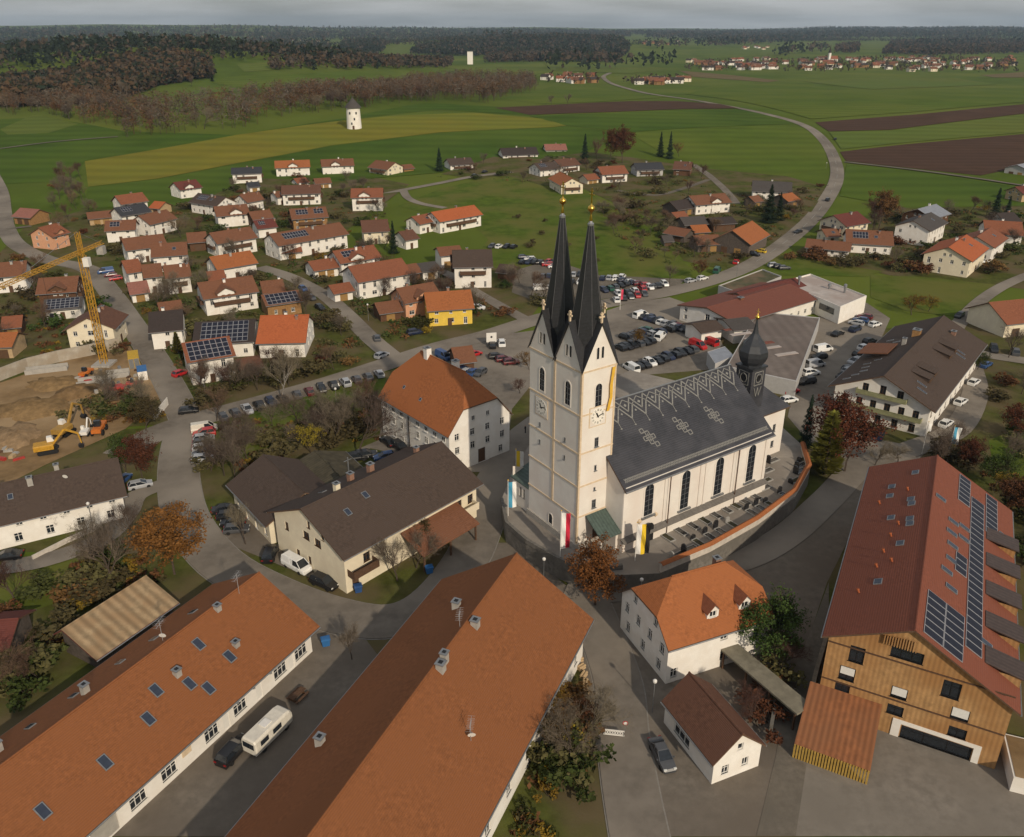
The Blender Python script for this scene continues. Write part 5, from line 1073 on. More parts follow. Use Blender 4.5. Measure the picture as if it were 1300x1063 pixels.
for i, (c, x1, y1, x2, y2, W, he, hr, wl, rf, op, nm, lb) in enumerate(V):
    L_ = None
    ch_ = [] if set(op) & set('gSZO') else [(random.uniform(-2.5, 2.5), random.choice([-.9, .9, .3]), random.uniform(.7, 1.2), .34, random.choice([BRICK, CONC, WALL['white']]))]
    if ch_ and random.random() < .35: ch_.append((random.uniform(3, 4), -1.2, .8, .3))
    W_ = (W * .45, W * .55) if op == 'O' else W
    h = rh(nm, lb, 'house' if nm not in ('barn', 'shed', 'garage', 'hall', 'stable', 'shelter', 'annex', 'villa', 'summer_house') else nm.replace('_', ' '), c, x1, y1, x2, y2, W, he, hr, wl, rf, og=.6, ov=.9, chim=ch_, seed=i + 1, auto=not set(op) & set('gO'))
    q = HS[h.name]; hx = q['hx']; an = h.rotation_euler.z
    d = Vector((-h.location.x, -h.location.y)).normalized(); ca, sa = math.cos(an), math.sin(an)
    lc = {'S': (sa, -ca), 'N': (-sa, ca), 'E': (ca, sa), 'W': (-ca, -sa)}
    best = max('SN', key=lambda k: lc[k][0] * d.x + lc[k][1] * d.y); gab = max('EW', key=lambda k: lc[k][0] * d.x + lc[k][1] * d.y)
    gf = lc[gab][0] * d.x + lc[gab][1] * d.y > .8
    if 'b' in op:
        if gf: balcony(h, gab, W * .15, W * .85, max(2.6, he - 2.6)); 
        else: balcony(h, best, hx * .3, hx * 1.7, max(2.6, he - 2.5), m=TIMBER)
        if he > 7 or 'double' in lb: balcony(h, gab, W * .1, W * .9, he - .3)
        if not gf and hr > 7.4: balcony(h, gab, W * .25, W * .75, max(2.6, he - 2.6), 1.0)
    if 'c' in op: crossgable(h, best, random.uniform(-.2, .2) * hx, min(4.6, hx * .8), wl, rf)
    if 's' in op:
        if hx > 14: solar(h, best, -hx + 1, -hx + 7, .45, .8, 6, 2); solar(h, best, hx - 6, hx - 2, .5, .85, 4, 2)
        else: solar(h, best, -hx * .75, -hx * .05, .4, .85, max(3, int(hx * .7)), 2)
        if 'two solar' in lb: solar(h, best, hx * .3, hx * .85, .4, .85, 3, 2)
    if 'S' in op: n = int(2 * hx / 1.25); solar(h, best, -hx + .2, hx - .2, .06, .94, n, 4 if W > 8 else 3)
    if 'Z' in op: n = int(2 * hx / 1.5); solar(h, best, -hx + 1.2, hx - 1.0, .06, .94, n, 5)
    if set(op) & set('gG'):
        T_ = gab if gf else best; O, T = {'S': ((-hx, -q['WS']), (1, 0)), 'N': ((hx, q['WN']), (-1, 0)), 'E': ((hx, -q['WS']), (0, 1)), 'W': ((-hx, q['WN']), (0, -1))}[T_]
        l = W if T_ in 'EW' else 2 * hx; n = Vector((T[1], -T[0], 0)); dh = min(2.3, he - .5)
        for s in ([.3, .68] if l > 7 else [.5]):
            mb = MB(); mb.box((-1.2, -.05, 0), (1.2, -.004, dh)); mb.build('garage_door', GDOOR if nm == 'garage' else (FRAMEB if random.random() < .6 else GDOOR), h, loc=(O[0] + T[0] * l * s, O[1] + T[1] * l * s, .02), rz=math.atan2(T[1], T[0]))
    elif op != 'O':
        O, T = {'S': ((-hx, -q['WS']), (1, 0)), 'N': ((hx, q['WN']), (-1, 0))}[best]
        mb = MB(); mb.box((-.55, -.1, 0), (.55, -.004, 2.1)); mb.build('door', TIMBER, h, loc=(O[0] + T[0] * hx * .95, O[1], .02), rz=math.atan2(T[1], T[0]))
    if 'roof collector' in lb or 'skylight' in lb or (op == '' and i % 3 == 0): skylight(h, 'S' if best == 'S' else 'N', hx * .3, .55, 1.2, 1.4)
# ------------------------------------------------------------------ cars
PAINT = {'k': ('black', (.012, .012, .014)), 'g': ('dark grey', (.07, .072, .078)), 's': ('silver', (.36, .37, .39)), 'w': ('white', (.74, .74, .73)), 'r': ('red', (.42, .018, .02)), 'b': ('blue', (.03, .075, .20)),
         'd': ('dark blue', (.014, .022, .055)), 'n': ('green', (.02, .09, .06)), 'y': ('yellow', (.62, .42, .03)), 'o': ('orange', (.60, .16, .03)), 'm': ('maroon', (.13, .015, .02)), 'c': ('cream', (.60, .56, .48))}
def paint(k): return mat('car_paint_' + PAINT[k][0].replace(' ', '_'), PAINT[k][1], .28, .08, 2, spec=.6)
CARM = {}
def carparts(kind):
    """body, glass, wheel positions for one body shape; x is forward"""
    if kind in CARM: return CARM[kind]
    if kind == 'van': ln, w, prof, cab, zr = 2.55, .97, [(-2.55, .9, 1.05), (-2.5, .97, 1.1), (-1.2, .97, 1.1), (1.3, .97, 1.1), (1.9, .95, 1.05), (2.4, .88, .9), (2.55, .8, .6)], (-2.5, 1.85, -2.42, .95), 1.98
    elif kind == 'suv': ln, w, prof, cab, zr = 2.25, .92, [(-2.25, .84, .8), (-2.2, .9, 1.0), (-1.2, .92, 1.02), (.8, .92, 1.0), (1.5, .91, .96), (2.1, .85, .82), (2.25, .76, .55)], (-2.1, 1.15, -1.8, .25), 1.66
    elif kind == 'sedan': ln, w, prof, cab, zr = 2.3, .88, [(-2.3, .78, .75), (-2.22, .85, .9), (-1.5, .88, .93), (.7, .88, .9), (1.4, .88, .86), (2.15, .8, .72), (2.3, .7, .5)], (-1.65, 1.1, -1.0, .15), 1.42
    else: ln, w, prof, cab, zr = 2.05, .86, [(-2.05, .78, .75), (-2.0, .84, .92), (-1.2, .86, .95), (.7, .86, .92), (1.3, .86, .88), (1.95, .79, .75), (2.05, .7, .5)], (-1.95, 1.1, -1.55, .15), 1.48
    b = MB(); rs_ = []
    for x, hw, zt in prof: rs_.append([(x, -hw * .9, .22), (x, -hw, .42), (x, -hw, zt - .18), (x, -hw * .93, zt), (x, hw * .93, zt), (x, hw, zt - .18), (x, hw, .42), (x, hw * .9, .22)])
    b.rings(rs_)
    x0, x1, r0, r1 = cab; zb = prof[3][2] - .01; bw = w * .9; tw = w * .74
    base = [(x0, -bw, zb), (x1, -bw, zb), (x1, bw, zb), (x0, bw, zb)]; top = [(r0, -tw, zr - .06), (r1, -tw, zr - .06), (r1, tw, zr - .06), (r0, tw, zr - .06)]
    b.rings([top, [(r0 + .08, -tw + .07, zr), (r1 - .1, -tw + .07, zr), (r1 - .1, tw - .07, zr), (r0 + .08, tw - .07, zr)]])
    for i in range(4):   # pillars
        p, q = Vector(base[i]), Vector(top[i]); b.tube(p, q, .055, n=4)
    for s in (-1, 1):
        xm = (x0 + x1) / 2 - .1; b.tube((xm, s * bw, zb), ((r0 + r1) / 2 - .1, s * tw, zr - .06), .05, n=4)
        b.box((x1 - .25, s * (w + .02) - .06, zb), (x1 - .08, s * (w + .02) + .12 * s if s > 0 else s * (w + .02) + .06, zb + .14)) if False else b.box((x1 - .3, min(s * w, s * (w + .17)), zb - .02), (x1 - .14, max(s * w, s * (w + .17)), zb + .13))
    if kind == 'van':   # solid rear sides
        for s in (-1, 1):
            ym = lambda t: s * (bw + (tw - bw) * t + .012)
            b.poly([(x0 + .1, ym(0), zb), (.1, ym(0), zb), (.05, ym(1), zr - .06), (r0 + .05, ym(1), zr - .06)][:: s])
    gmb = MB(); gmb.rings([base, top], 0, cap=False)
    wh = MB(); wh.lathe((0, 0, 0), [(.2, -.1), (.31, -.1), (.33, -.06), (.33, .06), (.31, .1), (.2, .1)], 12, 0)
    wh.v = [(x, z, y) for x, y, z in wh.v]; k = len(wh.v); wh.lathe((0, 0, 0), [(.2, -.085), (.2, .085)], 10, 1); wh.v[k:] = [(x, z, y) for x, y, z in wh.v[k:]]
    wp = [(ln * .62, s * (w - .1), .33) for s in (-1, 1)] + [(-ln * .6, s * (w - .1), .33) for s in (-1, 1)]
    hl = [(ln - .12, s * w * .66, .68) for s in (-1, 1)]; tl = [(-ln + .02, s * w * .74, .78) for s in (-1, 1)]
    CARM[kind] = (b, gmb, wh, wp, hl, tl); return CARM[kind]
CARO = {}
LB = MB(); LB.box((-.09, -.17, -.07), (.09, .17, .07))
def car(p, hd, kind, col, label, group=None, z=.1, near=None):
    p = Vector((p[0], p[1], 0)); near = p.length < 165 if near is None else near
    b, gm, wh, wp, hl, tl = carparts(kind); pm = paint(col)
    cat = 'van' if kind == 'van' else 'car'; nm = 'parked_van' if kind == 'van' else 'parked_car'
    z = terr(p.x, p.y) + z
    if not near:
        k = (kind, col)
        if k not in CARO:
            m = MB()
            for src, mi in ((b, 0), (gm, 1)):
                o = len(m.v); m.v += src.v; m.f += [tuple(i + o for i in f) for f in src.f]; m.m += [mi] * len(src.f)
            for q in wp:
                o = len(m.v); m.v += [(v[0] + q[0], v[1] + q[1], v[2] + q[2]) for v in wh.v]; m.f += [tuple(i + o for i in f) for f in wh.f]; m.m += [2] * len(wh.f)
            CARO[k] = m.mesh('parked_car', [pm, GLASS, TYRE])
        return tag(link(nm, CARO[k], None, (p.x, p.y, z), hd), label, cat, group)
    k = (kind, col, 'n')
    if k not in CARO: CARO[k] = (b.mesh('body', pm), gm.mesh('windows', GLASS), wh.mesh('wheel', [TYRE, SHEET], ), LB.mesh('headlight', LAMPW), LB.mesh('taillight', LAMPR))
    me = CARO[k]; t = thing(nm, label, cat, (p.x, p.y, z), hd, group)
    link('body', me[0], t); link('windows', me[1], t)
    for q in wp: link('wheel', me[2], t, q)
    for q in hl: link('headlight', me[3], t, q)
    for q in tl: link('taillight', me[4], t, q)
    return t
random.seed(3)
KD = {'h': 'hatch', 'e': 'sedan', 'u': 'suv', 'v': 'van'}
CN = {}
def row(place, crop, pts, cols, turn=90, hd=None):
    """cars in a row: pts end points (photo survey), cols like 'kh' colour+kind for each"""
    A = g(*c2p(crop, *pts[0])); B = g(*c2p(crop, *pts[1])); d = B - A; n = len(cols); h = math.atan2(d.y, d.x) + R(turn) if hd is None else R(hd)
    for i, ck in enumerate(cols):
        if ck == '--': continue
        p = A + d * (i / max(n - 1, 1)); cn = PAINT[ck[0]][0]; kd = {'h': 'hatchback', 'e': 'saloon', 'u': 'tall car', 'v': 'van'}[ck[1]]
        vb = place if place.startswith(('driving', 'turning')) else 'parked ' + place
        lb = '%s %s %s' % (cn, kd, vb); nb = [cols[j] for j in (i - 1, i + 1) if 0 <= j < n and cols[j] != '--']
        nw = [PAINT[b_[0]][0] + ' ' + {'h': 'hatchback', 'e': 'saloon', 'u': 'tall car', 'v': 'van'}[b_[1]] for b_ in nb]
        if nw and len((lb + ' beside ' + nw[0]).split()) <= 16: lb += ' beside ' + nw[0]
        if len(nw) > 1 and nw[1] != nw[0] and len((lb + ' and ' + nw[1]).split()) <= 16: lb += ' and ' + nw[1]
        car(p, h + random.uniform(-.05, .05) + (math.pi if random.random() < .3 else 0), KD[ck[1]], ck[0], lb, lb)
LOT = 'in the yard between church and workshop'
row(LOT, 'I', [(135, 338), (385, 415)], ['wv', 'ke', 'dh', 'dh', 'kh', 'wh', 'sh', 'gh', 'sh', 'dh', 'gh', 'kh'])
row(LOT, 'I', [(60, 452), (160, 412)], ['kh', 'ke', 'gh', 'dh', 'nh'])
row(LOT, 'I', [(30, 505), (180, 468)], ['kh', 'ke', 'kh', 'gh', 'ke', 'kh'])
row(LOT, 'I', [(235, 450), (236, 449)], ['wv'], 0)
row(LOT, 'I', [(85, 612), (400, 512)], ['wv', 'kh', 'ke', 'wh', 'ke', 'kh', 'dh', 'kh', 'kh', 'ke', 'gh'], 80)
row(LOT, 'I', [(430, 495), (490, 478)], ['rv', 'rv'], 90)
row(LOT, 'P', [(800, 432), (862, 418)], ['gh', 'kh', 'sh', 'dh', 'kh', 'mh'])
row('at the inn side of the yard', 'J', [(300, 470), (440, 280)], ['kh', 'gh', 'sh', 'kh', 'wh', 'kh'], 90, hd=30)
row('beside the white showroom', 'I', [(1150, 432), (1240, 410)], ['ke', 'du'], 10)
row('beside the white showroom', 'I', [(1245, 378), (1290, 345)], ['sh', 'bh', 'mh'], 90)
row('beside the white showroom', 'J', [(470, 190), (471, 189)], ['wh'], -20)
row('along the storage hall', 'J', [(190, 325), (100, 500)], ['wv', 'kh', 'sv', 'wu', 'ku'], 90, hd=20)
row('along the storage hall', 'J', [(15, 550), (5, 600)], ['rh', 'wh'], 90, hd=20)
row('below the dark roof of the inn', 'J', [(410, 345), (330, 440)], ['dh', 'wh', 'sh'], 90, hd=30)
row('at the garden side of the inn', 'J', [(1068, 408), (852, 728)], ['be', 'wh', 'wh', 'wh'], 90, hd=42)
row('before the inn gable', 'J', [(490, 790), (491, 789)], ['du'], 0, hd=60)
row('across the lane from the inn', 'J', [(1110, 325), (1225, 340)], ['ku', 'gu'], 90)
row('on the lane behind the inn', 'J', [(925, 142), (926, 141)], ['kh'], 0, hd=45)
ML = 'in the meadow car park'
row(ML, 'C', [(490, 610), (600, 612)], ['gh', 'wh', 'kh', 'kh'], 70)
row(ML, 'C', [(645, 690), (800, 690)], ['kh', 'dh', 'ke', 'kh', 'rh', 'kh'], 60)
row(ML, 'C', [(650, 665), (800, 712)], ['dh', 'wh', 'kh', 'ke', 'rh', 'wh'], 60)
row(ML, 'C', [(745, 760), (930, 750)], ['gh', 'dh', 'wh', 'dh', 'kh', 'sh', 'ke'], 70)
row(ML, 'C', [(735, 822), (790, 820)], ['wv', 'wh'], 0)
row(ML, 'C', [(800, 800), (930, 790)], ['kh', 'sh', 'kh', 'wh'], 60)
row(ML, 'C', [(1045, 770), (1140, 765)], ['dh', 'sh', 'wh', 'wu'], 60)
row(ML, 'C', [(1050, 830), (1180, 790)], ['dh', 'nh', 'gh', 'ke', 'kh', 'dh'], 70)
row(ML, 'D', [(20, 770), (250, 720)], ['wh', 'kh', 'wh', 'rh', 'wh', 'ke', 'wh'], 70)
row(ML, 'D', [(10, 800), (150, 770)], ['wh', 'kh', 'gh', 'rh', 'ge'], 60)
row(ML, 'D', [(10, 695), (200, 735)], ['wh', 'dh', 'wh', 'mh', 'rh', 'gh'], 60)
row('on the verge of the main road', 'D', [(380, 705), (440, 692)], ['sh', 'wh'], 0)
row('before the grey-gabled barn', 'D', [(695, 572), (730, 556)], ['ku', 'yh'], 90)
row('beside the farmyard sheds', 'D', [(608, 610), (609, 609)], ['rh'], 0)
row('opposite the workshop by the road', 'D', [(512, 655), (513, 654)], ['nv'], 0)
row('beside the green roof block', 'D', [(800, 628), (850, 640)], ['su', 'kh', 'gh'], 60)
row('driving on the main road', 'D', [(918, 458), (919, 457)], ['ke'], 0, hd=45)
row('driving on the main road', 'D', [(1065, 300), (1066, 299)], ['ku'], 0, hd=60)
row('driving on the main road past the meadow', 'D', [(1098, 30), (1099, 29)], ['ke'], 0, hd=75)
row('driving past the rectory on the main road', 'P', [(485, 454), (486, 453.7)], ['sh'], 12)
row('at the corner of the inner lane', 'P', [(479, 432), (480, 431)], ['gh'], 0, hd=100)
row('on the verge of the main road by the yellow house', 'P', [(527, 425), (528, 425)], ['du'], 0, hd=25)
row('beside the yellow house', 'P', [(607, 393), (608, 394)], ['wh'], 60)
row('along the inner lane', 'B', [(650, 745), (735, 840)], ['bh', 'gh', 'kh'], 10)
row('before the double garage', 'B', [(718, 680), (790, 660)], ['ku', 'kh', 'kh'], 100)
row('at the roadside row of houses', 'A', [(530, 620), (580, 655)], ['bv', 'mh', 'rh'], 80)
row('beside the junction house', 'P', [(230, 477), (231, 477)], ['rh'], 0, hd=60)
row('turning at the junction', 'P', [(240, 525), (241, 525)], ['kh'], 0, hd=20)
row('on the grass strip below the main road', 'G', [(360, 745), (690, 648)], ['gh', 'gh', 'se', 'ku', 'dh', 'ke'], 80)
row('on the grass strip below the main road', 'G', [(770, 625), (1220, 510)], ['gh', 'mh', 'kh', 'ku', 'su', 'gh', 'gh', 'sh'], 80)
row('in the row at the lane junction', 'P', [(260, 548), (258, 586)], ['cv', 'ru', 'sh', 'gh', 'wh', 'gh', 'sh'], 90)
row('in the yard beside the umber barn', 'K', [(205, 480), (265, 590)], ['ke', 'kh', 'kh', 'gh'], 70)
row('against the cream gable wall', 'K', [(450, 725), (451, 726)], ['ku'], -38)
row('against the cream gable corner', 'K', [(745, 885), (746, 886)], ['ku'], -38, hd=-33)
row('behind the umber-roofed barn', 'K', [(915, 190), (975, 180)], ['ke', 'ku'], 0)
row('behind the umber-roofed barn', 'K', [(1075, 190), (1076, 190)], ['bh'], 0, hd=20)
row('below the rectory windows', 'H', [(255, 890), (330, 925)], ['ke', 'ku'], -10)
row('below the rectory windows', 'H', [(60, 990), (61, 990)], ['ku'], 0, hd=20)
row('in the church car park', 'H', [(595, 365), (596, 366)], ['bv'], 0, hd=-50)
row('in the church car park', 'H', [(700, 378), (785, 350)], ['sh', 'rh'], 0)
row('in the church car park', 'H', [(895, 295), (950, 282)], ['kh', 'wu'], 60)
row('in the church car park', 'H', [(920, 365), (1010, 400)], ['kh', 'mh', 'mh'], 60)
row('in the church car park', 'H', [(700, 455), (820, 465)], ['dh', 'sh', 'bh', 'gh'], 70)
row('at the terrace in the garden lane', 'M', [(40, 608), (41, 608)], ['ke'], 0, hd=15)
row('in the bare garden beside the terrace', 'M', [(775, 215), (776, 214)], ['sh'], 0, hd=30)
row('in the bare garden beside the terrace', 'M', [(678, 185), (679, 184)], ['bh'], 0, hd=80)
row('at the kerb below the small outbuilding', 'V', [(795, 880), (796, 881)], ['ge'], 0, hd=-75)
row('in the shop yard', 'X', [(130, 815), (132, 800)], ['ku'], 0, hd=68)
row('on the gravel forecourt of the red-roofed house', 'E', [(1065, 580), (1068, 625)], ['ku', 'wh'], 0, hd=10)
row('on the upper lane beside the meadow', 'C', [(405, 262), (455, 246)], ['gh', 'ke'], 0)
# the white van and the caravan are individuals
p = g(*c2p('K', 595, 790)); car(p, R(-37), 'van', 'w', 'white high-roofed van parked under the cream gable wall')
cv = thing('caravan', 'old cream caravan van parked in the shop yard', 'caravan', g(*c2p('X', 280, 745)) + Vector((0, 0, .08)), R(62))
mb = MB(); CVM = mat('caravan_shell', (.66, .62, .54), .5, .15, 1.5)
mb.rings([[(x, -1.05 * k, .5), (x, -1.1 * k, 1.2), (x, -1.05 * k, 2.2 + dz), (x, -.85 * k, 2.45 + dz), (x, .85 * k, 2.45 + dz), (x, 1.05 * k, 2.2 + dz), (x, 1.1 * k, 1.2), (x, 1.05 * k, .5)] for x, k, dz in ((-3, .93, -.1), (-2.8, 1, 0), (1.9, 1, 0), (2.6, .97, -.15), (2.95, .9, -.5))]); mb.build('body', CVM, cv)
for x, w in ((-1.6, 1.2), (.4, 1.3)):
    for s in (-1, 1): mb = MB(); mb.box((x - w / 2, s * 1.11 - .03, 1.35), (x + w / 2, s * 1.11 + .03, 2.0)); mb.build('window', GLASS, cv)
mb = MB(); mb.box((2.72, -.85, 1.25), (2.98, .85, 1.95)); mb.build('window', GLASS, cv); mb = MB(); mb.box((-3.06, -.8, 1.3), (-2.9, .8, 2)); mb.build('window', GLASS, cv)
for x in (-1.7, 1.9):
    for s in (-1, 1): link('wheel', carparts('van')[2].mesh('wheel', [TYRE, SHEET]), cv, (x, s * .95, .33))
mb = MB(); mb.box((-.8, -.5, 2.45), (.3, .5, 2.6)); mb.build('roof_hatch', FRAME, cv)

# ------------------------------------------------------------------ building site
YEL = mat('crane_yellow', (.52, .28, .03), .5, .3, 3); ORG = mat('machine_orange', (.55, .16, .03), .5, .25, 3); MRED = mat('machine_red', (.40, .05, .04), .5, .25, 3)
cb = g(132.7, 463.5); cr_ = thing('tower_crane', 'yellow lattice tower crane rising from the building pit', 'crane', cb, 0)
MZ = 27.0
def lattice(mb, p, q, w, step, up=Vector((0, 0, 1)), r=.075, tri=False):
    p, q = Vector(p), Vector(q); d = (q - p).normalized(); a = d.cross(up)
    if a.length < .1: a = Vector((1, 0, 0))
    a.normalize(); b = d.cross(a)
    cs = [a * w + b * w, -a * w + b * w, -a * w - b * w, a * w - b * w] if not tri else [a * w, -a * w, b * w * -1.6]
    for c in cs: mb.tube(p + c, q + c, r, n=4)
    L_ = (q - p).length; n = max(1, int(L_ / step))
    for k in range(n):
        s0 = p + d * (L_ * k / n); s1 = p + d * (L_ * (k + 1) / n)
        for i in range(len(cs)):
            j = (i + 1) % len(cs); mb.tube(s0 + cs[i], s1 + cs[j], r * .6, n=3, cap=False); mb.tube(s0 + cs[i], s0 + cs[j], r * .6, n=3, cap=False)
mb = MB(); lattice(mb, (0, 0, .5), (0, 0, MZ), .62, 1.6, Vector((0, 1, 0)), .1); mb.build('mast', YEL, cr_)
mb = MB(); mb.box((-2.2, -2.2, 0), (2.2, 2.2, .6)); mb.build('base_block', CONC, cr_)
jend = g(-60, 398, MZ); jd = Vector((jend.x - cb.x, jend.y - cb.y, 0)).normalized()
mb = MB(); lattice(mb, Vector((0, 0, MZ + .7)) - jd * 0, Vector((0, 0, MZ + .7)) + jd * 34, .5, 1.5, tri=True, r=.085); mb.build('jib', YEL, cr_)
mb = MB(); lattice(mb, Vector((0, 0, MZ + .7)), Vector((0, 0, MZ + .7)) - jd * 9, .45, 1.5, tri=True); cj = mb.build('counter_jib', YEL, cr_)
mb = MB(); q = -jd * 8; mb.box((q.x - .8, q.y - .8, MZ - 1.6), (q.x + .8, q.y + .8, MZ + .3)); mb.build('counterweight', CONC, cj)
mb = MB(); lattice(mb, (0, 0, MZ), (0, 0, MZ + 5.5), .4, 1.3, Vector((0, 1, 0))); mb.build('apex', YEL, cr_)
mb = MB(); ap = Vector((0, 0, MZ + 5.5)); mb.tube(ap, Vector((0, 0, MZ + 1.4)) + jd * 22, .05, n=4); mb.tube(ap, Vector((0, 0, MZ + 1.2)) - jd * 8, .05, n=4); mb.build('tie_bar', SHEET, cr_)
mb = MB(); mb.box((.7, -1.6, MZ - 2.2), (2.0, -.2, MZ - .2)); mb.build('cab', FRAME, cr_)
mb = MB(); hk = jd * 15; mb.tube((hk.x, hk.y, MZ), (hk.x, hk.y, MZ - 9), .03, n=4); mb.box((hk.x - .3, hk.y - .3, MZ - 9.8), (hk.x + .3, hk.y + .3, MZ - 9)); mb.build('hook', BLACK, cr_)
def excavator(p, hd, label, m, s=1.0, raise_=0):
    t = thing('excavator', label, 'excavator', (p.x, p.y, .12), hd); B = lambda n, mt, par=t: None
    for y in (-1.1, 1.1):
        mb = MB(); mb.rings([[(x * s, (y - .28) * s, z * s) for x, z in ((-1.9, .35), (-1.6, .05), (1.6, .05), (1.9, .35), (1.9, .6), (1.6, .9), (-1.6, .9), (-1.9, .6))], [(x * s, (y + .28) * s, z * s) for x, z in ((-1.9, .35), (-1.6, .05), (1.6, .05), (1.9, .35), (1.9, .6), (1.6, .9), (-1.6, .9), (-1.9, .6))]]); mb.build('track', TYRE, t)
    mb = MB(); mb.rings([[(x * s, y * s, z * s) for y, z in ((-1.25, 1), (1.25, 1), (1.25, 1.9), (1.1, 2.1), (-1.1, 2.1), (-1.25, 1.9))] for x in (-2.4, 1.2)]); mb.build('body', m, t)
    mb = MB(); mb.rings([[(x * s, y * s, z * s) for x, z in ((.1, 1.6), (1.3, 1.6), (1.45, 2.2), (1.0, 3.1), (.1, 3.1))] for y in (.25, 1.2)]); mb.build('cab', FRAME, t)
    mb = MB(); mb.box((.3 * s, 1.21 * s, 2.1 * s), (1.15 * s, 1.25 * s, 2.95 * s)); mb.box((1.25 * s, .35 * s, 2.1 * s), (1.42 * s, 1.1 * s, 2.7 * s)); mb.build('window', GLASS, t)
    e = Vector((3.6, -.3, 4.6 + raise_)) * s; f_ = Vector((5.9, -.3, 3.2 + raise_)) * s; k = Vector((6.2, -.3, .9 + raise_)) * s
    mb = MB(); mb.tube(Vector((1.0, -.3, 1.7)) * s, e, .3 * s, .25 * s, 4); mb.tube(e, f_, .26 * s, .2 * s, 4); mb.build('boom', m, t)
    mb = MB(); mb.tube(f_, k, .2 * s, .15 * s, 4); mb.build('arm', m, t)
    mb = MB(); mb.rings([[(k.x + x * s, k.y + y * s, k.z + z * s) for x, z in ((0, .1), (.4, -.3), (.2, -.9), (-.5, -.8), (-.7, -.3))] for y in (-.5, .5)]); mb.build('bucket', BLACK, t); return t
excavator(g(62, 575), R(25), 'yellow crawler excavator at the edge of the building pit', YEL, .95)
excavator(g(83, 552), R(80), 'ochre crawler excavator with raised dark boom in the building pit', mat('machine_ochre', (.38, .22, .05), .5, .3, 3), .95, 1.0)
excavator(g(109, 553), R(100), 'white mini excavator beside the orange loader', FRAME, .6)
def loader(p, hd, label, m, s=1.0, nm='dumper'):
    t = thing(nm, label, 'machine', (p.x, p.y, .12), hd)
    mb = MB(); mb.rings([[(x * s, y * s, z * s) for y, z in ((-.9, .8), (.9, .8), (.9, 1.5), (.7, 1.7), (-.7, 1.7), (-.9, 1.5))] for x in (-2.2, .3)]); mb.build('body', m, t)
    mb = MB(); mb.rings([[(x * s, y * s, z * s) for x, z in ((-.9, 1.6), (.1, 1.6), (.2, 2.2), (-.1, 2.9), (-.8, 2.9))] for y in (-.6, .6)]); mb.build('cab', GLASS, t)
    mb = MB(); mb.rings([[(x * s, y * s, z * s) for x, z in ((.6, .9), (2.0, .8), (2.5, 1.6), (.4, 1.7))] for y in (-.95, .95)]); mb.build('skip', m, t)
    for x in (-1.4, 1.2):
        for y in (-1, 1): mb = MB(); mb.lathe((0, 0, 0), [(.4, -.2), (.62, -.18), (.62, .18), (.4, .2)], 12); o = mb.build('wheel', TYRE, t, loc=(x * s, y * s, .62 * s)); o.rotation_euler = (R(90), 0, 0); o.scale = (s, s, s)
loader(g(127, 550), R(100), 'orange wheel loader standing by the pit hedge', ORG); loader(g(147, 499), R(15), 'red dumper in the row of site machines', MRED, .9); loader(g(171, 492), R(15), 'smaller red dumper beside the blue-white cabin', MRED, .75)
loader(g(110, 478), R(80), 'orange site roller at the foot of the crane', ORG, .8)
ct = thing('site_container', 'yellow steel site container beside the lane', 'container', g(171, 463) + Vector((0, 0, .05)), R(-65))
mb = MB(); mb.box((-3, -1.2, 0), (3, 1.2, 2.6)); mb.build('shell', mat('container_yellow', (.58, .36, .03), .6, .2, 2, wave=('X', 1, .2, .05)), ct)
for y in (-.6, .6): mb = MB(); mb.box((3.005, y - .55, .1), (3.06, y + .55, 2.5)); mb.build('door', SHEET, ct)
ct = thing('site_cabin', 'small blue and white site cabin below the yellow container', 'cabin', g(182, 480) + Vector((0, 0, .05)), R(-65)); mb = MB(); mb.box((-2, -1, 0), (2, 1, 2.3)); mb.build('shell', WALL['white'], ct); mb = MB(); mb.box((-2.05, -1.05, 2.3), (2.05, 1.05, 2.42)); mb.build('roof', SIGNB, ct); mb = MB(); mb.box((.5, -1.04, .1), (1.3, -1.002, 2)); mb.build('door', SIGNB, ct)
wall_line('pit_wall', 'pale concrete retaining wall along the building pit', [(-60, 500), (0, 484), (36, 470), (75, 460), (115, 452), (153, 443)], 0, 3.0, .4, mat('raw_concrete', (.42, .38, .32), .9, .3, .8, big=(.3, (.30, .25, .19))))
random.seed(9)
for i in range(34):
    x, y = (random.uniform(100, 185), random.uniform(468, 500)) if i < 22 else (random.uniform(2, 40), random.uniform(556, 585))
    p = g(x, y); m = random.choice([CONC, WALL['tan'], SHEET, MRED, TIMBER]); w, d_, h = random.uniform(.6, 2.4), random.uniform(.4, .9), random.uniform(.3, .9)
    nm_ = {CONC.name: ('concrete blocks', 'pallet of grey concrete blocks'), WALL['tan'].name: ('timber', 'stack of pale formwork timber'), SHEET.name: ('steel', 'stack of grey steel shuttering'), MRED.name: ('red props', 'bundle of red steel props'), TIMBER.name: ('planks', 'stack of dark planks')}[m.name]
    wh_ = 'among the machines near the crane foot' if i < 22 else 'on the pit floor beside the excavators'
    t = thing('material_stack', nm_[1] + ' ' + wh_, 'stack', (p.x, p.y, .05), random.uniform(0, 3.1), nm_[1] + ' ' + wh_)
    for k in range(3):
        mb = MB(); mb.box((-w / 2 + k * .03, -d_ / 2, k * h / 3 + .01), (w / 2 - k * .05, d_ / 2 - k * .04, (k + 1) * h / 3)); mb.build('layer', m, t)
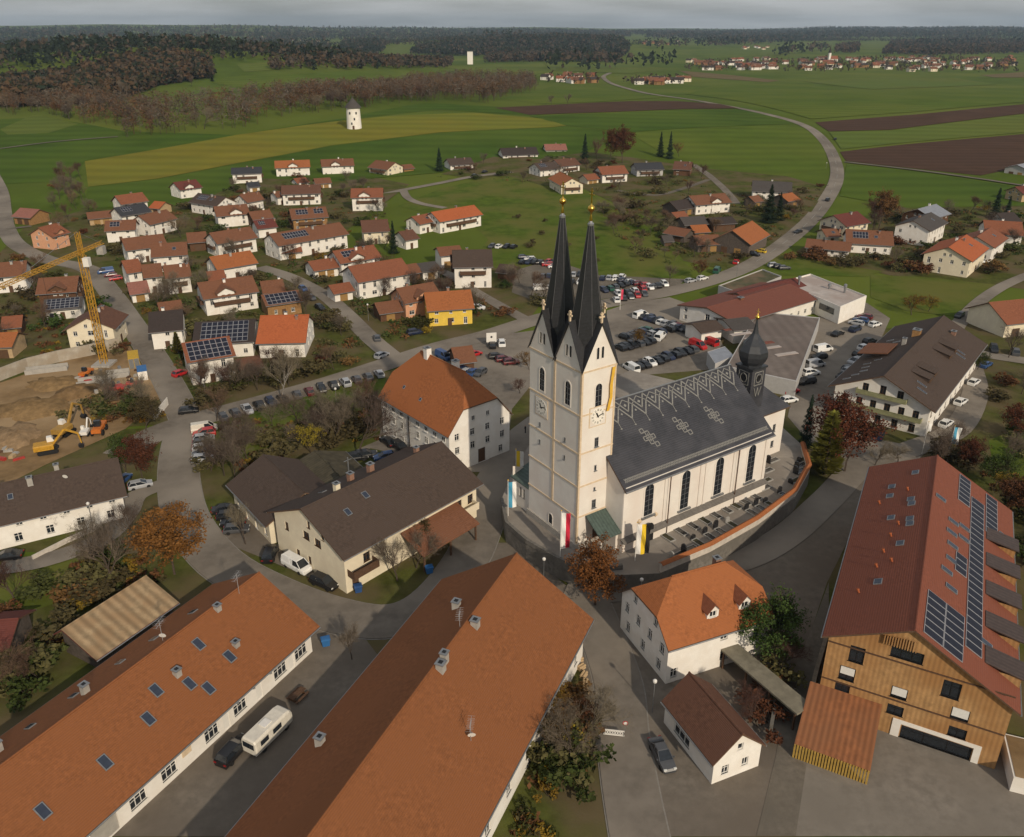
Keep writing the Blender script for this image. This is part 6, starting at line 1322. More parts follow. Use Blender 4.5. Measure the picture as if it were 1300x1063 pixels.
for i, (x, y, r_, h_, lb) in enumerate([(40, 520, 9, 1.3, 'broad ochre spoil heap in the building pit'), (95, 500, 6, 1.6, 'steep ochre spoil heap near the crane'), (20, 555, 7, 1.1, 'low brown spoil heap beside the excavators'), (70, 488, 7, .9, 'flat spoil heap under the pit wall'), (140, 515, 6, 1.4, 'dark spoil heap by the pit hedge')]):
    p = g(x, y); rg = np.random.default_rng(i); mb = MB(); n = 20
    mb.rings([[(r_ * k * math.cos(2 * math.pi * j / n) * (1 + .18 * math.sin(3 * j + i) + .06 * rg.normal()), r_ * k * .7 * math.sin(2 * math.pi * j / n) * (1 + .18 * math.cos(2 * j + i)), h_ * z + .12 * rg.normal() * (k < .98) - (.15 if k > .98 else 0)) for j in range(n)] for k, z in ((1, 0), (.86, .16), (.7, .45), (.5, .72), (.3, .92), (.1, 1))])
    tag(mb.build('spoil_heap', mat('spoil_%d' % (i % 3), [(.27, .175, .085), (.22, .14, .07), (.31, .21, .12)][i % 3], .95, .4, .8, bump=.8, bscale=2, spec=.03), None, True, (p.x, p.y, .1), i), lb, 'earth heap')
for i, (x, y, w, d_, lb) in enumerate([(120, 487, 7, 3, 'pale concrete foundation slab with upstand beside the crane'), (60, 472, 9, 2.4, 'long concrete footing along the pit wall'), (150, 478, 5, 3, 'square concrete foundation near the yellow container')]):
    p = g(x, y); t = thing('foundation', lb, 'foundation', (p.x, p.y, .1), R(20)); mb = MB(); mb.box((-w / 2, -d_ / 2, 0), (w / 2, d_ / 2, .35)); mb.build('slab', CONC, t)
    for yy in (-d_ / 2, d_ / 2 - .25): mb = MB(); mb.box((-w / 2, yy, .35), (w / 2, yy + .25, 1.2)); mb.build('upstand', CONC, t)
fz = wall_line('site_hoarding', 'pale site hoarding panels on the curve at the junction', [(196, 534), (205, 526), (214, 515)], 0, 2.0, .08, WALL['white'])

# ------------------------------------------------------------------ flags, lamps, signs and small things
def flagpole(p, z, h, cols, label, ln=4.2, hd=0):
    t = thing('flagpole', label, 'flag', (p.x, p.y, z), hd)
    mb = MB(); mb.tube((0, 0, 0), (0, 0, h), .07, .045, 8); mb.build('pole', FRAME, t); mb = MB(); mb.lathe((0, 0, h), [(.05, 0), (.11, .08), (.05, .18)], 8); mb.build('finial', GOLD, t)
    for i, c in enumerate(cols):
        mb = MB(); w = .62
        for k in range(6):
            z0, z1 = h - .3 - ln * k / 6, h - .3 - ln * (k + 1) / 6
            for j in range(2):
                xs = [.08 + i * w + w * j / 2, .08 + i * w + w * (j + 1) / 2]; f_ = lambda x, z_: .13 * math.sin(z_ * 1.7 + x * 3.5) * (.4 + x)
                mb.poly([(xs[0], f_(xs[0], z0), z0), (xs[1], f_(xs[1], z0), z0), (xs[1], f_(xs[1], z1), z1), (xs[0], f_(xs[0], z1), z1)])
        o = mb.build('flag_panel', mat('flag_' + c[0], c[1], .8, .1), t); sm = o.modifiers.new('s', 'SOLIDIFY'); sm.thickness = .015
    return t
FW, FR, FBl, FY, FK = ('white', (.78, .77, .74)), ('red', (.52, .02, .05)), ('blue', (.07, .30, .46)), ('yellow', (.75, .52, .03)), ('black', (.02, .02, .02))
flagpole(g(711, 712, YZ), YZ, 8.5, [FW, FR], 'white and red flag on its pole in front of the towers', 6)
flagpole(g(645, 655, YZ), YZ, 6.5, [FBl, FW], 'blue and white flag on its pole at the parapet corner', 4.6)
flagpole(g(655, 622), 0, 8, [FY, FW], 'yellow and white flag beside the church annex', 3.6)
flagpole(g(806, 712, YZ), YZ, 6.5, [FW, FY, FK], 'white, yellow and black banner at the south portal', 5)
flagpole(g(1201, 590), 0, 8, [FBl, FW], 'blue and white flag beside the lane behind the timber-clad house', 3.4); flagpole(g(1170, 578), 0, 7, [FW], 'plain white flag leaning by the inn lane', 1.6)
flagpole(g(787, 394), 0, 6.5, [('pink', (.66, .06, .12))], 'pink banner on its pole at the workshop entrance', 3)
random.seed(21)
for i, (x, y, lb) in enumerate([(262, 508, 'street lamp at the junction verge'), (690, 745, 'street lamp beside the hall gable'), (828, 905, 'street lamp at the bend below the white house'), (1235, 462, 'street lamp on the lane behind the inn'), (428, 520, 'street lamp on the lawn before the rectory'), (1048, 218, 'street lamp on the main road curve'), (119, 672, 'street lamp in the terrace garden'), (468, 408, 'street lamp at the inner lane hedge'), (935, 352, 'street lamp beside the green roof block'), (812, 772, 'street lamp at the white house corner')]):
    p = g(x, y); t = thing('street_lamp', 'slim grey ' + lb, 'street lamp', p, random.uniform(0, 6))
    mb = MB(); mb.tube((0, 0, 0), (0, 0, 4.6), .06, .045, 8); mb.build('post', SHEET, t); mb = MB(); mb.lathe((0, 0, 4.6), [(.05, 0), (.24, .1), (.26, .35), (.1, .5)], 10); mb.build('lamp_head', FRAME, t)
bd = thing('billboard', 'white billboard with dark emblem beside the main road', 'billboard', g(624, 440), R(10)); mb = MB(); mb.box((-1.3, -.06, 1.2), (1.3, .06, 3.7)); mb.build('panel', FRAME, bd)
mb = MB(); mb.lathe((0, 0, 0), [(.28, -.01), (.28, .02)], 14); o = mb.build('emblem', BLACK, bd, loc=(0, -.075, 2.6)); o.rotation_euler = (R(90), 0, 0)
for x in (-1, 1): mb = MB(); mb.box((x - .06, -.05, 0), (x + .06, .05, 1.2)); mb.build('post', SHEET, bd)
bd = thing('street_barrier', 'white lattice street barrier standing across the lane', 'barrier', g(779, 936), R(-8)); mb = MB(); mb.box((-1.2, -.04, .95), (1.2, .04, 1.1)); mb.box((-1.2, -.04, .3), (1.2, .04, .42)); mb.build('rail', FRAME, bd)
for i in range(8): mb = MB(); a = -1.15 + .29 * i; mb.tube((a, 0, .42), (a + .26, 0, .95), .05, n=4); mb.tube((a + .26, .0, .42), (a, .0, .95), .05, n=4); mb.build('lattice', FRAME, bd)
for x in (-1.1, 1.1): mb = MB(); mb.box((x - .05, -.35, 0), (x + .05, .35, .08)); mb.box((x - .04, -.04, .08), (x + .04, .04, 1.0)); mb.build('foot', SHEET, bd)
sg = thing('traffic_sign', 'round red and white traffic sign beside the street barrier', 'sign', g(793, 932), R(-8)); mb = MB(); mb.tube((0, 0, 0), (0, 0, 1.9), .03, n=6); mb.build('post', SHEET, sg)
mb = MB(); mb.lathe((0, 0, 0), [(.32, -.01), (.32, .02)], 18); o = mb.build('disc', mat('sign_red', (.50, .03, .04), .5), sg, loc=(0, -.05, 1.7)); o.rotation_euler = (R(90), 0, 0); mb = MB(); mb.lathe((0, 0, 0), [(.22, 0), (.22, .03)], 18); q_ = mb.build('disc_centre', FRAME, o)
for x, y, c, lb in ((414, 820, SIGNB, 'tall blue refuse bin at the shop corner'), (455, 752, mat('bin_blue', (.03, .08, .22), .5), 'blue covered trailer load beside the cream house'), (545, 728, SIGNB, 'small blue container by the hall eaves'), (440, 745, CONC, 'grey planter under the timber stair')):
    t = thing('refuse_bin', lb, 'bin', g(x, y) + Vector((0, 0, .05)), R(20)); mb = MB(); mb.rings([[(sx * w, sy * w * .8, z) for sx, sy in ((-1, -1), (1, -1), (1, 1), (-1, 1))] for w, z in ((.45, .1), (.55, 1.1), (.58, 1.12))]); mb.build('tub', c, t); mb = MB(); mb.rings([[(sx * w, sy * w * .85, z) for sx, sy in ((-1, -1), (1, -1), (1, 1), (-1, 1))] for w, z in ((.62, 1.125), (.6, 1.22), (.4, 1.3))]); mb.build('lid', c, t)
tb = thing('picnic_bench', 'dark timber picnic bench outside the shop', 'bench', g(*c2p('X', 405, 570)) + Vector((0, 0, .05)), R(62)); mb = MB(); mb.box((-1.1, -.4, .72), (1.1, .4, .78)); mb.build('table_top', TIMBER, tb)
for y in (-.75, .75): mb = MB(); mb.box((-1.1, y - .15, .42), (1.1, y + .15, .47)); mb.build('seat', TIMBER, tb)
for x in (-.8, .8): mb = MB(); mb.box((x - .05, -.7, 0), (x + .05, .7, .42)); mb.box((x - .05, -.3, .42), (x + .05, .3, .72)); mb.build('leg', TIMBER, tb)
for k, (x, y) in enumerate([(735, 840), (738, 850), (741, 860), (743, 870), (744, 880)]):
    t = thing('log_stack', 'stack of round logs piled at the lane edge by the hall', 'logs', g(x, y), R(20 + 20 * k), 'logs piled at the lane edge')
    for j in range(4): mb = MB(); mb.tube((-.5, (j % 2) * .36 - .18, .2 + .34 * (j // 2)), (.5, (j % 2) * .36 - .18, .2 + .34 * (j // 2)), .17, n=8); mb.build('log', WALL['tan'], t)
wall_line('garden_wall', 'low pale garden wall before the long terrace', [(42, 712), (85, 690), (130, 670)], 0, .9, .25, mat('wall_render', (.55, .5, .44)))
wall_line('cobbled_yard_wall', 'old rubble wall along the cobbled yard of the white house', [(1000, 850), (985, 890), (978, 930)], 0, 1.2, .4, STONE)
# people standing between rectory and church
for x, y, c, hd, lb in ((667, 551, (.02, .02, .025), 2.0, 'person in dark coat standing by the rectory lane'), (673, 549, (.05, .06, .12), -1.0, 'person in blue jacket talking beside the dark-coated person')):
    p = g(x, y); rad = MB(); t = MB()
    prof = [(.10, .07, 0), (.13, .10, .06), (.13, .11, .45), (.17, .13, .85), (.19, .13, 1.05), (.22, .14, 1.35), (.21, .13, 1.42), (.07, .07, 1.5), (.08, .09, 1.56), (.10, .11, 1.66), (.07, .08, 1.75), (.02, .02, 1.78)]
    t.rings([[(a * math.cos(k * math.pi / 5), b * math.sin(k * math.pi / 5), z) for k in range(10)] for a, b, z in prof], 0)
    for i, f in enumerate(t.f): t.m[i] = 1 if len(f) == 4 and t.v[f[0]][2] > 1.49 else 0
    for s_ in (-1, 1): t.tube((s_ * .22, 0, 1.38), (s_ * .27, .05, 1.08), .055, .045, 6); t.tube((s_ * .27, .05, 1.08), (s_ * .24, .16, .84), .045, .035, 6); t.tube((s_ * .24, .16, .84), (s_ * .24, .18, .76), .035, .03, 6, mi=1)
    tag(t.build('person', [mat('coat_%d' % int(x), c, .9, .2), mat('skin', (.45, .28, .2), .7, .1)], None, True, (p.x, p.y, .2), hd), lb, 'person')
# windmill-like water tower on the hill
p = gt(450, 164); wt = thing('water_tower', 'round white tower with grey cone roof alone in the fields', 'tower', (p.x, p.y, p.z - .3))
mb = MB(); mb.lathe((0, 0, 0), [(5.2, 0), (4.9, 8), (4.7, 14.5)], 24); mb.build('wall', WALL['white'], wt, smooth=False); mb = MB(); mb.lathe((0, 0, 14.5), [(5.9, -.2), (4.9, 1.2), (.3, 6.3), (.05, 7.6)], 24); mb.build('roof', TILE['grey'], wt)
for a, z in ((-1.9, 11), (-1.3, 7), (-1.7, 4), (-1.0, 11)): mb = MB(); mb.box((-.5, -.08, -.8), (.5, .08, .8)); mb.build('window', GLASS, wt, loc=(5.0 * math.cos(a), 5.0 * math.sin(a), z), rz=a + math.pi / 2)
mb = MB(); mb.box((-.7, -.08, 0), (.7, .1, 2.4)); mb.build('door', TIMBER, wt, loc=(5.15 * math.cos(-1.5), 5.15 * math.sin(-1.5), .2), rz=-1.5 + math.pi / 2)
# ------------------------------------------------------------------ trees
def leafm(name, col, rnd=.35): return mat(name, col, .8, .5, .9, rnd=rnd, spec=.1)
LEAF = {'oak': leafm('leaves_oak', (.19, .08, .024), .18), 'rust': leafm('leaves_rust', (.145, .07, .03)), 'yellow': leafm('leaves_yellow', (.23, .15, .022)), 'green': leafm('leaves_green', (.055, .08, .02)),
        'fir': leafm('needles_fir', (.016, .03, .016)), 'thuja': leafm('needles_thuja', (.19, .17, .03), .2), 'copper': leafm('leaves_copper', (.13, .045, .022), .2), 'larch': leafm('needles_larch', (.16, .085, .03)), 'dull': leafm('leaves_dull', (.10, .084, .036)), 'moss': leafm('leaves_moss', (.075, .085, .025))}
TWIG = mat('twigs', (.15, .118, .09), .95, .4, 2, rnd=.35, spec=.05); TWIGR = mat('twigs_reddish', (.145, .092, .064), .95, .4, 2, rnd=.35, spec=.05)
def quadcloud(mb, rng, c, rad, n, s, asp=.7):
    """leaf sized quads scattered in an ellipsoid"""
    d = rng.normal(size=(n, 3)); d /= np.linalg.norm(d, axis=1)[:, None]; p = d * (rng.random(n) ** .45)[:, None] * np.array(rad) + np.array(c)
    a = rng.normal(size=(n, 3)); a /= np.linalg.norm(a, axis=1)[:, None]; b = np.cross(a, rng.normal(size=(n, 3))); b /= np.linalg.norm(b, axis=1)[:, None] + 1e-9
    k = s * (.6 + .8 * rng.random(n))[:, None]; a *= k; b *= k * asp
    i0 = len(mb.v); V_ = np.stack([p - a, p + b, p + a, p - b], 1).reshape(-1, 3); mb.v += [tuple(v) for v in V_.tolist()]
    mb.f += [(i0 + 4 * i, i0 + 4 * i + 1, i0 + 4 * i + 2, i0 + 4 * i + 3) for i in range(n)]; mb.m += [0] * n
def skeleton(seed, h, spread=.5, lev=4, nb=(5, 4, 4, 4), upw=.35, rt=None):
    rnd = random.Random(seed); segs = []; tips = []
    def grow(p, d, ln, r, l):
        n = 3 if l < 2 else 2; q = p.copy(); pts = [p.copy()]
        for k in range(n):
            d = (d + Vector((rnd.gauss(0, .13), rnd.gauss(0, .13), rnd.gauss(0, .08) + upw * .12 * (l > 0)))).normalized(); q2 = q + d * (ln / n)
            segs.append((q.copy(), q2.copy(), r * (1 - .25 * k), r * (1 - .25 * (k + 1)), l)); q = q2; pts.append(q.copy())
        if l >= lev: tips.append(q); return
        m = nb[l]
        for k in range(m):
            f_ = rnd.uniform(.35 if l else .32, 1.0); idx = f_ * n; i = min(int(idx), n - 1); bp = pts[i].lerp(pts[i + 1], idx - i)
            th = rnd.uniform(0, 6.28); o = d.orthogonal().normalized(); o2 = d.cross(o); sp = rnd.uniform(.6, 1.15) * spread * (1.6 if l == 0 else 1.3)
            nd = (d + (o * math.cos(th) + o2 * math.sin(th)) * sp + Vector((0, 0, upw * .5))).normalized()
            grow(bp, nd, ln * rnd.uniform(.5, .72) * (1.0 if l else 1.05 - .4 * (f_ - .3)), r * .5, l + 1)
        tips.append(q)
    grow(Vector((0, 0, -.15)), Vector((0, 0, 1)), h * .62, rt or h * .019, 0); return segs, tips
TREEM = {}
def treemesh(kind, var):
    k = (kind, var)
    if k in TREEM: return TREEM[k]
    rng = np.random.default_rng(var * 17 + len(kind)); seed = var * 31 + len(kind); tr = MB(); cr_ = MB(); H = 10.0
    if kind in ('bare', 'barer', 'birch'):
        sg_, tips = skeleton(seed, H, .5 if kind != 'birch' else .36, 4, (9, 5, 4, 3))
        for p, q, r0, r1, l in sg_:
            if l < 2: tr.tube(p, q, r0, r1, 5 if l == 0 else 4, cap=False)
            else: cr_.tube(p, q, max(r0, .016), max(r1, .010), 3, cap=False)
        ml = TWIGR if kind == 'barer' else TWIG
        for t in tips: quadcloud(cr_, rng, t, (.5, .5, .45), 4, .3, .045)
    elif kind in ('fir', 'thuja'):
        tr.tube((0, 0, -.2), (0, 0, 9.6), .17, .02, 6); slim = .17 if kind == 'thuja' else .26
        n = 2600
        for i in range(n):
            z = .5 + 9.4 * (1 - rng.random() ** .62) ** 1.0; R_ = (10 - z) * slim * (1 if kind == 'fir' else min(1, .55 + z * .12)) * (.72 + .28 * math.sin(z * 5.3 + 2 * math.sin(var + z))); th = rng.random() * 6.283; rr = R_ * (.35 + .65 * rng.random() ** .5)
            d = Vector((math.cos(th), math.sin(th), 0)); p = d * rr + Vector((0, 0, z - (.25 * rr if kind == 'fir' else -.1))); s_ = Vector((-d.y, d.x, 0)) * (.09 + .07 * rng.random()); e = d * (.28 + .2 * rng.random()) + Vector((0, 0, -.22 if kind == 'fir' else .3))
            cr_.poly([p - s_, p + s_, p + e])
        ml = LEAF[kind]
    elif kind == 'bush':
        for i in range(4): tr.tube((0, 0, -.1), (rng.normal() * .5, rng.normal() * .5, 1.6), .05, .02, 4)
        for i in range(9): quadcloud(cr_, rng, (rng.normal() * .55, rng.normal() * .55, .75 + .45 * abs(rng.normal())), (.62, .62, .55), 55, .15)
        ml = LEAF['dull']
    else:   # leafy crown on branches
        sg_, tips = skeleton(seed, H * .86, .5, 3, (9, 5, 4, 3), .3)
        for p, q, r0, r1, l in sg_:
            (tr if l < 2 else cr_).tube(p, q, max(r0, .02), max(r1, .012), 4, 0, cap=False) if l < 2 else tr.tube(p, q, max(r0, .02), max(r1, .012), 3, cap=False)
        dens = {'oak': 24, 'rust': 11, 'yellow': 10, 'green': 19, 'copper': 15, 'larch': 7}.get(kind, 12)
        for t in tips: quadcloud(cr_, rng, t, (.55, .55, .45), max(3, dens // 3), .13)
        for i in range(70 if dens > 12 else 46):
            d = rng.normal(size=3); d /= np.linalg.norm(d); rr = rng.random() ** .4 * (.8 + .35 * rng.random())
            quadcloud(cr_, rng, (d[0] * rr * 3.5, d[1] * rr * 3.5, 5.9 + d[2] * rr * 3.3), (.85, .85, .65), dens * 3, .13)
        ml = LEAF[kind]
    zmax = max(v[2] for v in tr.v + cr_.v); sc_ = 10 / zmax
    for m in (tr, cr_): m.v = [(x * sc_, y * sc_, z * sc_) for x, y, z in m.v]
    TREEM[k] = (tr.mesh('trunk', BARKW if kind == 'birch' else BARK), cr_.mesh('crown', ml)); return TREEM[k]
NT = [0]
def tree(p, h, kind, label, group=None, wid=1.0, name=None, leaf=None):
    NT[0] += 1; nv = 5 if kind in ('bare', 'barer') else 3; a, b = treemesh(kind, NT[0] % nv)
    nm = name or {'bush': 'shrub', 'fir': 'fir_tree', 'thuja': 'thuja', 'birch': 'birch_tree'}.get(kind, 'tree')
    t = thing(nm, label, 'shrub' if kind == 'bush' else 'tree', (p[0], p[1], p[2] if len(p) > 2 else 0), random.uniform(0, 6.28), group)
    hb = h * 1.25 if kind == 'bush' else h
    t.scale = (hb / 10 * wid, hb / 10 * wid, hb / 10)
    link('stem' if kind == 'bush' else 'trunk', a, t)
    o = link('crown', b, t)
    if leaf: o.material_slots[0].link = 'OBJECT'; o.material_slots[0].material = LEAF[leaf]
    return t
random.seed(77)
NEAR = [
 (222, 730, 12, 'oak', 1.2, 'broad orange-leaved oak beside the lane bend'), (181, 607, 9, 'orust', 1.0, 'rusty brown tree between terrace and lane'), (148, 748, 11, 'bare', 1.1, 'bare grey tree behind the corrugated shed'), (168, 690, 8, 'bare', 1.1, 'small bare tree next to the orange oak'),
 (160, 605, 9, 'green', .8, 'olive tree at the end of the terrace'), (185, 548, 8, 'dull', 1.0, 'dense dull shrub tree between pit and junction'), (358, 508, 14, 'birch', .9, 'tall pale birch beside the main road'), (275, 535, 8, 'barer', 1.0, 'reddish bare tree on the junction verge'), (298, 612, 10, 'bare', 1.0, 'bare tree by the row of cars at the junction'), (285, 605, 8, 'bare', 1, 'smaller bare tree by the row of cars at the junction'),
 (455, 580, 13, 'bare', 1.1, 'big bare tree in the rectory garden'), (428, 565, 10, 'bare', 1, 'mid-sized bare tree in the rectory garden'), (405, 545, 9, 'bare', 1.1, 'bare tree on the lawn before the rectory'), (395, 575, 6, 'yellow', 1.2, 'yellow-orange bush tree by the mossy barn'), (465, 520, 8, 'barer', 1.4, 'reddish hedge tree beside the rectory'),
 (312, 692, 7, 'bare', .9, 'thin bare tree in the barn forecourt'), (505, 738, 8, 'bare', 1.1, 'bare tree beside the lean-to of the cream house'), (528, 722, 7, 'bare', 1.1, 'low bare tree behind the hall eaves'), (535, 700, 6, 'dull', 1.1, 'dull green bush tree beside the cream house'), (447, 838, 6, 'bare', .9, 'slim bare tree in the shop yard'),
 (756, 770, 10, 'oak', 1.15, 'russet round tree under the churchyard wall'), (968, 840, 9.5, 'green', 1.15, 'dense green tree beside the white house'), (985, 815, 7, 'green', 1.2, 'smaller green tree beside the white house'), (700, 905, 5, 'yellow', 1.2, 'yellow-leaved bush tree under the hall eaves'), (705, 945, 4.5, 'yellow', 1.3, 'golden shrub tree beside the hall wall'), (742, 920, 4, 'rust', 1.2, 'rusty shrub tree on the lane verge by the hall'),
 (1046, 603, 13, 'thuja', 1.9, 'tall yellow-green weeping conifer at the churchyard end'), (1022, 566, 11, 'fir', .7, 'slim dark conifer beside the weeping conifer'), (1072, 600, 13, 'copper', 1.1, 'copper-red beech beside the weeping conifer'), (1058, 580, 13, 'copper', 1.1, 'shorter copper-red beech behind the weeping conifer'), (1140, 588, 5, 'bare', 1.5, 'wide bare orchard tree before the inn'), (1110, 592, 5, 'bare', 1.4, 'low bare tree beside the inn forecourt'),
 (1228, 600, 7, 'orust', 1.1, 'russet tree at the lane behind the timber-clad house'), (1262, 620, 7, 'green', 1.2, 'dark green tree at the garden corner'), (1290, 660, 8, 'orust', 1.2, 'brown tree in the garden beside the timber-clad house'), (1290, 560, 8, 'copper', 1.2, 'dark red tree on the lane corner'), (1275, 640, 6, 'yellow', 1.2, 'ochre tree behind the solar roof'),
 (1115, 292, 17, 'orust', .9, 'big rounded bare tree behind the rust farm building'), (1108, 295, 14, 'barer', 1, 'second rounded bare tree behind the rust farm building'), (790, 208, 23, 'orust', .8, 'tallest russet tree above the upper hamlet'), (774, 208, 21, 'olarch', .6, 'tall larch above the upper hamlet'), (757, 210, 17, 'barer', .7, 'tall thin bare tree above the upper hamlet'), (742, 208, 17, 'fir', .9, 'dark fir above the brown-roofed chalet'),
 (838, 200, 15, 'fir', .9, 'dark fir beside the slate-roofed house'), (850, 202, 16, 'fir', .8, 'taller dark fir beside the slate-roofed house'), (862, 200, 9, 'larch', 1, 'ochre larch beside the slate-roofed house'), (558, 218, 13, 'fir', 1.1, 'dark fir by the umber-roofed chalet'), (975, 283, 16, 'fir', 1.1, 'big dark fir beside the long grey farmhouse'), (988, 280, 12, 'fir', 1.0, 'second dark fir beside the long grey farmhouse'),
 (1262, 277, 13, 'fir', 1, 'dark fir beside the grey gabled house'), (1278, 275, 9, 'fir', 1, 'short dark fir beside the grey gabled house'), (500, 322, 12, 'fir', .8, 'dark fir beside the cream brown-roofed house'), (1157, 400, 6, 'yellow', 1.5, 'bright yellow-green tree on the lawn behind the inn'), (1178, 396, 5, 'yellow', 1.5, 'yellow-green bush tree on the lawn behind the inn'), (1232, 272, 8, 'barer', 1.2, 'reddish bare tree by the glossy-roofed house'),
 (293, 340, 5, 'thuja', 1.6, 'clipped conifer before the orange-roofed house'), (313, 342, 4, 'thuja', 1.6, 'shorter clipped conifer before the orange-roofed house'), (227, 450, 6, 'thuja', 1.8, 'yellow-green conifer beside the junction house'), (887, 355, 8, 'rust', 1, 'rusty tree at the meadow corner by the main road'), (850, 360, 7, 'bare', 1, 'bare tree at the meadow edge by the main road'), (1240, 470, 5, 'green', 1, 'small green tree before the orange barn'), (1280, 455, 8, 'bare', 1.1, 'bare tree before the red-roofed barn'), (808, 440, 5, 'yellow', 1, 'ochre bush tree behind the tower'), (672, 470, 5, 'rust', 1.2, 'rusty shrub tree beside the tower car park'), (660, 500, 4, 'barer', 1.6, 'brown hedge tree beside the church car park'),
 (105, 660, 4, 'thuja', 1.6, 'clipped conifer in the terrace front garden'), (125, 655, 4.5, 'thuja', 1.6, 'taller clipped conifer in the terrace front garden'), (143, 652, 5, 'moss', 1, 'round green bush tree at the terrace end'), (75, 672, 5, 'bare', 1.4, 'spreading bare tree in the terrace front garden'),
]
for x, y, h, k, w, lb in NEAR:
    k0, lf = ('oak', k[1:]) if k in ('orust', 'olarch') else ((k, None) if k not in ('dull', 'moss') else ('green', k)); tree(gt(x, y), h, k0, lb, None, w, leaf=lf)
PLACED = []
def free(p, r=2.0, shared=True):
    for cx, cy, an, hx, ws, wn_ in FOOT:
        dx, dy = p.x - cx, p.y - cy; u = dx * math.cos(an) + dy * math.sin(an); v = -dx * math.sin(an) + dy * math.cos(an)
        if abs(u) < hx + r * .5 and -ws - r * .5 < v < wn_ + r * .5: return False
    for line, w in ROADS:
        for a, b in zip(line, line[1:]):
            if abs(a.x - p.x) > 40 or abs(a.y - p.y) > 40: continue
            ab = b - a; t = max(0, min(1, ((p.x - a.x) * ab.x + (p.y - a.y) * ab.y) / max(ab.x ** 2 + ab.y ** 2, 1e-6)))
            if (a.x + ab.x * t - p.x) ** 2 + (a.y + ab.y * t - p.y) ** 2 < (w / 2 + r * .6) ** 2: return False
    return True
def inpoly(x, y, P):
    r = False; j = len(P) - 1
    for i in range(len(P)):
        if (P[i][1] > y) != (P[j][1] > y) and x < (P[j][0] - P[i][0]) * (y - P[i][1]) / (P[j][1] - P[i][1]) + P[i][0]: r = not r
        j = i
    return r
def size_word(t): return 'very low ' if t < .2 else 'low ' if t < .4 else 'mid-height ' if t < .6 else 'tall ' if t < .8 else 'very tall '
def scatter(poly, n, mix, where, r=1.6, hs=1.0):
    """n garden plants inside a surveyed polygon, clear of houses and roads"""
    P = [tuple(gt(*q)[:2]) for q in poly]; x0, x1 = min(p[0] for p in P), max(p[0] for p in P); y0, y1 = min(p[1] for p in P), max(p[1] for p in P); c = 0; tr_ = 0
    while c < n and tr_ < n * 30:
        tr_ += 1; x, y = random.uniform(x0, x1), random.uniform(y0, y1)
        if not inpoly(x, y, P): continue
        p = Vector((x, y, terr(x, y)))
        if not free(p, r): continue
        k, lf, h0, h1, w, lb = random.choice(mix); h = random.uniform(h0, h1); lb = size_word((h - h0) / (h1 - h0)) + lb; tree(p, h * hs, k, lb + ' ' + where, lb + 's ' + where, w, leaf=lf); c += 1
SHR = [('bush', 'dull', 1.6, 3.2, 1.7, 'dull brown-green shrub'), ('bush', 'moss', 1.4, 2.8, 1.8, 'moss green shrub'), ('bush', 'rust', 1.3, 2.6, 1.7, 'rusty shrub'), ('bush', 'yellow', 1.0, 2.2, 1.1, 'yellowing shrub'), ('bare', None, 6, 10, 1.1, 'bare garden tree'), ('barer', None, 5, 9, 1.2, 'reddish bare garden tree'), ('bush', 'green', 1.5, 3, 1.6, 'dark green shrub'), ('bush', 'dull', 1.6, 3.4, 1.8, 'dull brown-green shrub'), ('bare', None, 5, 9, 1.1, 'bare garden tree')]
scatter([(110, 270), (240, 262), (330, 225), (470, 228), (500, 300), (470, 345), (300, 345), (180, 390), (130, 350)], 82, SHR, 'among the houses of the old village')
scatter([(180, 390), (300, 345), (470, 345), (560, 350), (640, 400), (480, 440), (300, 505), (235, 510)], 61, SHR, 'in the gardens above the main road')
scatter([(0, 330), (60, 340), (130, 380), (180, 450), (100, 455), (0, 480)], 24, SHR, 'in the gardens beside the crane')
scatter([(70, 225), (108, 220), (108, 330), (62, 335)], 20, [('barer', None, 7, 11, .9, 'reddish bare tree'), ('bare', None, 7, 11, .9, 'grey bare tree'), ('bush', 'rust', 1.5, 3, 1.3, 'rusty bush')], 'on the overgrown bank below the fields')
scatter([(540, 230), (640, 200), (760, 205), (900, 215), (930, 255), (840, 262), (740, 240), (620, 232)], 38, SHR, 'among the chalets of the upper hamlet')
scatter([(765, 268), (830, 258), (880, 300), (860, 335), (800, 330), (770, 300)], 34, [('barer', None, 4, 8, 1.3, 'reddish bare tree'), ('bare', None, 4, 8, 1.3, 'grey bare tree'), ('bush', 'dull', 2, 3.5, 1.5, 'dull thicket shrub')], 'in the thicket between meadow and farmyard')
scatter([(880, 260), (1000, 240), (1050, 235), (1000, 300), (950, 330), (890, 340), (850, 320)], 23, SHR, 'around the farmyard by the road')
scatter([(1020, 320), (1060, 292), (1160, 268), (1300, 268), (1350, 330), (1240, 352), (1130, 345)], 41, SHR, 'around the farms beside the road curve')
scatter([(1000, 330), (1060, 340), (1180, 350), (1280, 355), (1280, 345), (1150, 338), (1030, 325)], 24, [('bush', 'dull', 2, 3.2, 1.5, 'dull hedge shrub'), ('bush', 'rust', 2, 3.2, 1.5, 'rusty hedge shrub')], 'in the hedge above the lawn')
scatter([(600, 380), (660, 345), (700, 385), (670, 405)], 10, SHR, 'in the hedge beside the car meadow')
scatter([(640, 260), (760, 290), (760, 340), (650, 330)], 10, [('bush', 'dull', 1, 2, 1.2, 'low meadow scrub bush')], 'on the meadow slope')
scatter([(110, 505), (190, 505), (210, 530), (150, 560), (115, 530)], 17, SHR, 'on the bank between pit and junction')
scatter([(240, 500), (330, 480), (440, 452), (470, 465), (330, 505), (250, 530)], 20, SHR, 'along the main road verge')
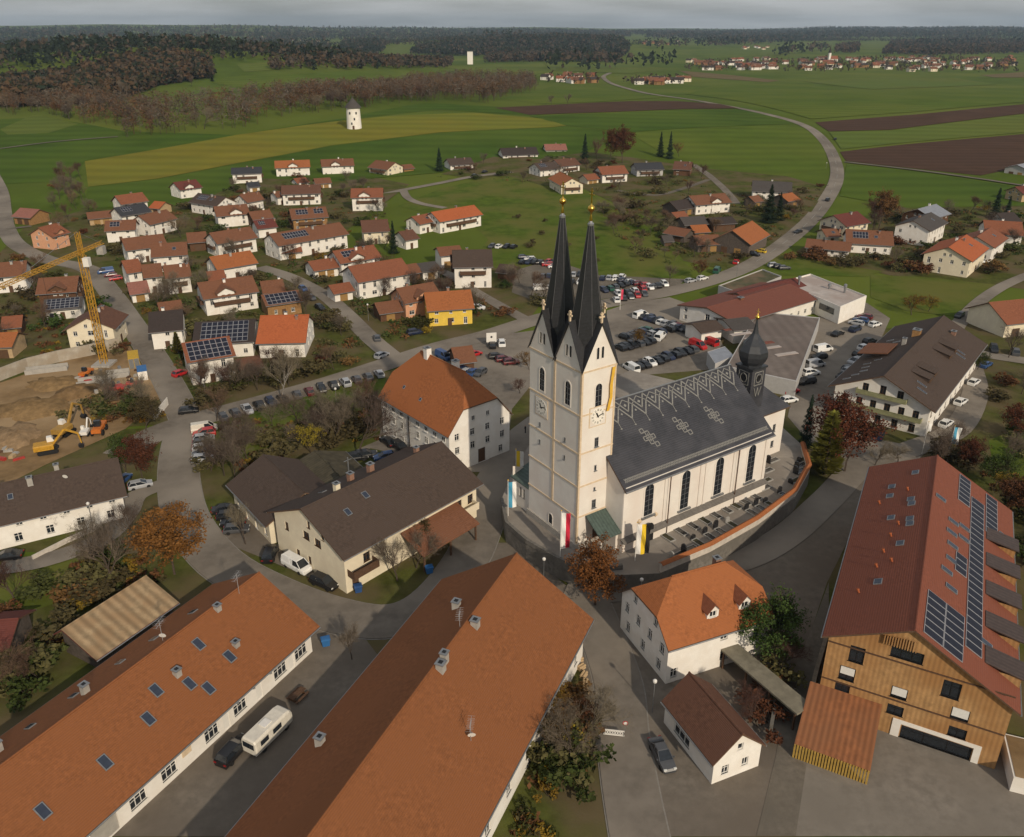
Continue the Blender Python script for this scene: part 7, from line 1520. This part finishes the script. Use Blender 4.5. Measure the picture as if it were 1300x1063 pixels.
scatter([(265, 560), (420, 520), (485, 500), (490, 560), (400, 575), (300, 600), (262, 600)], 30, [('bare', None, 5, 9, 1.1, 'bare garden tree'), ('bush', 'dull', 1.6, 3.2, 1.7, 'dull brown-green shrub'), ('bare', None, 5, 9, 1.1, 'bare garden tree')], 'in the rectory garden')
scatter([(0, 760), (150, 700), (190, 740), (90, 800), (30, 900), (0, 920)], 20, SHR, 'in the bare garden behind the corrugated shed')
scatter([(470, 745), (540, 705), (570, 720), (520, 770), (470, 775)], 7, SHR, 'in the yard of the cream house')
scatter([(690, 880), (740, 840), (760, 960), (700, 1040), (660, 1040)], 14, SHR, 'on the verge below the hall')
scatter([(1240, 590), (1300, 570), (1420, 620), (1420, 760), (1300, 720)], 15, SHR, 'in the garden behind the timber-clad house')
scatter([(1255, 480), (1350, 480), (1350, 570), (1265, 560)], 8, SHR, 'across the lane from the inn')
scatter([(960, 850), (990, 850), (985, 960), (960, 1000)], 6, SHR, 'along the rubble wall')
scatter([(1170, 605), (1215, 590), (1235, 560), (1200, 575)], 5, SHR, 'at the lane fork')
scatter([(835, 730), (925, 700), (1000, 650), (1030, 610), (1040, 640), (950, 700), (860, 735)], 8, [('bush', 'green', .8, 1.4, 1.2, 'low clipped shrub')], 'on the grass below the churchyard wall')

# ------------------------------------------------------------------ woods
def wood(poly, n, mix, where, hs=1.0):
    P = [tuple(gt(*q)[:2]) for q in poly]; x0, x1 = min(p[0] for p in P), max(p[0] for p in P); y0, y1 = min(p[1] for p in P), max(p[1] for p in P); c = 0
    while c < n:
        x, y = random.uniform(x0, x1), random.uniform(y0, y1)
        if not inpoly(x, y, P): continue
        c += 1; k, w, h0, h1, lb = random.choice(mix); h = random.uniform(h0, h1); lb = size_word((h - h0) / (h1 - h0)) + lb; tree((x, y, terr(x, y)), h * hs, k, lb + ' ' + where, lb + 's ' + where, w)
WM = [('bare', .95, 12, 17, 'grey bare tree'), ('barer', .95, 11, 16, 'reddish bare tree'), ('barer', .95, 11, 16, 'reddish bare tree'), ('rust', .8, 11, 16, 'russet tree'), ('bare', .95, 12, 17, 'grey bare tree')]
wood([(150, 171), (160, 178), (300, 165), (420, 143), (540, 130), (560, 128), (540, 120), (420, 130), (300, 150), (180, 150)], 55, WM, 'in the wood along the field crest')
wood([(480, 128), (560, 128), (620, 133), (680, 116), (680, 108), (600, 108), (520, 112)], 34, WM + [('larch', .7, 14, 18, 'ochre larch'), ('larch', .7, 14, 18, 'ochre larch')], 'in the larch wood beyond the round tower')
wood([(0, 150), (45, 143), (100, 156), (150, 168), (170, 150), (120, 140), (40, 132), (0, 138)], 26, WM, 'at the wood edge below the wooded hill')
wood([(120, 128), (200, 120), (270, 106), (275, 100), (200, 105), (120, 118)], 14, WM + [('fir', .8, 14, 19, 'dark fir'), ('yellow', .8, 9, 13, 'yellow tree')], 'on the face of the wooded hill')
for x, y, h, k, lb in [(700, 134, 9, 'bare', 'lone bare tree in the far meadow'), (720, 134, 10, 'bare', 'taller lone bare tree in the far meadow'), (795, 82, 14, 'fir', 'lone fir beside the distant farm road'), (850, 78, 12, 'fir', 'lone fir near the distant village'), (565, 83, 14, 'rust', 'lone russet tree by the white block')]: tree(gt(x, y), h, k, lb)
def forest(name, label, polys, n, mats, hmin, hmax, nq=16, seed=1, twig=False):
    """a far wood that reads as one mass: many small crowns in one mesh"""
    rng = np.random.default_rng(seed); mb = MB(); PP = [[tuple(gt(*q)[:2]) for q in poly] for poly in polys]
    def area(P): return abs(sum(P[i][0] * P[i - 1][1] - P[i - 1][0] * P[i][1] for i in range(len(P)))) / 2
    A = [area(P) for P in PP]
    for P, a in zip(PP, A):
        x0, x1 = min(p[0] for p in P), max(p[0] for p in P); y0, y1 = min(p[1] for p in P), max(p[1] for p in P); m = int(n * a / sum(A)) + 20; c = 0
        while c < m:
            x, y = rng.uniform(x0, x1), rng.uniform(y0, y1)
            if not inpoly(x, y, P): continue
            c += 1; z = terr(x, y); h = rng.uniform(hmin, hmax); mi = int(rng.integers(len(mats))); w = h * rng.uniform(.26, .4); i0 = len(mb.m)
            if twig:
                mb.tube((x, y, z - .3), (x + rng.normal() * .4, y, z + h * .8), .18, .05, 3, cap=False)
                quadcloud(mb, rng, (x, y, z + h * .6), (w * .85, w * .85, h * .4), nq, h * .085, .16)
            else: quadcloud(mb, rng, (x, y, z + h * .55), (w, w, h * .46), nq, h * .16)
            mb.m[i0:] = [mi] * (len(mb.m) - i0)
    return stuff(mb.build(name, mats), label, 'wood')
def fm(n, c): return mat(n, c, .9, .4, .05, spec=.05)
FD, FB_, FRd, FG = fm('wood_conifer', (.026, .036, .022)), fm('wood_brown', (.082, .064, .046)), fm('wood_russet', (.10, .064, .036)), fm('wood_olive', (.045, .042, .022))
TWF = [fm('wood_twigs_grey', (.135, .112, .088)), fm('wood_twigs_brown', (.12, .086, .06)), fm('wood_twigs_russet', (.135, .075, .04))]
forest('wood', 'mass of bare grey and reddish trees along the field crest', [[(150, 171), (160, 178), (300, 165), (420, 143), (540, 130), (560, 128), (540, 112), (420, 118), (300, 132), (180, 138)], [(480, 128), (560, 128), (620, 133), (680, 116), (680, 101), (600, 101), (520, 105)], [(0, 150), (45, 143), (100, 156), (150, 168), (180, 150), (180, 138), (120, 130), (40, 124), (0, 130)]], 1500, TWF, 13, 19, 64, 12, True)
forest('wooded_hill', 'mixed russet and dark wood covering the hill', [[(0, 138), (120, 132), (200, 110), (272, 100), (265, 82), (240, 76), (190, 74), (130, 90), (60, 105), (0, 112)]], 3000, [FB_, FRd, FD, FG, FRd], 13, 19, 22, 2)
forest('forest', 'broad dark conifer forest on the plain behind the wooded hill', [[(-80, 100), (0, 94), (60, 92), (120, 86), (180, 72), (290, 70), (290, 56), (120, 55), (0, 52), (-80, 52)], [(270, 80), (345, 80), (440, 84), (480, 72), (360, 60), (290, 58)]], 11000, [FD, FD, FD, FB_], 17, 25, 10, 3)
forest('forest', 'russet strip of wood behind the far green field', [[(340, 92), (370, 90), (440, 90), (520, 88), (570, 86), (575, 79), (480, 78), (400, 76), (350, 82)], [(615, 80), (700, 79), (760, 80), (790, 80), (780, 74), (700, 70), (620, 72)]], 2600, [FB_, FRd, FB_, FD], 13, 19, 14, 4)
forest('forest', 'dark wooded ridge on the far plain', [[(520, 70), (610, 72), (700, 72), (790, 74), (800, 62), (770, 52), (690, 50), (600, 56), (530, 62)], [(430, 66), (485, 68), (490, 58), (440, 56)]], 7000, [FD, FD, FB_], 18, 26, 9, 5)
forest('forest', 'brown wood beside the distant village', [[(1120, 70), (1180, 72), (1250, 70), (1340, 68), (1340, 54), (1200, 54), (1130, 56)], [(1060, 68), (1090, 68), (1090, 58), (1062, 60)]], 3600, [FB_, FRd, FB_, FD], 16, 23, 10, 6)
forest('forest', 'hazy strips of woodland below the horizon', [[(-100, 50), (200, 51), (420, 49), (420, 45), (200, 46), (-100, 44)], [(300, 52), (520, 53), (640, 50), (800, 49), (800, 45.5), (560, 46), (380, 46)], [(820, 50), (960, 56), (1100, 50), (1350, 52), (1350, 46), (1000, 45), (820, 46)], [(-100, 42), (300, 43), (700, 43.5), (1400, 45), (1400, 41.5), (700, 41.3), (300, 40.5), (-100, 40)], [(960, 58), (1010, 55), (1000, 52), (950, 54)], [(830, 64), (900, 60), (960, 58), (950, 55), (860, 58), (820, 60)], [(980, 74), (1050, 66), (1050, 63), (980, 70)], [(690, 90), (760, 90), (860, 86), (870, 83), (760, 86), (690, 86)], [(1140, 62), (1300, 60), (1300, 57), (1160, 58)], [(300, 62), (420, 64), (420, 60), (320, 58)], [(-60, 46), (150, 47), (150, 44), (-60, 44)], [(-100, 39.6), (700, 40.9), (1400, 41.2), (1400, 39.9), (700, 39.9), (-100, 38.2)]], 15000, [FD, FD, FB_], 24, 40, 6, 7)
random.seed(8); SP_ = []
for i in range(46):
    yy = random.choice([random.uniform(40.5, 48), random.uniform(44, 60), random.uniform(50, 63)]); xx = random.uniform(250 if yy > 52 else -60, 1350); w_ = random.uniform(25, 90); h_ = .35 + (yy - 38) * .05
    if 870 < xx < 1290 and yy > 66: continue
    SP_.append([(xx - w_, yy), (xx - w_ * .4, yy + h_), (xx + w_ * .5, yy + h_ * .9), (xx + w_, yy - .2), (xx + w_ * .3, yy - h_), (xx - w_ * .6, yy - h_ * .8)])
forest('forest', 'scattered hedges and copses across the far plain', SP_, 11000, [FD, FB_, FD, FG], 11, 18, 7, 17)
forest('forest', 'garden trees massed among the distant village roofs', [[(868, 90), (1000, 92), (1140, 92), (1290, 93), (1290, 76), (1140, 74), (1000, 77), (880, 80)], [(690, 108), (760, 107), (755, 99), (690, 100)], [(790, 109), (875, 108), (870, 101), (800, 101)]], 700, [FB_, FG, FB_, FRd], 7, 12, 12, 18)
# low growth between the houses: beds, hedges, dead stalks
def undergrowth(label, polys, n, mats, r, smin, smax, nq, seed):
    rng = np.random.default_rng(seed); mb = MB()
    for poly in polys:
        P = [tuple(gt(*q)[:2]) for q in poly]; x0, x1 = min(p[0] for p in P), max(p[0] for p in P); y0, y1 = min(p[1] for p in P), max(p[1] for p in P); c = 0; t = 0
        while c < n and t < n * 12:
            t += 1; x, y = rng.uniform(x0, x1), rng.uniform(y0, y1)
            if not inpoly(x, y, P): continue
            if math.sin(x * .21 + 2 * math.sin(y * .13)) + math.sin(y * .27 + x * .05) < -.1: continue
            if not free(Vector((x, y, 0)), r): continue
            c += 1; h = rng.uniform(smin, smax); i0 = len(mb.m); quadcloud(mb, rng, (x, y, h * .45), (h * 1.3, h * 1.3, h * .55), nq, .2 + h * .1); mb.m[i0:] = [int(rng.integers(len(mats)))] * (len(mb.m) - i0)
    return stuff(mb.build('undergrowth', mats), label, 'undergrowth')
UG = [LEAF['dull'], LEAF['moss'], LEAF['rust'], LEAF['green'], LEAF['dull']]
undergrowth('low garden growth and hedges between the village houses', [[(110, 270), (240, 262), (330, 225), (470, 228), (500, 300), (470, 345), (300, 345), (180, 390), (130, 350)], [(180, 390), (300, 345), (470, 345), (560, 350), (640, 400), (480, 440), (300, 505), (235, 510)]], 420, UG, 1.2, .5, 1.6, 26, 31)
undergrowth('low growth around the farms and chalets', [[(540, 230), (640, 200), (760, 205), (900, 215), (930, 255), (840, 262), (740, 240), (620, 232)], [(765, 268), (830, 258), (1000, 240), (1050, 235), (1000, 300), (890, 340), (800, 330)], [(1020, 320), (1060, 292), (1160, 268), (1300, 268), (1350, 330), (1240, 352), (1130, 345)]], 300, UG, 1.2, .5, 1.7, 24, 32)
undergrowth('low growth on verges and garden strips around the lanes', [[(0, 330), (60, 340), (130, 380), (180, 450), (100, 455), (0, 480)], [(110, 505), (190, 505), (210, 530), (150, 560), (115, 530)], [(262, 545), (420, 520), (485, 500), (490, 560), (400, 575), (300, 600)], [(0, 760), (150, 690), (215, 740), (90, 800), (30, 900), (0, 920)], [(690, 870), (735, 830), (760, 960), (700, 1060), (640, 1060)], [(1240, 590), (1300, 570), (1420, 620), (1420, 760), (1300, 720)]], 130, [LEAF['dull'], LEAF['rust'], LEAF['yellow'], LEAF['moss'], LEAF['rust']], .8, .3, 1.0, 40, 33)
# ------------------------------------------------------------------ distant villages: each house one mesh
FHM = {}
def far_house(p, ang, L_, W, he, hr, wl, rf, label, group):
    k = (L_, W, he, hr, wl, rf)
    if k not in FHM:
        mb = MB(); hx, w = L_ / 2, W / 2; mb.rings([[(-hx, -w, -1), (-hx, w, -1), (-hx, w, he), (-hx, 0, hr), (-hx, -w, he)], [(hx, -w, -1), (hx, w, -1), (hx, w, he), (hx, 0, hr), (hx, -w, he)]], 0)
        e = .6; s_ = (hr - he) / w; mb.slab([[(-hx - e, -w - e, he - e * s_ + .25), (hx + e, -w - e, he - e * s_ + .25), (hx + e, 0, hr + .25), (-hx - e, 0, hr + .25)], [(-hx - e, 0, hr + .25), (hx + e, 0, hr + .25), (hx + e, w + e, he - e * s_ + .25), (-hx - e, w + e, he - e * s_ + .25)]], .22, 1)
        for sx in (-.3, .3):
            for z in (1.5, 4.0):
                if z < he - .8: mb.box((sx * L_ - .6, -w - .05, z - .6), (sx * L_ + .6, -w - .004, z + .6), 2)
        mb.box((-.3, .4, hr - .6), (.3, 1.0, hr + .9), 0); FHM[k] = mb.mesh('house', [WALL[wl], TILE[rf], GLASS])
    return tag(link('distant_house', FHM[k], None, (p.x, p.y, p.z), ang), label, 'house', group)
random.seed(42)
CLU = [((868, 1140), (76, 90), 82, 'in the distant village behind the wide green field'), ((1140, 1290), (74, 92), 40, 'in the distant village below the brown wood'), ((690, 755), (98, 107), 12, 'of the distant farm hamlet by the field road'), ((800, 872), (101, 108), 10, 'of the distant long farmstead'), ((930, 975), (60, 64), 8, 'on the distant hill beside the pale field'), ((120, 210), (51, 55), 16, 'of the hazy town under the far hills'), ((330, 420), (44, 54), 14, 'of the hazy hamlet under the far ridge'), ((500, 545), (74, 77), 5, 'of the hidden hamlet behind the larch wood'), ((815, 865), (53, 58), 9, 'of the far hamlet on the plain'), ((575, 660), (40, 46), 4, 'on the far ridge')]
for (xa, xb), (ya, yb), n, where in CLU:
    for i in range(n):
        p = gt(random.uniform(xa, xb), random.uniform(ya, yb)); wl = random.choice(['white', 'white', 'white', 'cream', 'ochre']); rf = random.choice(['rust', 'brown', 'rust', 'red', 'dark'])
        lb = '%s-walled house with %s roof %s' % (wl, {'rust': 'rusty', 'brown': 'brown', 'red': 'red', 'dark': 'dark'}[rf], where); big = random.random() < .25
        far_house(p, random.uniform(-.6, .6), 22 if big else 13, 12 if big else 10, 5.2, 8.4, wl, rf, lb, lb.replace('house', 'houses', 1))
p = gt(1057, 80); t = thing('distant_church', 'small red-roofed church with thin spire in the distant village', 'church', p, .2)
mb = MB(); mb.rings([[(-8, -5, -1), (-8, 5, -1), (-8, 5, 9), (-8, 0, 15), (-8, -5, 9)], [(10, -5, -1), (10, 5, -1), (10, 5, 9), (10, 0, 15), (10, -5, 9)]]); mb.build('nave', WALL['white'], t); mb = MB(); mb.slab([[(-8.5, -5.6, 8.6), (10.5, -5.6, 8.6), (10.5, 0, 15.4), (-8.5, 0, 15.4)], [(-8.5, 0, 15.4), (10.5, 0, 15.4), (10.5, 5.6, 8.6), (-8.5, 5.6, 8.6)]], .3); mb.build('roof', TILE['red'], t)
mb = MB(); mb.box((-13, -2.8, -1), (-8.02, 2.8, 22)); mb.build('tower', WALL['white'], t); mb = MB(); mb.lathe((-10.5, 0, 22), [(4, 0), (1.6, 8), (.1, 20)], 8); mb.build('spire', TILE['dark'], t)
p = gt(597, 82); t = thing('distant_silo', 'tall white block standing behind the russet wood strip', 'silo', p); mb = MB(); mb.box((-6, -6, -1), (6, 6, 26)); mb.build('shaft', WALL['white'], t); mb = MB(); mb.box((-6.4, -6.4, 26), (6.4, 6.4, 27.2)); mb.build('cap', CONC, t)
# ------------------------------------------------------------------ air
bm = bmesh.new(); bmesh.ops.create_cube(bm, size=1); me = bpy.data.meshes.new('haze'); bm.to_mesh(me); bm.free()
hz = link('haze', me, None, (0, 0, 139)); hz.scale = (36200, 36200, 282); hz['kind'] = 'stuff'; hz['label'] = 'thin pale blue autumn haze over the plain'; hz['category'] = 'haze'
hm = bpy.data.materials.new('haze'); hm.use_nodes = True; t_ = hm.node_tree; t_.nodes.clear(); vo = t_.nodes.new('ShaderNodeVolumePrincipled'); ou = t_.nodes.new('ShaderNodeOutputMaterial')
vo.inputs['Color'].default_value = (.60, .79, 1, 1); vo.inputs['Density'].default_value = 5e-5; vo.inputs['Anisotropy'].default_value = .2
t_.links.new(vo.outputs[0], ou.inputs['Volume']); me.materials.append(hm)
